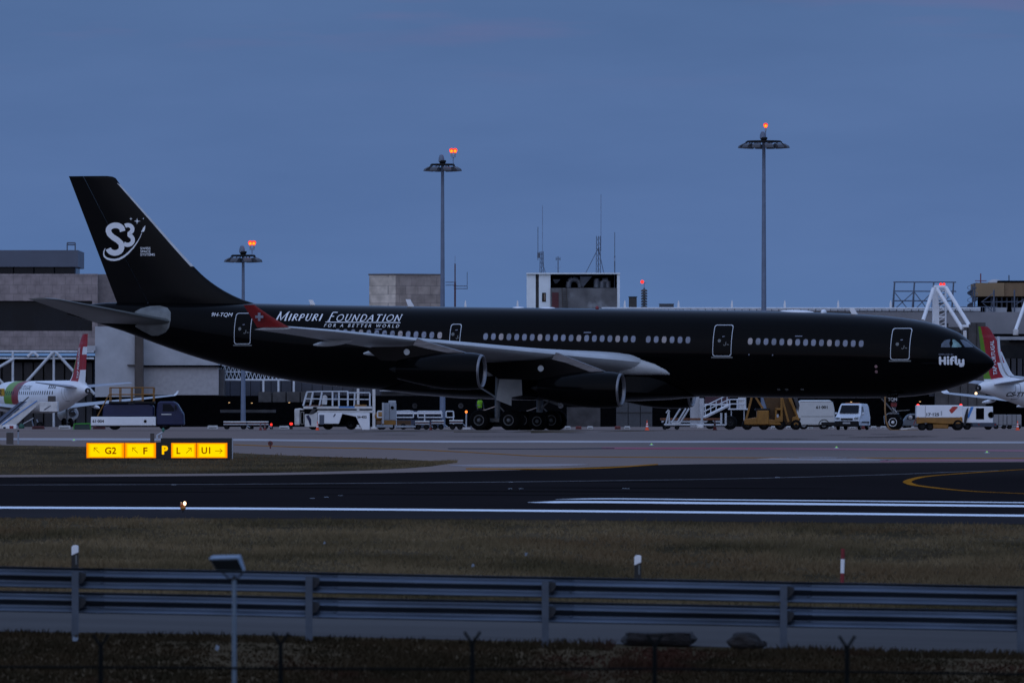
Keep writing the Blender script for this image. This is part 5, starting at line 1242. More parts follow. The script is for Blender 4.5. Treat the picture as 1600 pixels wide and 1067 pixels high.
        g_ = MB(); g_.tube((-17.7, 3.8 * sg, .55), (-17.7, 3.7 * sg, 2.4), .13, M_strut); g_.tube((-17.7, 3.3 * sg, .57), (-17.7, 4.3 * sg, .57), .07, M_strut); gm = g_.build('main_gear', t)
        for dy in (-.45, .45): MB().wheel((-17.7, 3.8 * sg + dy, .57), .58, .4).build('gear_wheel', gm)
    g_ = MB(); g_.tube((-5.07, 0, .4), (-5.07, 0, 2.2), .1, M_strut); gm = g_.build('nose_gear', t)
    for dy in (-.25, .25): MB().wheel((-5.07, dy, .38), .38, .22).build('gear_wheel', gm)
    c_ = MB()
    for sg in (1, -1): c_.add([(-1.5, .55 * sg, 4.75), (-1.2, 1.05 * sg, 4.3), (-2.6, 1.6 * sg, 4.4), (-2.7, 1.35 * sg, 5.0)], [(0, 1, 2, 3)], M_glass)
    c_.build('cockpit_glass', t)
    return t
M_tred = mat('bright_red_paint', (.36, .012, .016), .4, var=.08)
def paintL(c, z):
    h = (z - 5.7) / 6.0
    if c < .10: return M_white if h < .2 else (M_green if h < .5 else M_tred)
    if c < .62: return M_tred if h > -.02 else M_white
    return M_tred if h > .74 else (M_white if h > .56 else (M_tred if h > .27 else M_white))
def paintR(c, z):
    h = (z - 5.7) / 6.0
    if c > .82: return M_green if h > -.02 else M_white
    if c > .425: return M_tred if h > -.04 else M_white
    return (M_tred if h > .30 and not (c < .12 and h < .55) else M_white)
twin('white airliner at the left edge with red and white fin and open rear door', PX(137, 620, 1150), R(111), paintL, 1, True, None, 0.25)
twin('white airliner behind the black nose, green and red fin and tail lamp lit', PX(1529, 610, 1062), R(50), paintR, -1, False, 'CS-TTW')
tw3 = twin('white airliner out of frame at right, only its upswept wingtip in view', (0, 0, 0), R(90), paintR, 1, False, None, 1.25)
pt_ = PX(1581, 594, 690); tw3.location = (pt_.x + 17.4, 700 + 20.0, -0.42)
tl3 = PX(1525, 614.5, 1058); MB().ball((0, 0, 0), .16, .16, .16, lamp('warm_tail_lamp', (1.0, .70, .42), 2.0)).build('lens', tag(bpy.data.objects.new('tail_lamp', None), 'small lit tail lamp under the tail cone of the right airliner', 'lamp'), loc=(0, 0, 0))
tl_ = bpy.data.objects['tail_lamp']; COL.objects.link(tl_); tl_.location = tl3

# ================================================================== GROUND EQUIPMENT
class Ref:
    def __init__(s, u0, d):
        s.o = at(u0, d); s.u0 = u0; s.k = d / F; s.d = d; s.vg = VH - s.o.z / s.k
    def x(s, u): return (u - s.u0) * s.k
    def z(s, v): return (s.vg - v) * s.k
    def p(s, u, v, y=0.0): return Vector((s.x(u), y, s.z(v)))
    def box(s, mb, u0, u1, v0, v1, y0, y1, m): return mb.box(s.x(u0), s.x(u1), y0, y1, s.z(v1), s.z(v0), m)
    def poly(s, mb, pts, y0, y1, m): return mb.prism([(s.x(u), s.z(v)) for u, v in pts], y0, y1, m)
    def text(s, mb, st, u0, v1, u1, v0, y, m, **kw): return put_text(mb, st, lambda a, c: Vector((s.x(u0 + (u1 - u0) * a), y, s.z(v1 + (v0 - v1) * c))), m, **kw)
def B(fn, name, par, **kw):
    m = MB(); fn(m); return m.build(name, par, **kw)
def wheels(r, t, us, rad, ys, w=.28, hub=M_dark):
    for u in us:
        for y in ys:
            wh = MB().wheel((r.x(u), y, rad), rad, w).build('wheel', t); MB().rim((r.x(u), y, rad), rad * .55, w, hub).build('wheel_hub', wh)
def rails(mb, r, us, v0, v1, y, m, rad=.035, mids=(.5,)):
    for u in us: mb.tube(r.p(u, v1, y), r.p(u, v0, y), rad, m, n=6)
    for f_ in (0,) + tuple(mids): mb.tube(r.p(us[0], v0 + (v1 - v0) * f_, y), r.p(us[-1], v0 + (v1 - v0) * f_, y), rad, m, n=6)
# ---- blue platform truck
r = Ref(214, 640); t = thing('platform_truck', 'blue cabbed service truck with white side skirt and yellow platform rails', 'truck', r.o)
B(lambda m: r.box(m, 142, 243.5, 651, 665, 0, 2.3, M_white), 'side_skirt', t, bevel=.04)
B(lambda m: r.text(m, '61·004', 144.5, 660.2, 162.5, 655.6, -.006, M_ink, bold=.04), 'number', t)
B(lambda m: r.poly(m, [(160, 651), (161, 635), (166, 631), (232, 630), (240, 634), (240, 651)], .2, 2.1, M_blue), 'tank_body', t, bevel=.08)
B(lambda m: r.box(m, 170, 241, 627, 630.2, .05, 2.2, M_dark), 'deck', t)
def f(m):
    for y in (.08, 2.15): rails(m, r, [171.5, 187, 205, 222, 239.5], 605.5, 627, y, M_yellow, .04)
    for u in (171.5, 239.5):
        for v in (605.5, 616): m.tube(r.p(u, v, .08), r.p(u, v, 2.15), .04, M_yellow, n=6)
B(f, 'platform_rail', t)
def f(m):
    for y in (.3, .75): m.tube(r.p(152, 650, y), r.p(170, 616, y), .035, M_yellow, n=6)
    for k in range(7): m.tube(r.p(153.5 + 2.3 * k, 647 - 4.4 * k, .3), r.p(153.5 + 2.3 * k, 647 - 4.4 * k, .75), .025, M_yellow, n=5)
B(f, 'ladder', t)
cab = B(lambda m: r.poly(m, [(244.5, 664), (244.5, 640), (246, 629), (250, 626.8), (270, 626.8), (276, 629.5), (282, 640), (286.5, 646), (287.5, 664)], .05, 2.25, M_blue), 'cab', t, bevel=.07)
B(lambda m: r.poly(m, [(254, 642.5), (254.5, 631), (266, 631), (271.5, 638), (272, 642.5)], .035, .06, M_glass), 'side_window', cab)
B(lambda m: m.add([r.p(277.3, 631, .3), r.p(283.4, 641.6, .25), r.p(283.4, 641.6, 2.05), r.p(277.3, 631, 2.0)], [(0, 1, 2, 3)], M_glass), 'windscreen', cab)
B(lambda m: r.box(m, 273.5, 276, 633, 640, -.18, .0, M_dark), 'mirror', cab)
B(lambda m: r.box(m, 252, 268, 646.5, 648, .03, .05, M_dwhite), 'badge_strip', cab)
B(lambda m: r.box(m, 150, 283, 664, 667, .5, 1.8, M_dark), 'chassis', t)
wheels(r, t, (178.5, 256.5), .42, (.28, 2.0))
B(lambda m: m.lathe([(0, .001), (0, .1), (.03, .1)], r.p(227, 658, 0), (0, -1, 0), M_dark, 14), 'filler_cap', t)
# ---- passenger stairs, left edge
r = Ref(40, 800); t = thing('passenger_stairs', 'white mobile passenger stairs rising to the rear door at the left edge', 'stairs', r.o)
for y in (0, 2.0):
    B(lambda m: r.poly(m, [(-6, 668), (2, 672), (16, 672), (63, 629), (55, 627), (46, 627)] if y == 0 else [(-22, 668), (30, 627), (40, 627), (-10, 671)], y, y + .08, M_dwhite if y == 0 else mat('stair_blue_grey', (.10, .13, .20), .5)), 'side_panel', t)
B(lambda m: [m.box(r.x(4 + 4.6 * k), r.x(9.6 + 4.6 * k), .1, 1.98, r.z(668 - 4.0 * k), r.z(667 - 4.0 * k), M_grey) for k in range(10)], 'steps', t)
B(lambda m: (m.tube(r.p(-5, 664, .02), r.p(45, 620, .02), .05, M_dark, n=6), m.tube(r.p(3, 664, -.06), r.p(58, 626, -.06), .04, M_sky, n=6)), 'handrail', t)
B(lambda m: r.box(m, 62, 90, 627.5, 643, -.1, 2.2, M_dwhite), 'head_platform', t, bevel=.03)
B(lambda m: m.add([r.p(68, 640, -.12), r.p(70, 640.6, -.12), r.p(80, 634, -.12), r.p(79, 633.4, -.12)], [(0, 1, 2, 3)], M_blue), 'blue_emblem', t)
B(lambda m: r.box(m, 74.5, 85.5, 618.5, 629, .2, 2.0, M_post), 'canopy', t, bevel=.05)
B(lambda m: (m.tube(r.p(57, 655, .2), r.p(65, 674, .2), .07, M_steel, n=6), m.tube(r.p(48, 656, 1.8), r.p(52, 674, 1.8), .07, M_steel, n=6), m.bar(r.p(36, 662, .2), r.p(52, 653, .2), .08, .08, M_steel)), 'prop_leg', t)
B(lambda m: r.box(m, 4, 26, 664, 672, -.1, 2.0, M_white), 'engine_box', t, bevel=.05)
B(lambda m: (r.box(m, 5, 9, 667, 671, -.13, -.09, M_void), r.box(m, 15, 21, 665, 672, -.13, -.09, M_red)), 'lamp_panel', t)
wheels(r, t, (12, 62), .3, (.2, 1.9))
B(lambda m: m.ball(r.p(34, 667, -.3), .25, .2, .3, mat('green_cap', (.01, .08, .05), .5)), 'hose_reel', t)
r = Ref(-5, 900); t = thing('follow_me_car', 'yellow board numbered 2 at the left edge behind the stairs', 'sign board', r.o)
B(lambda m: r.box(m, -25, 7, 607, 619, 0, .5, mat('yellow_board', (.42, .24, .01), .5)), 'board', t, bevel=.05); B(lambda m: r.text(m, '2', -2, 617, 3, 608.5, -.01, M_ink, bold=.03), 'numeral', t); B(lambda m: r.box(m, -20, -18, 619, r.vg, .1, .3, M_dark), 'post', t)
t.name = 'number_board'
# ---- green bin, pale barriers
r = Ref(128, 660); t = thing('green_bin', 'dark glazed crate with bright green frame left of the blue truck', 'container', r.o)
B(lambda m: r.box(m, 116, 141.5, 662.5, r.vg, 0, 1.0, mat('dark_green_net', (.015, .035, .035), .5)), 'body', t, bevel=.03)
B(lambda m: [m.bar(r.p(a[0], a[1], -.02), r.p(c[0], c[1], -.02), .07, .07, mat('bright_green_paint', (.03, .30, .02), .5)) for a, c in (((115, 671), (116, 662)), ((116, 662), (141, 661.5)), ((141, 662), (141.6, 671)))], 'frame', t)
proto = {}
def barrier(u, w, d, m, lab, grp, hpx=5.0):
    key = (m.name, round(w))
    o = at(u, d)
    if key not in proto:
        t_ = thing('road_barrier', lab, 'barrier', o, group=grp); k = d / F; W_ = w * k / 2; h = hpx * k
        mb = MB(); mb.prism([(-W_, .0), (W_, .0), (W_ * .98, h * .35), (W_ * .9, h), (-W_ * .9, h), (-W_ * .98, h * .35)], -.22, .22, m); mb.build('block', t_, bevel=.03)
        MB().box(-W_ * .7, W_ * .7, -.235, -.19, h * .35, h * .5, M_dark).build('slot', t_); proto[key] = t_; return t_
    return dup(proto[key], o, 0, lab)
MW, MRd = mat('white_barrier_plastic', (.46, .46, .45), .6, var=.15), mat('red_barrier_plastic', (.15, .025, .022), .6, var=.2)
G = 'red and white road barriers along the apron edge'
barrier(101, 19, 690, MW, 'long pale barrier block under the white airliner tail', G, 6)
barrier(332.5, 17, 690, MW, 'pale barrier block left of the shortest light mast', G, 6)
barrier(444, 16, 690, MW, 'pale barrier block left of the cargo loader', G, 5.5)
for i, (u, m, lab) in enumerate(((842, MRd, 'faded red barrier block behind the main wheels'), (887, MW, 'white barrier block just right of the main wheels'), (904, MRd, 'faded red barrier block between two white blocks by the concrete wall'), (922, MW, 'white barrier block below the weathered concrete wall'), (965, MRd, 'faded red barrier block left of the orange cone'), (980, MW, 'white barrier block nearest the bright orange cone'))): barrier(u, 9.5, 690, m, lab, G)
for i, (u, m, lab) in enumerate(((1209, MW, 'white barrier block under the yellow stair truck'), (1233, MW, 'white barrier block by the right wheel of the yellow stair truck'), (1248, MW, 'white barrier block between yellow truck and plain white van'), (1266, MW, 'white barrier block under the middle of the plain white van'), (1299, MW, 'white barrier block between the two vans'), (1316, MW, 'white barrier block under the small van bonnet'), (1332, MW, 'white barrier block beneath the small van sill'), (1347, MRd, 'red barrier block behind the small van rear wheel'), (1365, MW, 'white barrier block right of the small van'), (1380, MW, 'white barrier block left of the nose wheel'), (1424, MW, 'white barrier block right of the nose wheel'))): barrier(u, 9.5, 715, m, lab, G, 4.6)
for u, lab in ((60, 'dark red barrier row under the passenger stairs'), (155, 'dark red barrier below the truck number')): barrier(u, 20, 700, mat('dark_red_barrier', (.07, .010, .012), .6), lab, G, 5)
# ---- cargo loader
r = Ref(520, 650); t = thing('cargo_loader', 'white cargo loader numbered 26 422 with railed platform and dark cut-out', 'cargo loader', r.o)
B(lambda m: (r.poly(m, [(495.5, 641), (583, 641), (583, 645), (495.5, 645)], .1, 2.6, M_dwhite)), 'bridge', t, bevel=.03)
B(lambda m: r.poly(m, [(496.5, 645), (535.5, 645), (529.5, 662), (496.5, 662)], 0, .9, M_white), 'side_body', t, bevel=.03)
B(lambda m: r.poly(m, [(535, 645.2), (577.5, 645.2), (577.5, 672), (566, 672), (556, 651), (534.5, 646.5)], -.03, .9, M_white), 'side_leg', t, bevel=.03)
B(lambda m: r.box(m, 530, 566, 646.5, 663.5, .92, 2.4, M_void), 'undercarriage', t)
B(lambda m: r.box(m, 499, 506.5, 648, 663, -.025, .02, M_clad), 'hatch', t)
B(lambda m: r.text(m, '26·422', 558, 653, 573, 649.4, -.05, M_ink, bold=.04), 'number', t)
B(lambda m: stroke(m, [(521, 651), (523, 648.5), (524, 646.5)], 1.6, lambda a, c: r.p(a, c, -.02), M_blue) and True, 'blue_emblem', t)
cab = B(lambda m: (r.poly(m, [(476, 667), (476, 647), (488, 647), (496, 643), (496, 667)], .05, 2.2, M_dwhite)), 'front_body', t, bevel=.04)
B(lambda m: r.poly(m, [(478, 650), (482, 647.8), (486, 655), (486.5, 664), (484, 664), (482, 657)], .02, .06, M_blue), 'blue_emblem', cab)
B(lambda m: r.poly(m, [(483, 646.5), (490, 635.5), (496.5, 635.5), (489.5, 645.5)], .0, 2.2, M_grey), 'hinged_flap', t)
B(lambda m: (r.box(m, 460, 468, 638.5, 664.5, .2, 1.9, M_dwhite), r.box(m, 468, 475, 638.5, 641, .2, 1.9, M_dwhite), r.box(m, 469, 475, 643, 663, .4, 1.7, M_void)), 'operator_cab', t, bevel=.06)
B(lambda m: r.box(m, 474, 581, 634.8, 638.8, .0, 2.6, M_dwhite), 'platform', t, bevel=.02)
B(lambda m: r.box(m, 478, 503, 632.6, 634.8, .05, 2.5, mat('rusty_plate', (.12, .05, .03), .8, var=.3)), 'deck_plate', t); B(lambda m: r.box(m, 554, 572, 632, 634.8, .05, 2.5, M_yellow), 'deck_plate', t)
B(lambda m: r.box(m, 529.5, 554, 635, 637, -.03, -.001, M_sky), 'blue_strip', t)
for y in (.05, 2.5):
    def f(m):
        for a, c in (((473, 634), (479, 612.5)), ((484, 634), (488.5, 612)), ((498.5, 634), (502.5, 612)), ((519, 634), (519, 611.5)), ((529, 634), (529, 611.5)), ((543, 634), (543, 611.5)), ((553, 634), (554, 613.5)), ((577.5, 634), (577.5, 614))): m.tube(r.p(*a, y), r.p(*c, y), .038, M_truss, n=6)
        for a, c in (((479, 612.3), (503, 611.5)), ((503, 611.5), (543, 611.5)), ((543, 613.5), (577, 613.5)), ((476, 623), (577.5, 624))): m.tube(r.p(*a, y), r.p(*c, y), .04, M_truss, n=6)
    B(f, 'railing', t)
B(lambda m: r.poly(m, [(502, 632), (503.5, 618), (508, 617), (511, 620), (510, 632)], 1.0, 1.5, M_dwhite), 'control_box', t, bevel=.03)
B(lambda m: r.poly(m, [(521, 626), (523, 616), (526.5, 616), (525, 626)], 1.2, 1.5, M_clad), 'seat', t)
wheels(r, t, (489, 512, 548), .38, (1.0, 2.2), hub=M_dark)
# ---- metal cabinet on trailer, low railed trailer, bus
r = Ref(608, 655); t = thing('equipment_cabinet', 'pale grey metal cabinet with vent standing on a low trailer', 'cabinet', r.o)
B(lambda m: r.box(m, 598, 619, 629.5, 656, 0, 1.2, mat('cabinet_grey', (.26, .285, .32), .55, var=.12, scale=1.2)), 'casing', t, bevel=.03)
B(lambda m: r.box(m, 607, 618.5, 625.8, 629.3, .2, 1.0, M_pale), 'vent_cowl', t, bevel=.03); B(lambda m: r.box(m, 608.6, 609, 630, 655.5, -.015, .01, M_dark), 'door_joint', t)
B(lambda m: m.lathe([(0, .001), (0, .12), (.03, .13)], r.p(613, 637, 0), (0, -1, 0), M_pale, 14), 'dial', t); B(lambda m: r.box(m, 597, 600, 629, 662, -.1, .0, M_pale), 'corner_post', t)
B(lambda m: (r.box(m, 588, 614, 664, 668, -.1, 1.6, M_steel), r.box(m, 596, 619, 656, 664, 0, 1.4, M_yellow)), 'trailer_bed', t, bevel=.02); wheels(r, t, (594, 612), .2, (.1, 1.4), w=.16)
r = Ref(650, 668); t = thing('railed_trailer', 'low apron trailer with white tube rails and brown sides beside the mast', 'trailer', r.o)
def f(m):
    for us in ([590, 619, 645.5], [653, 663.5, 690], [697, 708.5]):
        m.path([r.p(us[0], 642.5), r.p(us[-1], 642.5), r.p(us[-1] + .6, 652), r.p(us[0], 652), r.p(us[0], 642.5)], .045, M_truss, n=6)
        for u in us[1:2]: m.tube(r.p(u, 642.5), r.p(u, 665), .045, M_truss, n=6)
B(f, 'tube_rail', t); B(lambda m: r.box(m, 588, 642, 657, 664.5, .1, 1.8, mat('brown_plank', (.09, .045, .02), .8, var=.3)), 'plank_side', t); B(lambda m: r.box(m, 590, 655, 664.5, 668, 0, 1.9, M_steel), 'bed', t, bevel=.02); wheels(r, t, (598, 630, 650), .22, (.1, 1.8), w=.18)
B(lambda m: m.ball(r.p(594, 650, .8), .42, .4, .38, M_yellow), 'yellow_load', t)
r = Ref(655, 760); t = thing('airport_bus', 'low white roofed navy vehicle with dark glass behind the trailer rails', 'bus', r.o)
B(lambda m: r.poly(m, [(618, 669), (618, 642), (624, 641), (690, 642.5), (692, 669)], 0, 2.4, mat('navy_bus_body', (.02, .032, .065), .4)), 'body', t, bevel=.08)
B(lambda m: (r.box(m, 617.5, 691, 643.6, 647.2, -.03, 2.43, M_white)), 'roof_band', t, bevel=.05); B(lambda m: r.poly(m, [(619, 643.8), (622, 641), (640, 641), (649, 643.8)], .2, 2.2, M_white), 'roof_pod', t, bevel=.05)
B(lambda m: [r.box(m, 620 + 11.5 * k, 630.5 + 11.5 * k, 648, 655.5, -.025, .02, M_glass) for k in range(6)], 'side_glass', t); wheels(r, t, (632, 676), .45, (.2, 2.2))
# ---- baggage dollies
def dolly(u0, u1, d, lab, vt=657):
    r = Ref((u0 + u1) / 2, d); t_ = thing('baggage_dolly', lab, 'trailer', r.o, group='empty baggage dollies')
    B(lambda m: r.box(m, u0, u1, vt, vt + 2.2, 0, 1.7, M_dwhite), 'bed', t_, bevel=.03); B(lambda m: r.box(m, u0 + 1, u1 - 1, vt + 2.2, vt + 4, .05, 1.65, mat('rust_red_sill', (.10, .03, .02), .8)), 'sill', t_)
    B(lambda m: r.box(m, u0, u1, vt + 4, vt + 6, 0.0, 1.7, M_pale), 'frame', t_, bevel=.03); B(lambda m: m.tube(r.p(u1, vt + 7, .8), r.p(u1 + 5, vt + 10, .8), .04, M_steel), 'tow_bar', t_)
    wheels(r, t_, (u0 + 5, u1 - 5), .2, (.15, 1.5), w=.14); return t_
dolly(349, 385, 690, 'flat baggage dolly left of the shortest light mast', 658); dolly(386, 419, 700, 'flat baggage dolly right of the shortest light mast', 658)
dolly(648.5, 671, 650, 'empty dolly left of the faded red cone by the middle mast', 657.5); dolly(674, 694, 660, 'empty dolly at the foot of the middle mast', 656.5); dolly(702, 723.5, 655, 'short empty dolly between middle mast and main wheels', 656)
r = Ref(728.5, 640); t = thing('lamp_stand', 'slim stand with a small orange lamp left of the main wheels', 'warning light', r.o)
B(lambda m: m.tube((0, 0, 0), (0, 0, 1.15), .05, M_pale, n=8), 'stand', t); B(lambda m: m.ball((0, 0, 1.26), .09, .09, .10, lamp('orange_beacon_glow', (1, .22, .04), 2.0)), 'lamp', t); B(lambda m: m.box(-.25, .3, -.2, .2, 0, .12, M_dwhite), 'foot', t, bevel=.03)
for (u, d, lab) in ((394, 705, 'small red lamp glowing low beside the dolly'), (455, 700, 'red rear lamp glowing left of the cargo loader'), (424, 705, 'small red lamp right of the dollies')):
    p = at(u, d); t = thing('marker_lamp', lab, 'lamp', p, group='small red ground lamps'); B(lambda m: m.box(-.12, .12, -.1, .1, 0, .45, M_dark), 'housing', t, bevel=.03); B(lambda m: m.ball((0, -.1, .36 if u != 455 else .42), .13 if u == 455 else .08, .06, .10, LRED), 'lens', t)
# ---- worker in a yellow vest on a low stand
r = Ref(749, 612); STZ = .52
t = thing('work_stand', 'low dark work stand behind the main wheels', 'stand', r.o)
B(lambda m: m.box(-.6, .6, 0, .8, STZ - .06, STZ, M_grey), 'deck', t); B(lambda m: [m.tube((x, y, 0), (x, y, STZ - .06), .03, M_steel, n=6) for x in (-.55, .55) for y in (.05, .75)], 'legs', t)
t = thing('person', 'worker in a bright yellow green vest standing beyond the main wheels', 'person', r.o + Vector((0, .4, STZ)))
def skin_body(verts, edges, root, name, m, par):
    me = bpy.data.meshes.new(name); me.from_pydata([v[:3] for v in verts], edges, []); o = bpy.data.objects.new(name, me); COL.objects.link(o); o.parent = par
    sk = o.modifiers.new('skin', 'SKIN'); 
    for i, v in enumerate(verts): me.skin_vertices[0].data[i].radius = (v[3], v[4] if len(v) > 4 else v[3]); me.skin_vertices[0].data[i].use_root = (i == root)
    ss = o.modifiers.new('sub', 'SUBSURF'); ss.levels = 1; ss.render_levels = 2
    me.materials.append(m); return o
V_ = [(0, 0, .95, .14, .11), (0, 0, 1.15, .135, .10), (.03, -.02, 1.38, .16, .11), (.05, -.03, 1.50, .06), (.07, -.05, 1.56, .055), (.08, -.06, 1.64, .095, .085), (.09, -.07, 1.72, .075),
      (.2, -.02, 1.42, .06), (.27, -.08, 1.16, .045), (.30, -.25, .98, .036), (.31, -.31, .93, .028), (-.15, -.02, 1.42, .06), (-.20, -.06, 1.15, .045), (-.15, -.26, 1.00, .036), (-.13, -.32, .96, .028),
      (.09, 0, .88, .085), (.11, -.01, .48, .06), (.11, .02, .08, .045), (.12, -.12, .04, .04), (-.09, 0, .88, .085), (-.10, -.01, .48, .06), (-.11, .02, .08, .045), (-.11, -.12, .04, .04)]
E_ = [(0, 1), (1, 2), (2, 3), (3, 4), (4, 5), (5, 6), (2, 7), (7, 8), (8, 9), (9, 10), (2, 11), (11, 12), (12, 13), (13, 14), (0, 15), (15, 16), (16, 17), (17, 18), (0, 19), (19, 20), (20, 21), (21, 22)]
if not bpy.data.meshes.get('body'):
    me_ok = True
me = bpy.data.meshes.new('body'); me.from_pydata([v[:3] for v in V_], E_, []); ob = bpy.data.objects.new('body', me); COL.objects.link(ob); ob.parent = t
sk = ob.modifiers.new('skin', 'SKIN')
for i, v in enumerate(V_):
    sv = me.skin_vertices[0].data[i]; sv.radius = (v[3], v[4] if len(v) > 4 else v[3]); sv.use_root = (i == 0)
ss = ob.modifiers.new('smooth', 'SUBSURF'); ss.levels = 1; ss.render_levels = 2
me.materials.append(mat('dark_workwear', (.02, .024, .035), .8))
M_vest = mat('fluorescent_vest', (.30, .75, .02), .6, var=.1)
rr = []
for z, cx_, a_, b2 in ((.98, 0, .175, .14), (1.1, 0.0, .17, .135), (1.25, .015, .185, .14), (1.40, .03, .20, .135), (1.48, .045, .13, .10)): rr.append([(cx_ + a_ * math.cos(2 * math.pi * k / 20), -.02 + b2 * math.sin(2 * math.pi * k / 20), z) for k in range(20)])
B(lambda m: m.loft(rr, M_vest, caps=False), 'vest', t)
B(lambda m: (m.loft([[(p[0] * 1.02 - .0, p[1] * 1.03, 1.13) for p in rr[1]], [(p[0] * 1.02, p[1] * 1.03, 1.18) for p in rr[1]]], M_pale, caps=False)), 'reflective_band', t)
sk_ = mat('skin', (.32, .19, .14), .6)
def f(m):
    m.ball((.085, -.07, 1.655), .078, .092, .112, sk_); m.ball((.085, -.165, 1.645), .014, .022, .02, sk_)
    for s_ in (-1, 1): m.ball((.085 + s_ * .078, -.06, 1.65), .012, .022, .03, sk_); m.ball((.085 + s_ * .03, -.152, 1.672), .010, .008, .007, M_ink)
    m.box(.062, .108, -.163, -.155, 1.603, 1.610, mat('lips', (.25, .10, .09), .6))
B(f, 'head', t)
B(lambda m: m.lathe([(0, .10), (.05, .098), (.09, .07), (.11, .001)], (.085, -.06, 1.68), (0, .1, 1), mat('dark_hair', (.012, .010, .009), .8), 18), 'hair', t)
def hand(m, c, sgn):
    c = Vector(c); m.ball(c, .035, .045, .022, sk_, 8)
    for k in range(4): b0 = c + Vector((-.026 + .017 * k, -.035, 0)); m.tube(b0, b0 + Vector((0, -.032, -.012)), .009, sk_, n=6); m.tube(b0 + Vector((0, -.032, -.012)), b0 + Vector((0, -.045 - .006 * (k in (1, 2)), -.04)), .008, sk_, n=6)
    m.tube(c + Vector((.03 * sgn, -.005, 0)), c + Vector((.055 * sgn, -.04, -.012)), .010, sk_, n=6)
for p_, s_ in (((.315, -.345, .91), -1), ((-.125, -.355, .94), 1)): B(lambda m: hand(m, p_, s_), 'hand', t)
# ---- ladder stand, distant stairs, trailer under the forward belly
M_steps = mat('worn_white_tube_paint', (.46, .47, .48), .5, var=.15)
r = Ref(1072, 650); t = thing('maintenance_steps', 'white tubular maintenance steps on a towable base under the belly', 'steps', r.o)
def f(m):
    for y in (.1, 1.3):
        for a, c in (((1040, 665), (1046, 641)), ((1046, 662), (1045, 643)), ((1049, 661), (1063.5, 638)), ((1058, 661), (1072, 638)), ((1062, 662), (1077, 638))): m.tube(r.p(*a, y), r.p(*c, y), .055, M_steps, n=8)
        m.tube(r.p(1041, 645, y), r.p(1045, 640, y), .04, M_steps, n=6)
    for k in range(6): m.tube(r.p(1050 + 2.2 * k, 659 - 3.5 * k, .1), r.p(1050 + 2.2 * k, 659 - 3.5 * k, 1.3), .03, M_steps, n=6)
B(f, 'stair_frame', t)
B(lambda m: (m.tube(r.p(1038, 663.5, .1), r.p(1134, 664, .1), .07, M_steps, n=8), m.tube(r.p(1038, 663.5, 1.3), r.p(1134, 664, 1.3), .07, M_steps, n=8), r.box(m, 1050, 1062, 660, 664, .05, 1.35, M_dwhite)), 'base_frame', t)
for u in (1096.5, 1127, 1134): B(lambda m: m.tube(r.p(u, 664, .1), r.p(u, 645 if u > 1100 else 634, .1), .075, M_steps, n=8), 'upright', t)
B(lambda m: r.box(m, 1089, 1099, 664, 669, -.05, .4, M_dwhite), 'tow_hitch', t, bevel=.04); wheels(r, t, (1039, 1058), .16, (.1, 1.3), w=.1); wheels(r, t, (1141,), .5, (.3, 1.6), w=.3)
r = Ref(1100, 720); t = thing('flat_trailer', 'long flat trailer with brown edge behind the white steps', 'trailer', r.o); B(lambda m: r.box(m, 1032, 1128, 653, 656.5, 0, 2, mat('rusty_plank', (.14, .05, .02), .8, var=.3)), 'bed', t, bevel=.02); B(lambda m: r.box(m, 1034, 1126, 657, 660, .1, 1.9, M_steel), 'frame', t); wheels(r, t, (1042, 1110), .36, (.2, 1.8))
r = Ref(1140, 900); t = thing('access_stairs', 'distant grey lattice access stairs climbing right to a railed landing', 'stairs', r.o)
def f(m):
    for dv in (0, 9, 17): m.tube(r.p(1100, 652 - dv), r.p(1139, 633 - dv), .06 if dv else .16, M_truss, n=6)
    for k in range(5): m.tube(r.p(1102 + 8.5 * k, 651 - 4.2 * k), r.p(1102 + 8.5 * k, 634 - 4.2 * k), .05, M_truss, n=5)
    rails(m, r, [1140, 1152, 1164], 624, 638, 0, M_truss, .06); r.box(m, 1138, 1170, 638, 640, -.1, 1.6, M_truss)
B(f, 'stair_frame', t); B(lambda m: r.box(m, 1154, 1166, 621, 638, .3, 1.8, M_dwhite), 'landing_box', t, bevel=.04); B(lambda m: [r.box(m, u, u + 1.6, 640, r.vg, .4, .8, M_steel) for u in (1142, 1162)], 'legs', t)
# ---- yellow stair truck
r = Ref(1206, 632); t = thing('stair_truck', 'ochre yellow stair truck with raised dark stairway, parked under the fuselage', 'stair truck', r.o)
B(lambda m: (r.poly(m, [(1163, 663.5), (1163, 655), (1181, 652), (1218, 657), (1221, 664)], 0, 2.1, M_yellow)), 'chassis', t, bevel=.05)
B(lambda m: (r.box(m, 1182.5, 1201.5, 641, 663.4, -.08, 1.2, M_yellow)), 'engine_cover', t, bevel=.05)
B(lambda m: r.box(m, 1180, 1203, 638, 641.5, -.05, 1.5, M_dark), 'engine_lid', t, bevel=.03)
B(lambda m: (r.box(m, 1211, 1214, 638, 660, -.06, .1, M_yellow), r.box(m, 1211, 1222, 637.5, 641, -.06, 1.4, M_yellow), r.box(m, 1219.5, 1223, 621, 657, -.05, .25, M_yellow), r.box(m, 1212, 1223, 650, 659, -.04, .9, M_yellow)), 'driver_cage', t, bevel=.03)
for a, c in (((1166, 655), (1174.5, 621)), ((1192, 638), (1181, 621)), ((1232, 659), (1222, 621))): B(lambda m: m.bar(r.p(*a, .1), r.p(*c, .1), .14, .14, M_yellow), 'lift_arm', t)
B(lambda m: r.poly(m, [(1193, 619), (1231, 619), (1246, 652), (1247, 663), (1206, 663), (1200, 641)], .5, 1.9, mat('dark_ochre_stair', (.075, .034, .006), .7, var=.25)), 'stairway', t)
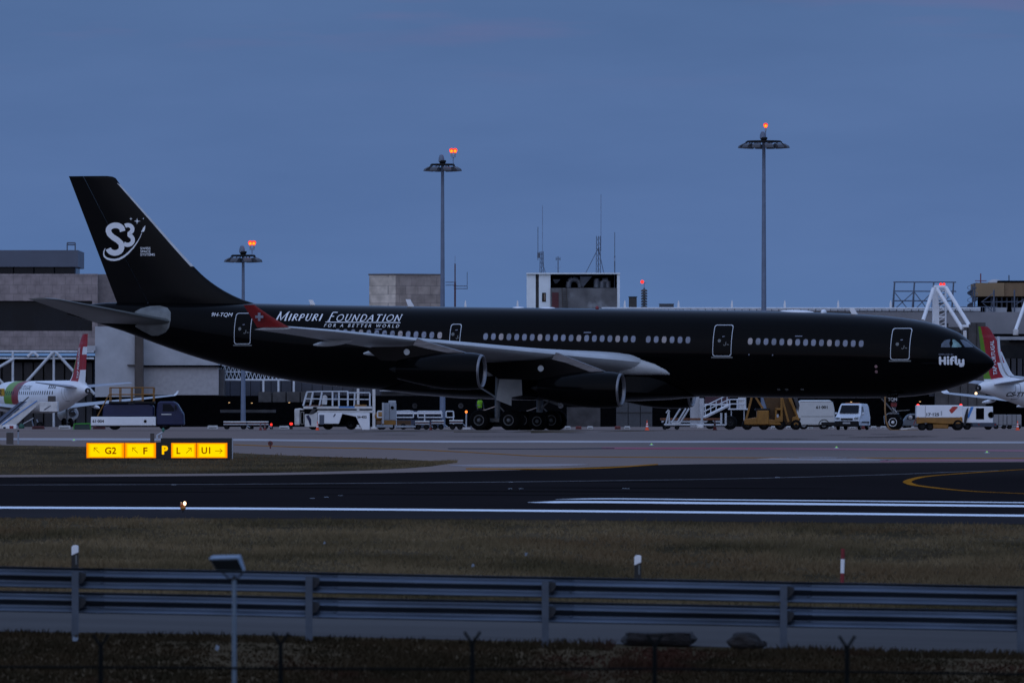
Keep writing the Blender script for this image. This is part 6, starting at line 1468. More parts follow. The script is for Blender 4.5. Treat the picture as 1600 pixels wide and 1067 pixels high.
B(lambda m: r.poly(m, [(1231, 621), (1236.5, 621), (1249, 654), (1249, 664), (1237.5, 664), (1238, 652), (1244, 650)], .1, .4, M_yellow), 'side_panel', t, bevel=.03)
B(lambda m: r.poly(m, [(1240, 620), (1247, 622), (1250, 633), (1248, 643)], .9, 1.6, M_grey), 'hood', t)
wheels(r, t, (1168, 1194, 1219.5, 1244), .36, (.2, 1.9)); B(lambda m: r.box(m, 1213.5, 1216.5, 647, 652, -.08, -.05, M_pale), 'notice_plate', t)
# ---- vans
def van_big():
    r = Ref(1276, 690); t = thing('panel_van', 'plain white high roofed panel van numbered 61 001', 'van', r.o)
    def side(y): return [(r.x(u), y, r.z(v)) for u, v in ((1249, 664), (1246, 650), (1246, 632), (1248, 627), (1251, 625), (1297, 625), (1301.5, 628), (1304, 640), (1304.6, 656), (1304, 664))]
    B(lambda m: m.loft([[(p[0], p[1], p[2]) for p in side(0.05)], side(.0 - .05)[:] and [(p[0], .0, r.z(664) + (p[2] - r.z(664)) * .985) for p in side(0)], [(p[0], .9, p[2] * 1.004) for p in side(.9)], side(1.8)][1:], M_dwhite if False else mat('van_white_paint', (.52, .52, .50), .35, var=.05), smooth=False), 'body', t, bevel=.06)
    B(lambda m: r.text(m, '61·001', 1275, 638.5, 1293, 633.8, -.012, M_ink, bold=.04), 'number', t)
    B(lambda m: (r.box(m, 1252, 1302, 650.3, 650.9, -.008, .01, M_grey), r.box(m, 1250, 1303, 627.2, 627.7, -.008, .01, M_grey)), 'body_crease', t)
    B(lambda m: r.box(m, 1283, 1306, 659, 664.5, -.03, 1.8, M_dark), 'rear_bumper', t, bevel=.04)
    m_ = MB(); m_.lathe([(0, .42), (.02, .42), (.02, .36)], r.p(1287.5, 663.6, -.0), (0, -1, 0), M_dark, 22); m_.build('wheel_arch', t)
    wheels(r, t, (1256, 1287.5), .36, (.16, 1.62), hub=M_hub); B(lambda m: r.box(m, 1250, 1300, 664, 667, .3, 1.5, M_dark), 'chassis', t)
    B(lambda m: r.box(m, 1248.5, 1250.5, 653, 657, -.02, .01, M_dark), 'fuel_flap', t)
van_big()
def van_small():
    # front three-quarter view: local x to the right of the van seen from the front
    p = at(1332, 622); t = thing('small_van', 'small white van seen from the front with black bumper and sloping bonnet', 'van', p, R(-103))
    Mv = mat('cool_white_paint', (.62, .66, .70), .3, var=.04)
    prof_ = [(2.05, .30), (2.08, .62), (1.98, .88), (1.25, 1.08), (.62, 1.72), (.35, 1.80), (-1.75, 1.78), (-1.98, 1.60), (-2.06, .9), (-2.06, .30)]
    rr = []
    for y, k, s_ in ((-.84, .97, .0), (-.80, 1.0, 0), (.80, 1.0, 0), (.84, .97, 0)):
        rr.append([(x, y * (1 if z < 1.0 else 1 - .14 * (z - 1.0) / .8), .30 + (z - .30) * k) for x, z in prof_])
    body = MB().loft(rr, Mv, smooth=False).build('body', t, bevel=.05, segs=2)
    def on_side(x, z, sg): return Vector((x, sg * ((.845 if z < 1 else .845 * (1 - .14 * (z - 1.0) / .8)) + .012), z))
    B(lambda m: m.add([Vector((1.235, -.66, 1.12)), Vector((1.235, .66, 1.12)), Vector((.70, .60, 1.665)), Vector((.70, -.60, 1.665))], [(0, 1, 2, 3)], M_glass), 'windscreen', body)
    for o in [body.children[-1]]:
        for v in o.data.vertices: v.co.x += .04; v.co.z += .03
    for sg in (-1, 1):
        B(lambda m: m.add([on_side(1.02, 1.10, sg), on_side(.60, 1.58, sg), on_side(.12, 1.60, sg), on_side(.10, 1.05, sg)], [(0, 1, 2, 3)], M_glass), 'side_window', body)
        B(lambda m: m.loft([[Vector((2.07, sg * .50, .72)), Vector((2.05, sg * .80, .74)), Vector((1.92, sg * .82, .90)), Vector((2.0, sg * .5, .84))], [Vector((2.10, sg * .51, .73)), Vector((2.08, sg * .79, .75)), Vector((1.95, sg * .81, .89)), Vector((2.03, sg * .51, .83))]], M_belly, smooth=False), 'headlight', t)
        B(lambda m: m.box(.92, 1.08, sg * .86, sg * 1.02, 1.05, 1.2, Mv), 'mirror', t, bevel=.03)
        B(lambda m: m.box(-1.6, 1.0, sg * .835, sg * .87, .48, .58, M_dark), 'side_moulding', t)
    B(lambda m: m.box(1.88, 2.16, -.84, .84, .22, .62, M_dark), 'bumper', t, bevel=.06); B(lambda m: m.box(2.17, 2.185, -.26, .26, .42, .53, M_pale), 'number_plate', t)
    B(lambda m: m.box(2.03, 2.115, -.42, .42, .68, .80, M_dark), 'grille', t, bevel=.02)
    B(lambda m: m.box(-.2, .1, -.5, .5, 1.80, 1.86, mat('amber_bar', (.30, .10, .02), .5)), 'roof_bar', t, bevel=.02)
    for x in (1.32, -1.38):
        for y in (-.74, .74):
            wh = MB().wheel((x, y, .31), .31, .2).build('wheel', t); MB().rim((x, y, .31), .19, .2, M_hub).build('wheel_hub', wh)
van_small()
# ---- ground power units, car, tow bar
r = Ref(1467, 580); t = thing('power_unit', 'white ground power unit numbered 17 125 with red emblem on ochre chassis', 'ground power unit', r.o)
B(lambda m: r.box(m, 1432, 1504.5, 633, 652.4, 0, 1.7, M_white), 'housing', t, bevel=.03)
B(lambda m: r.text(m, '17·125', 1447.5, 650, 1467.5, 645, -.008, M_ink, bold=.04), 'number', t)
B(lambda m: r.poly(m, [(1483, 641), (1488, 635.5), (1491, 634.8), (1496.5, 635.2), (1496, 637), (1488.5, 645), (1486, 645.5), (1485, 644)], -.012, -.004, mat('emblem_red', (.42, .03, .02), .5)), 'red_emblem', t)
B(lambda m: r.poly(m, [(1432.5, 652.4), (1504, 652.4), (1504.5, 662), (1482, 662.5), (1446, 660.5), (1433, 662)], .02, 1.68, M_yellow), 'chassis', t, bevel=.03)
B(lambda m: r.box(m, 1457, 1482, 662, 669.5, .1, 1.5, M_yellow), 'fuel_tank', t, bevel=.04)
B(lambda m: r.box(m, 1445.5, 1446, 634, 652, -.01, .01, M_grey), 'panel_joint', t); B(lambda m: r.box(m, 1470, 1472, 642, 649, -.012, .01, M_pale), 'latch', t)
for u in (1434.5, 1501.5): B(lambda m: m.ball(r.p(u, 632.6, .12), .09, .07, .07, LRED), 'marker_lamp', t); B(lambda m: m.ball(r.p(u, 652.4, -.03), .07, .03, .05, mat('amber_reflector', (.5, .2, .02), .4)), 'reflector', t)
wheels(r, t, (1441.5, 1453.5), .25, (.2, 1.5), w=.2, hub=M_dark); wheels(r, t, (1497,), .36, (.15, 1.55), hub=M_dark)
B(lambda m: (m.bar(r.p(1432, 668, .8), r.p(1408, 670.5, .8), .09, .09, M_dwhite), m.bar(r.p(1428, 664, .7), r.p(1431.5, 655, .7), .12, .05, M_red)), 'tow_bar', t)
r = Ref(1523, 640); t = thing('power_unit', 'white ground power unit with light blue slash and dark open hatch', 'ground power unit', r.o)
B(lambda m: r.box(m, 1504, 1551.5, 635, 660.5, 0, 1.8, M_white), 'housing', t, bevel=.03); B(lambda m: r.box(m, 1525, 1537.5, 637.5, 655, -.02, .02, M_void), 'hatch', t)
B(lambda m: r.poly(m, [(1517, 635.5), (1521.5, 635.5), (1514, 653), (1510.5, 653)], -.012, -.003, M_sky), 'blue_slash', t); B(lambda m: r.poly(m, [(1510, 640), (1513, 636), (1512, 652), (1508, 665), (1505.5, 664), (1507, 650)], -.14, -.05, M_ink), 'cable_bundle', t)
B(lambda m: m.lathe([(0, .001), (0, .22), (.05, .22)], r.p(1548.5, 648, 0), (0, -1, 0), M_dark, 16), 'fan_guard', t); B(lambda m: r.box(m, 1519, 1557, 660.5, 667, -.05, 1.9, mat('slate_bumper', (.045, .055, .08), .5)), 'chassis', t, bevel=.04)
for u in (1529.5, 1555): B(lambda m: m.lathe([(0, .001), (0, .06), (.02, .06)], r.p(u, 663, -.055), (0, -1, 0), M_red, 10), 'reflector', t)
wheels(r, t, (1512, 1545), .25, (.3, 1.6), w=.2)
r = Ref(1423, 680); t = thing('parked_car', 'grey car partly hidden behind the white power unit', 'car', r.o)
B(lambda m: r.poly(m, [(1411, 666), (1412, 656), (1418, 648), (1424, 646), (1440, 646), (1448, 656), (1450, 666)], 0, 1.7, mat('car_grey_paint', (.10, .11, .125), .3)), 'body', t, bevel=.08); B(lambda m: r.poly(m, [(1416.5, 655), (1420.5, 648.5), (1430, 648.5), (1430, 655)], -.015, .02, M_glass), 'side_window', t)
B(lambda m: m.lathe([(0, .05), (.04, .16), (.05, .001)], r.p(1422.5, 652, -.02), (0, -1, 0), M_alu, 14), 'headlight', t); wheels(r, t, (1418, 1442), .31, (.12, 1.6), w=.2)
for i, (u0, u1, lab) in enumerate(((1553, 1573, 'pale cargo container right of the blue slashed power unit'), (1573.8, 1596, 'pale cargo container farthest right behind the cone'))):
    r = Ref((u0 + u1) / 2, 740); t = thing('cargo_container', lab, 'container', r.o, group='pale cargo containers'); B(lambda m: r.poly(m, [(u0, 664), (u0, 649), (u0 + 1.5, 647.5), (u1 - .5, 647.5), (u1, 649), (u1, 664)], 0, 1.5, M_conc), 'shell', t, bevel=.03); B(lambda m: [r.box(m, u, u + .8, 648, 664, -.02, .01, M_grey) for u in (u0 + 7, u0 + 14)], 'rib', t); B(lambda m: r.box(m, u0, u1, 664.3, 666, .1, 1.4, M_steel), 'pallet', t); wheels(r, t, (u0 + 4, u1 - 4), .18, (.1, 1.3), w=.12)
# ---- yellow hose at the nose wheel
hs_ = MB(); r = Ref(1396, 590); hp_ = [r.p(1383, 620, 0), r.p(1382.5, 640, -.3), r.p(1384, 658, -.5), r.p(1388, 669, -.6), r.p(1393, 672.3, -.6), r.p(1404, 672.4, -.7), r.p(1420, 672.5, -.3), r.p(1436, 672.3, 1.2)]
hs_.path(hp_, .055, mat('yellow_hose', (.22, .11, .03), .6), n=8); tag(hs_.build('ground_hose', None, loc=r.o), 'yellow brown hose hanging by the nose wheel and trailing along the ground', 'hose')
# ---- cones
def cone(u, vt, d, m, lab, bright=True):
    o = at(u, d); k = d / F; h = (VH - o.z / k - vt) * k
    t_ = thing('traffic_cone', lab, 'traffic cone', o, group='traffic cones on the apron'); w = h * .23
    MB().box(-w, w, -w, w, 0, h * .07, m).build('base', t_, bevel=.02); MB().lathe([(h * .07, w * .78), (h * .30, w * .56), (h * .52, w * .42), (h * .74, w * .26), (h, w * .12), (h, .001)], (0, 0, 0), (0, 0, 1), m, 18).build('body', t_)
    for a, c, ra, rb in ((.34, .48, .545, .455), (.60, .70, .375, .31)): MB().lathe([(h * a, w * ra + .006), (h * c, w * rb + .006)], (0, 0, 0), (0, 0, 1), M_mark if bright else M_belly, 18).build('reflective_band', t_)
cone(1011, 656.5, 583, M_orange, 'bright orange cone right of the main wheels'); cone(496, 658, 586, M_orange, 'bright orange cone in front of the cargo loader'); cone(1590, 657, 585, M_orange, 'bright orange cone at the right edge')
cone(407, 660, 590, M_dullcone, 'dull red cone, left of the pair beside the shortest mast', False); cone(414, 659, 592, M_dullcone, 'dull red cone, right of the pair beside the shortest mast', False); cone(673, 659, 600, M_dullcone, 'dull red cone in front of the empty dollies', False); cone(1117, 655, 600, M_dullcone, 'dull red cone in front of the white maintenance steps', False)
# ================================================================== TAXIWAY SIGN AND LIGHTS
dS = dg(250, 719.5); r = Ref(250, dS)
t = thing('taxiway_sign', 'black framed glowing yellow taxiway sign reading G2 F P L U1 on the grass island', 'sign', r.o)
def signmat():
    m = bpy.data.materials.new('lit_yellow_panel'); m.use_nodes = True; n = m.node_tree.nodes; l = m.node_tree.links; n.remove(n['Principled BSDF'])
    tc_ = n.new('ShaderNodeTexCoord'); sp = n.new('ShaderNodeSeparateXYZ'); l.new(tc_.outputs['Generated'], sp.inputs[0])
    def lobe(o):   # tubes light the middle of each panel, the rim is dimmer
        a = n.new('ShaderNodeMath'); a.operation = 'SUBTRACT'; a.inputs[1].default_value = .5; l.new(o, a.inputs[0])
        b_ = n.new('ShaderNodeMath'); b_.operation = 'ABSOLUTE'; l.new(a.outputs[0], b_.inputs[0])
        c = n.new('ShaderNodeMapRange'); c.interpolation_type = 'SMOOTHSTEP'; c.inputs[1].default_value = .5; c.inputs[2].default_value = .37; l.new(b_.outputs[0], c.inputs[0]); return c.outputs[0]
    x = n.new('ShaderNodeMath'); x.operation = 'MINIMUM'; l.new(lobe(sp.outputs['X']), x.inputs[0]); l.new(lobe(sp.outputs['Z']), x.inputs[1])
    k = n.new('ShaderNodeValToRGB'); k.color_ramp.elements[0].color = (1.0, .23, .0, 1); k.color_ramp.elements[1].color = (1.0, .71, 0.0, 1); l.new(x.outputs[0], k.inputs['Fac'])
    e_ = n.new('ShaderNodeEmission'); e_.inputs['Strength'].default_value = 1.05; l.new(k.outputs[0], e_.inputs[0]); l.new(e_.outputs[0], n['Material Output'].inputs['Surface']); return m
M_sign = signmat(); M_sb = mat('sign_black', (.004, .004, .004), .5, var=.1); M_st = lamp('dim_red_letter_glow', (.22, .028, .0), 1.0)
B(lambda m: (r.box(m, 134.4, 251.5, 690.8, 716.8, .02, .35, M_sb)), 'cabinet', t)
B(lambda m: r.poly(m, [(251.2, 718), (251.2, 684.2), (362.5, 684.2), (362.5, 718)], -.02, .40, M_sb), 'cabinet', t, bevel=.015)
B(lambda m: r.box(m, 362.5, 363.6, 684, 718.2, -.03, .4, M_steel), 'side_post', t)
for u0, u1 in ((135.2, 194.4), (195.2, 243.6), (267.6, 306.6), (307.4, 355.2)):
    yy = -.03 if u0 < 250 else -.07
    B(lambda m: r.box(m, u0, u1, 691.8, 715.2, yy, yy + .03, M_sign), 'lit_panel', t)
def ar(m, u, v, ang, L_, y):
    c, s_ = math.cos(R(ang)), math.sin(R(ang)); w = .9
    def fn(a, b2): return r.p(u + a * c - b2 * s_, v - (a * s_ + b2 * c), y)
    stroke(m, [(-L_ / 2, 0), (L_ / 2, 0)], w, fn, M_st); 
    y2 = y - .004
    stroke(m, [(L_ / 2 - L_ * .33, L_ * .33), (L_ / 2 + .3, 0), (L_ / 2 - L_ * .33, -L_ * .33)], w, lambda a, b2: r.p(u + a * c - b2 * s_, v - (a * s_ + b2 * c), y2), M_st)
B(lambda m: (ar(m, 151.2, 703.5, 135, 11.5, -.04), r.text(m, 'G2', 164, 709.2, 181.8, 698.5, -.04, M_st, bold=.02)), 'lettering', t)
B(lambda m: (ar(m, 211.2, 703.5, 135, 11.5, -.04), r.text(m, 'F', 224, 709.5, 230.5, 698.8, -.04, M_st, bold=.02)), 'lettering', t)
B(lambda m: (r.text(m, 'L', 276, 709, 282, 698.6, -.08, M_st, bold=.02), ar(m, 295, 703.8, 45, 11, -.08)), 'lettering', t)
B(lambda m: (r.text(m, 'U1', 315, 708.8, 328.6, 698.4, -.08, M_st, bold=.02), ar(m, 341.5, 704.2, 0, 11, -.08)), 'lettering', t)
B(lambda m: r.text(m, 'P', 253, 709.8, 262.5, 696.2, -.045, lamp('yellow_letter_glow', (1.0, .55, 0.0), 1.1), bold=.05), 'lettering', t)
for i in range(12):
    u = 142 + i * 19.2
    B(lambda m: (m.tube(r.p(u, 717.5, .15), r.p(u + .4, r.vg + .6, .1), .035, M_sb, n=6)), 'leg', t)
t = thing('stop_marker', 'red disc marker on a short red stem beyond the sign', 'marker', at(422.5, dg(422, 701)))
B(lambda m: m.lathe([(-.02, .001), (-.02, .125), (.02, .125), (.02, .001)], (0, 0, .27), (0, 1, 0), mat('dull_red_disc', (.10, .010, .008), .5), 18), 'disc', t); B(lambda m: m.box(-.035, .035, -.03, .03, 0, .18, MATS['dull_red_disc']), 'stem', t); B(lambda m: m.lathe([(-.03, .001), (-.03, .05), (-.021, .05)], (0, 0, .27), (0, 1, 0), M_sb, 12), 'hub', t)
t = thing('runway_edge_light', 'small lit runway lamp with amber base standing on the white edge line', 'runway light', at(286, dg(286, 800.5)))
B(lambda m: (m.tube((0, 0, 0), (0, 0, .09), .035, M_sb, n=8)), 'stem', t); B(lambda m: m.lathe([(.08, .05), (.12, .085), (.17, .085), (.20, .04)], (0, 0, 0), (0, 0, 1), mat('amber_base', (.42, .16, .02), .5), 14), 'base', t)
B(lambda m: m.ball((.05, -.03, .275), .045, .045, .06, lamp('warm_runway_lamp', (1.0, .66, .38), 4.0)), 'lamp', t); B(lambda m: m.lathe([(.19, .07), (.23, .075), (.27, .05)], (-.02, 0, 0), (0, 0, 1), mat('orange_glass', (.5, .12, .02), .3), 12), 'glass', t); B(lambda m: m.lathe([(0, .02), (.08, .03)], (-.07, 0, .24), (0, 0, 1), M_alu, 10), 'shade', t)
for i, (u, v, lab) in enumerate(((1018, 695.5, 'tiny pale taxiway light beyond the orange cone'), (1307, 700.2, 'tiny green taxiway light on the red apron marking'), (1542, 707.6, 'tiny yellow green taxiway light at right of the apron'), (115.5, 688.6, 'tiny green taxiway light left above the yellow sign'))):
    t = thing('taxiway_light', lab, 'taxiway light', at(u, dg(u, v)), group='taxiway lights set in the apron'); B(lambda m: m.lathe([(0, .13), (.03, .12), (.04, .001)], (0, 0, 0), (0, 0, 1), M_steel, 14), 'base', t)
    B(lambda m: m.ball((0, -.02, .05), .05, .05, .045, lamp('green_taxi_lamp', (.30, 0.8, .25), 0.55)), 'lens', t)
# small posts by the grass island
t = thing('marker_post', 'stubby brown concrete post at the left edge beneath the stairs', 'post', at(15.5, dg(15, 694))); k = t.location.y / F; B(lambda m: m.box(-5.5 * k, 5.5 * k, -.1, .1, 0, 18 * k, M_post), 'block', t, bevel=.02); B(lambda m: m.box(-6 * k, 6 * k, -.12, .12, 18 * k, 20 * k, M_conc), 'cap', t)
t = thing('marker_post', 'thin grey pole beside the stubby brown post at the left edge', 'post', at(28.5, dg(28, 693.5))); k = t.location.y / F; B(lambda m: m.tube((0, 0, 0), (0, 0, 20 * k), 1.2 * k, M_steel, n=8), 'pole', t); B(lambda m: m.ball((0, 0, 20.5 * k), 1.8 * k, 1.8 * k, 1.5 * k, M_dark), 'cap', t)
t = thing('marker_post', 'brown post just behind the top of the yellow sign', 'post', at(238, dg(238, 692))); k = t.location.y / F; B(lambda m: m.box(-3.2 * k, 3.2 * k, -.08, .08, 0, 15 * k, M_post), 'block', t, bevel=.02); B(lambda m: m.box(-3.6 * k, 3.6 * k, -.1, .1, 15 * k, 16 * k, M_conc), 'cap', t)
t = thing('hydrant', 'white standpipe with green valve behind the yellow sign', 'hydrant', at(249, dg(249, 687))); k = t.location.y / F
B(lambda m: (m.tube((-3.5 * k, 0, 0), (-3.5 * k, 0, 8 * k), 1.5 * k, M_pale, n=10), m.tube((3 * k, 0, 0), (3 * k, 0, 8 * k), 1.3 * k, M_pale, n=10), m.tube((-3.5 * k, 0, 7 * k), (5 * k, 0, 12 * k), 1.2 * k, M_pale, n=8)), 'pipe', t); B(lambda m: m.lathe([(0, 1.2 * k), (3 * k, 2.5 * k), (5 * k, 2.2 * k), (7 * k, .5 * k)], (6 * k, 0, 12 * k), (0, 0, 1), mat('green_valve', (.02, .11, .07), .5), 12), 'valve', t)

# ================================================================== FOREGROUND
DR = 150.0; kr = DR / F
M_rail = mat('weathered_zinc', (.075, .098, .135), .42, metal=.88, var=.22, scale=1.8, stretch=(.3, 2, 2), patch=((.045, .055, .07), .7, .5, .75), spec=.4)
M_railp = mat('zinc_post', (.060, .078, .105), .55, metal=.3, var=.2, scale=3)
t = thing('guard_rail', 'double beam zinc guard rail running across the foreground', 'guard rail', (0, DR, 0))
def vtop(u): return 884.2 + 31.3 * u / 1600
PF = [(0.0, .010), (-2.2, .045), (-4.0, .058), (-6.5, .045), (-10, -.005), (-12.5, -.022), (-15, -.012), (-19, .048), (-22, .060), (-24.5, .05), (-28.5, -.005), (-31, -.02), (-32.2, -.010), (-32.6, .004)]
for dv in (0, 38.5):
    rings = []
    for u in frange(-80, 1680, 110):
        x = (u - 800) * kr; z = -(vtop(u) + dv - VH) * kr
        rings.append([(x, y + .012 * mnoise.noise(Vector((x * .9, dv, h * .05))), z + h * kr + .008 * mnoise.noise(Vector((x * .35, dv + 3, 0)))) for h, y in PF])
    m_ = MB(); m_.loft(rings, M_rail, caps=False, closed=False); o = m_.build('beam', t, ang=70); o.modifiers.new('plate', 'SOLIDIFY').thickness = .004
for i, u in enumerate((-251, 118, 483, 852, 1224, 1594)):
    x = (u - 800) * kr; zt_ = -(vtop(u) + 6.5 - VH) * kr; zb_ = ground(x, DR - .2) - .05
    m_ = MB(); w = .058
    m_.box(x - w, x + w, -.15, -.142, zb_, zt_, M_railp); m_.box(x - w, x - w + .006, -.142, -.08, zb_, zt_, M_railp); m_.box(x + w - .006, x + w, -.142, -.08, zb_, zt_, M_railp)
    p_ = m_.build('post', t)
    for dv in (0, 38.5):
        m_ = MB(); z = -(vtop(u + 14) + dv - VH) * kr; m_.loft([[(x + q_, y - .012, z + h * kr - (q_ - .15) * .0206) for h, y in PF] for q_ in (.13, .30, .47)], M_rail, caps=False, closed=False)
        for q_ in (.18, .42):
            for h in (-6, -23): m_.lathe([(0, .016), (.012, .014), (.016, .001)], (x + q_, .030, z + h * kr), (0, -1, 0), M_rail, 8)
        m_.build('lap_joint', t)
    for dv in (7, 46):
        z = -(vtop(u) + dv - VH) * kr; m_ = MB(); m_.prism([(x + w + .002, z), (x + w + .115, z - .02), (x + w + .115, z - .09), (x + w + .06, z - .17), (x + w + .002, z - .19)], -.08, .0, mat('spacer_block', (.012, .014, .018), .7)); m_.build('spacer', p_)
def delineator(u, vt, lab):
    d = 186; k = d / F; o = at(u, d); t_ = thing('delineator_post', lab, 'marker post', o, group='black and white delineator posts'); h = (VH - vt) * k - o.z; w = 5.4 * k; dd = .05
    m_ = MB(); m_.box(-w, w, -dd, dd, 0, h - 62 * k, M_white); m_.build('post', t_)
    m_ = MB(); m_.prism([(-w, h - 62 * k), (w, h - 62 * k), (w, h - 11 * k), (-w, h - 16 * k)], -dd, dd, M_sb); m_.build('black_band', t_)
    m_ = MB(); m_.prism([(-w, h - 16 * k), (w, h - 11 * k), (w, h - 1.5 * k), (w * .6, h), (-w * .5, h), (-w, h - 3 * k)], -dd, dd, M_white); m_.build('cap', t_, bevel=.006)
    m_ = MB(); m_.box(w * .15, w * .6, -dd - .006, -dd, h - 30 * k, h - 15 * k, M_belly); m_.build('reflector', t_)
delineator(117.2, 851.5, 'white capped black delineator post at far left behind the rail'); delineator(996.5, 867, 'white capped black delineator post right of centre behind the rail')
o = at(1317, 190); k = 190 / F; t = thing('striped_post', 'thin red and white striped marker post behind the guard rail', 'marker post', o); h = (VH - 857) * k - o.z
M_dr = mat('dull_red_post', (.20, .014, .016), .6)
for i, (a, c, m) in enumerate(((0, h - 38 * k, M_dr), (h - 38 * k, h - 16 * k, M_white), (h - 16 * k, h, M_dr))): B(lambda q_: q_.tube((-.02 + .02 * a / h, 0, a), (-.02 + .02 * c / h, 0, c), .042, m, n=12), 'red_band' if m is M_dr else 'white_band', t)
# floodlight on a pole
dF = 105.0; k = dF / F; o = at(366, dF); t = thing('floodlight', 'square floodlight head tilted on a thin grey pole in front of the rail', 'floodlight', o); z0 = lambda v: (VH - v) * k - o.z; X0 = lambda u: (u - 366) * k
M_fl = mat('floodlight_grey', (.16, .21, .27), .4, metal=.3, var=.15, scale=4); M_fp = mat('floodlight_pole_grey', (.10, .14, .18), .5, var=.15, scale=4)
B(lambda m: m.tube((0, 0, 0), (0, 0, z0(906)), 3.6 * k, M_fp, n=14), 'pole', t)
B(lambda m: (m.tube((0, 0, z0(908)), (0, 0, z0(899)), 2.6 * k, M_dark, n=10), m.path([(X0(346), -.02, z0(892)), (X0(357), 0, z0(903)), (X0(366), 0, z0(905)), (X0(374), 0, z0(901)), (X0(380), -.02, z0(893))], 1.3 * k, M_dark, n=8)), 'bracket', t)
m_ = MB(); top4 = [Vector((X0(326), -.10, z0(871.5))), Vector((X0(371.5), -.10, z0(870.5))), Vector((X0(376), .14, z0(866.6))), Vector((X0(331), .14, z0(867.6)))]
bot4 = [Vector((X0(338.5), -.05, z0(891))), Vector((X0(381.5), -.05, z0(892.5))), Vector((X0(383), .12, z0(890))), Vector((X0(341), .12, z0(889)))]
m_.loft([top4, bot4], M_fl, smooth=False); m_.build('head', t, bevel=.006)
m_ = MB(); f4 = [top4[0].lerp(bot4[0], .12), top4[1].lerp(bot4[1], .12), bot4[1].lerp(top4[1], .05), bot4[0].lerp(top4[0], .05)]; c4 = sum(f4, Vector()) / 4
m_.add([c4 + (p - c4) * .95 + Vector((0, -.006, 0)) for p in f4], [(0, 1, 2, 3)], mat('floodlight_glass', (.006, .009, .011), .3)); m_.build('glass', t)
# Y-topped fence posts and their wire
dY = 100.0; k = dY / F; M_fg = mat('dark_green_fence_paint', (.0025, .004, .004), .8, spec=.1, var=.2, scale=5)
pos = (('leftmost Y topped fence post of the row', 157.5, 990.5), ('Y topped fence post second from left', 438.5, 988), ('Y topped fence post in the middle of the row', 738, 986.5), ('Y topped fence post in front of the concrete slab', 1023, 990.5), ('rightmost Y topped fence post of the row', 1323.5, 993))
pr_ = None
for i, (lab, u, v) in enumerate(pos):
    o = at(u, dY); h = (VH - v) * k - o.z
    if pr_ is None:
        t = thing('fence_post', lab, 'fence post', o, group='Y topped fence posts along the bottom edge')
        B(lambda m: m.tube((0, 0, -.1), (0, 0, h - 18 * k), .026, M_fg, n=12), 'post', t)
        for sg in (-1, 1): B(lambda m: m.bar((0, 0, h - 19 * k), (sg * 12.5 * k, 0, h), .03, .035, M_fg, up=(0, 1, 0)), 'arm', t)
        pr_ = (t, h)
    else: t2 = dup(pr_[0], o + Vector((0, 0, h - pr_[1])), 0, lab)
t = thing('fence_wire', 'dark straining wire strung low between the Y topped fence posts', 'fence wire', (0, dY + .03, 0))
pts = [PX(u, v, dY) for u, v in ((-60, 1041), (157, 1042), (438, 1043.5), (738, 1045), (1023, 1044), (1323, 1049), (1680, 1054))]
m_ = MB(); m_.path([(p.x, 0, p.z) for p in pts], .012, M_fg, n=6); m_.build('wire', t); m_ = MB(); m_.path([(p.x, .02, p.z - .011) for p in pts], .006, M_fg, n=6); m_.build('mesh_top_wire', t)
# concrete slab and boulder on the verge
M_rock = mat('dark_verge_rock', (.019, .016, .015), .95, var=.4, scale=7, bump=.8, bscale=14)
def rough(name, lab, cat, u0, u1, vt, vb, dep, flat, seed):
    uc = (u0 + u1) / 2; d = dg(uc, vb) - .2; k = d / F; o = at(uc, d); hx = (u1 - u0) * k / 2; h = (vb - vt) * k
    bm = bmesh.new(); bmesh.ops.create_icosphere(bm, subdivisions=4, radius=1)
    for v in bm.verts:
        p = v.co.copy()
        if flat:
            m_ = max(abs(p.x), abs(p.y), abs(p.z)); q_ = p / m_ if m_ else p; p = p.lerp(q_, .62)
        n_ = mnoise.noise(p * 1.3 + Vector((seed, 0, 0))) * .22 + mnoise.noise(p * 4 + Vector((0, seed, 0))) * .07
        p *= 1 + n_ * (.45 if flat else 1)
        if flat: p.z -= .22 * (1 - min(1, abs(p.x))) * (1 if p.z > 0 else 0) * .4
        else: p.x *= 1 + .16 * max(0, p.x) * (1 - p.z); p.z -= .35 * max(0, p.x) * (p.z > 0)
        v.co = Vector((p.x * hx * .96, p.y * dep, max(-.05, (p.z * .5 + .48) * h)))
    me = bpy.data.meshes.new(name); bm.to_mesh(me); bm.free(); me.materials.append(M_rock)
    for p in me.polygons: p.use_smooth = True
    me.set_sharp_from_angle(angle=R(35)); ob = bpy.data.objects.new(name, me); COL.objects.link(ob); ob.location = o; tag(ob, lab, cat); return ob
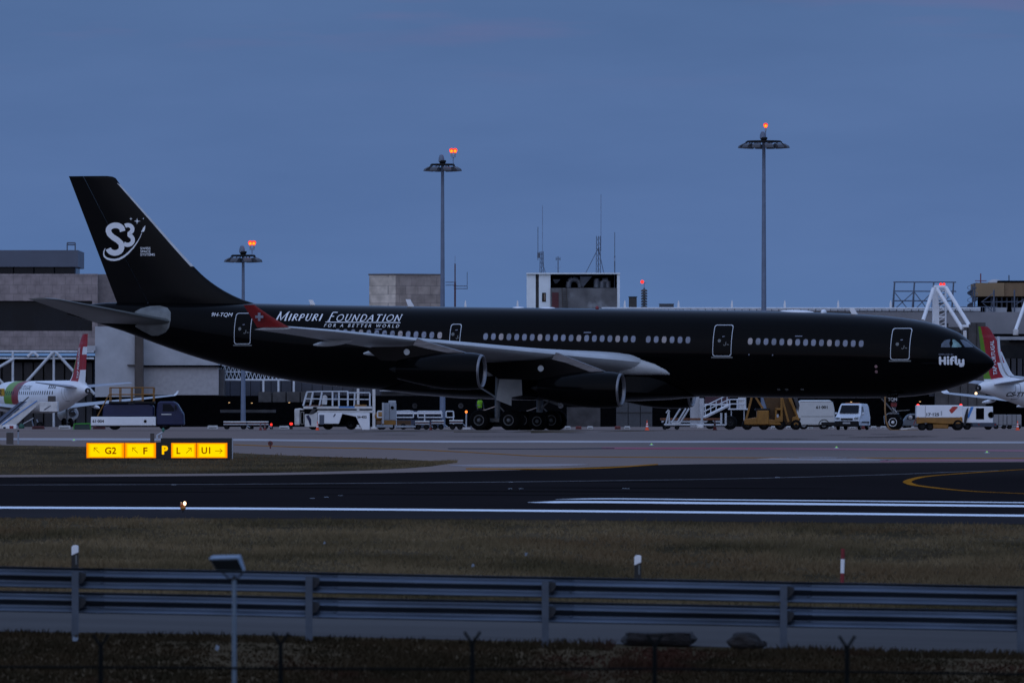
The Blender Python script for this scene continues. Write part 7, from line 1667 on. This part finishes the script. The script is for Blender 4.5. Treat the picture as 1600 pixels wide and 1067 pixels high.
rough('concrete_slab', 'long broken slab lying on the verge under a fence post', 'slab', 970, 1089, 984, 1008, .45, True, 2.0)
rough('boulder', 'rounded dark boulder on the verge right of the broken slab', 'boulder', 1137, 1193, 985, 1015, .25, False, 5.0)
# bits of litter in the grass
for i, (u, v, w, lab) in enumerate(((117, 1006, 7, 'scrap of pale litter on the verge at far left'), (339, 1020, 5, 'scrap of pale litter left of the floodlight pole'), (739, 890, 4, 'scrap of pale litter in the field above the middle of the rail'), (822, 871, 4, 'scrap of pale litter in the field left of the delineator'), (507, 853, 3, 'scrap of pale litter in the field at left of centre'))):
    d = dg(u, v); k = d / F; o = at(u, d); m_ = MB(); rg = random.Random(i); n_ = 4
    q_ = [[(w * k * (a / 3 - .5) * 1.1 + rg.uniform(-.01, .01), .05 * c + rg.uniform(-.02, .02), .03 + .05 * rg.random() + .02 * c) for a in range(4)] for c in range(4)]
    m_.loft(q_, mat('litter_paper', (.13, .15, .17), .8), smooth=False, caps=False, closed=False); tag(m_.build('litter', None, loc=o), lab, 'litter')

# flush lights in the runway surface
for i, (u, v, w, lab) in enumerate(((272, 757.7, 4, 'small flush light in the asphalt below the yellow sign'), (488, 779, 4, 'flush runway light, left of a row of three'), (510, 777, 4, 'flush runway light, middle of a row of three'), (532, 774.5, 4, 'flush runway light, right of a row of three'), (797, 763.8, 3.5, 'flush runway light, left of a close pair in mid runway'), (814, 763.8, 4, 'flush runway light, right of a close pair in mid runway'), (978, 763.6, 6, 'broad flush light in mid runway right of centre'), (798, 753.6, 3.5, 'flush light on the thin taxi line near mid photo'), (1215, 746, 4, 'flush light on the thin taxi line right of centre'))):
    d = dg(u, v); k = d / F; t = thing('flush_light', lab, 'runway light', at(u, d), group='flush lights in the runway'); h = .9 * k
    B(lambda m: m.prism([(-w * k, .012), (w * k, .012), (w * k * .8, h), (-w * k * .8, h)], -.12, .12, mat('pale_light_housing', (.34, .40, .46), .6)), 'housing', t); B(lambda m: m.box(-w * k * .5, w * k * .5, -.125, -.118, .012, h * .6, M_glass), 'lens', t)
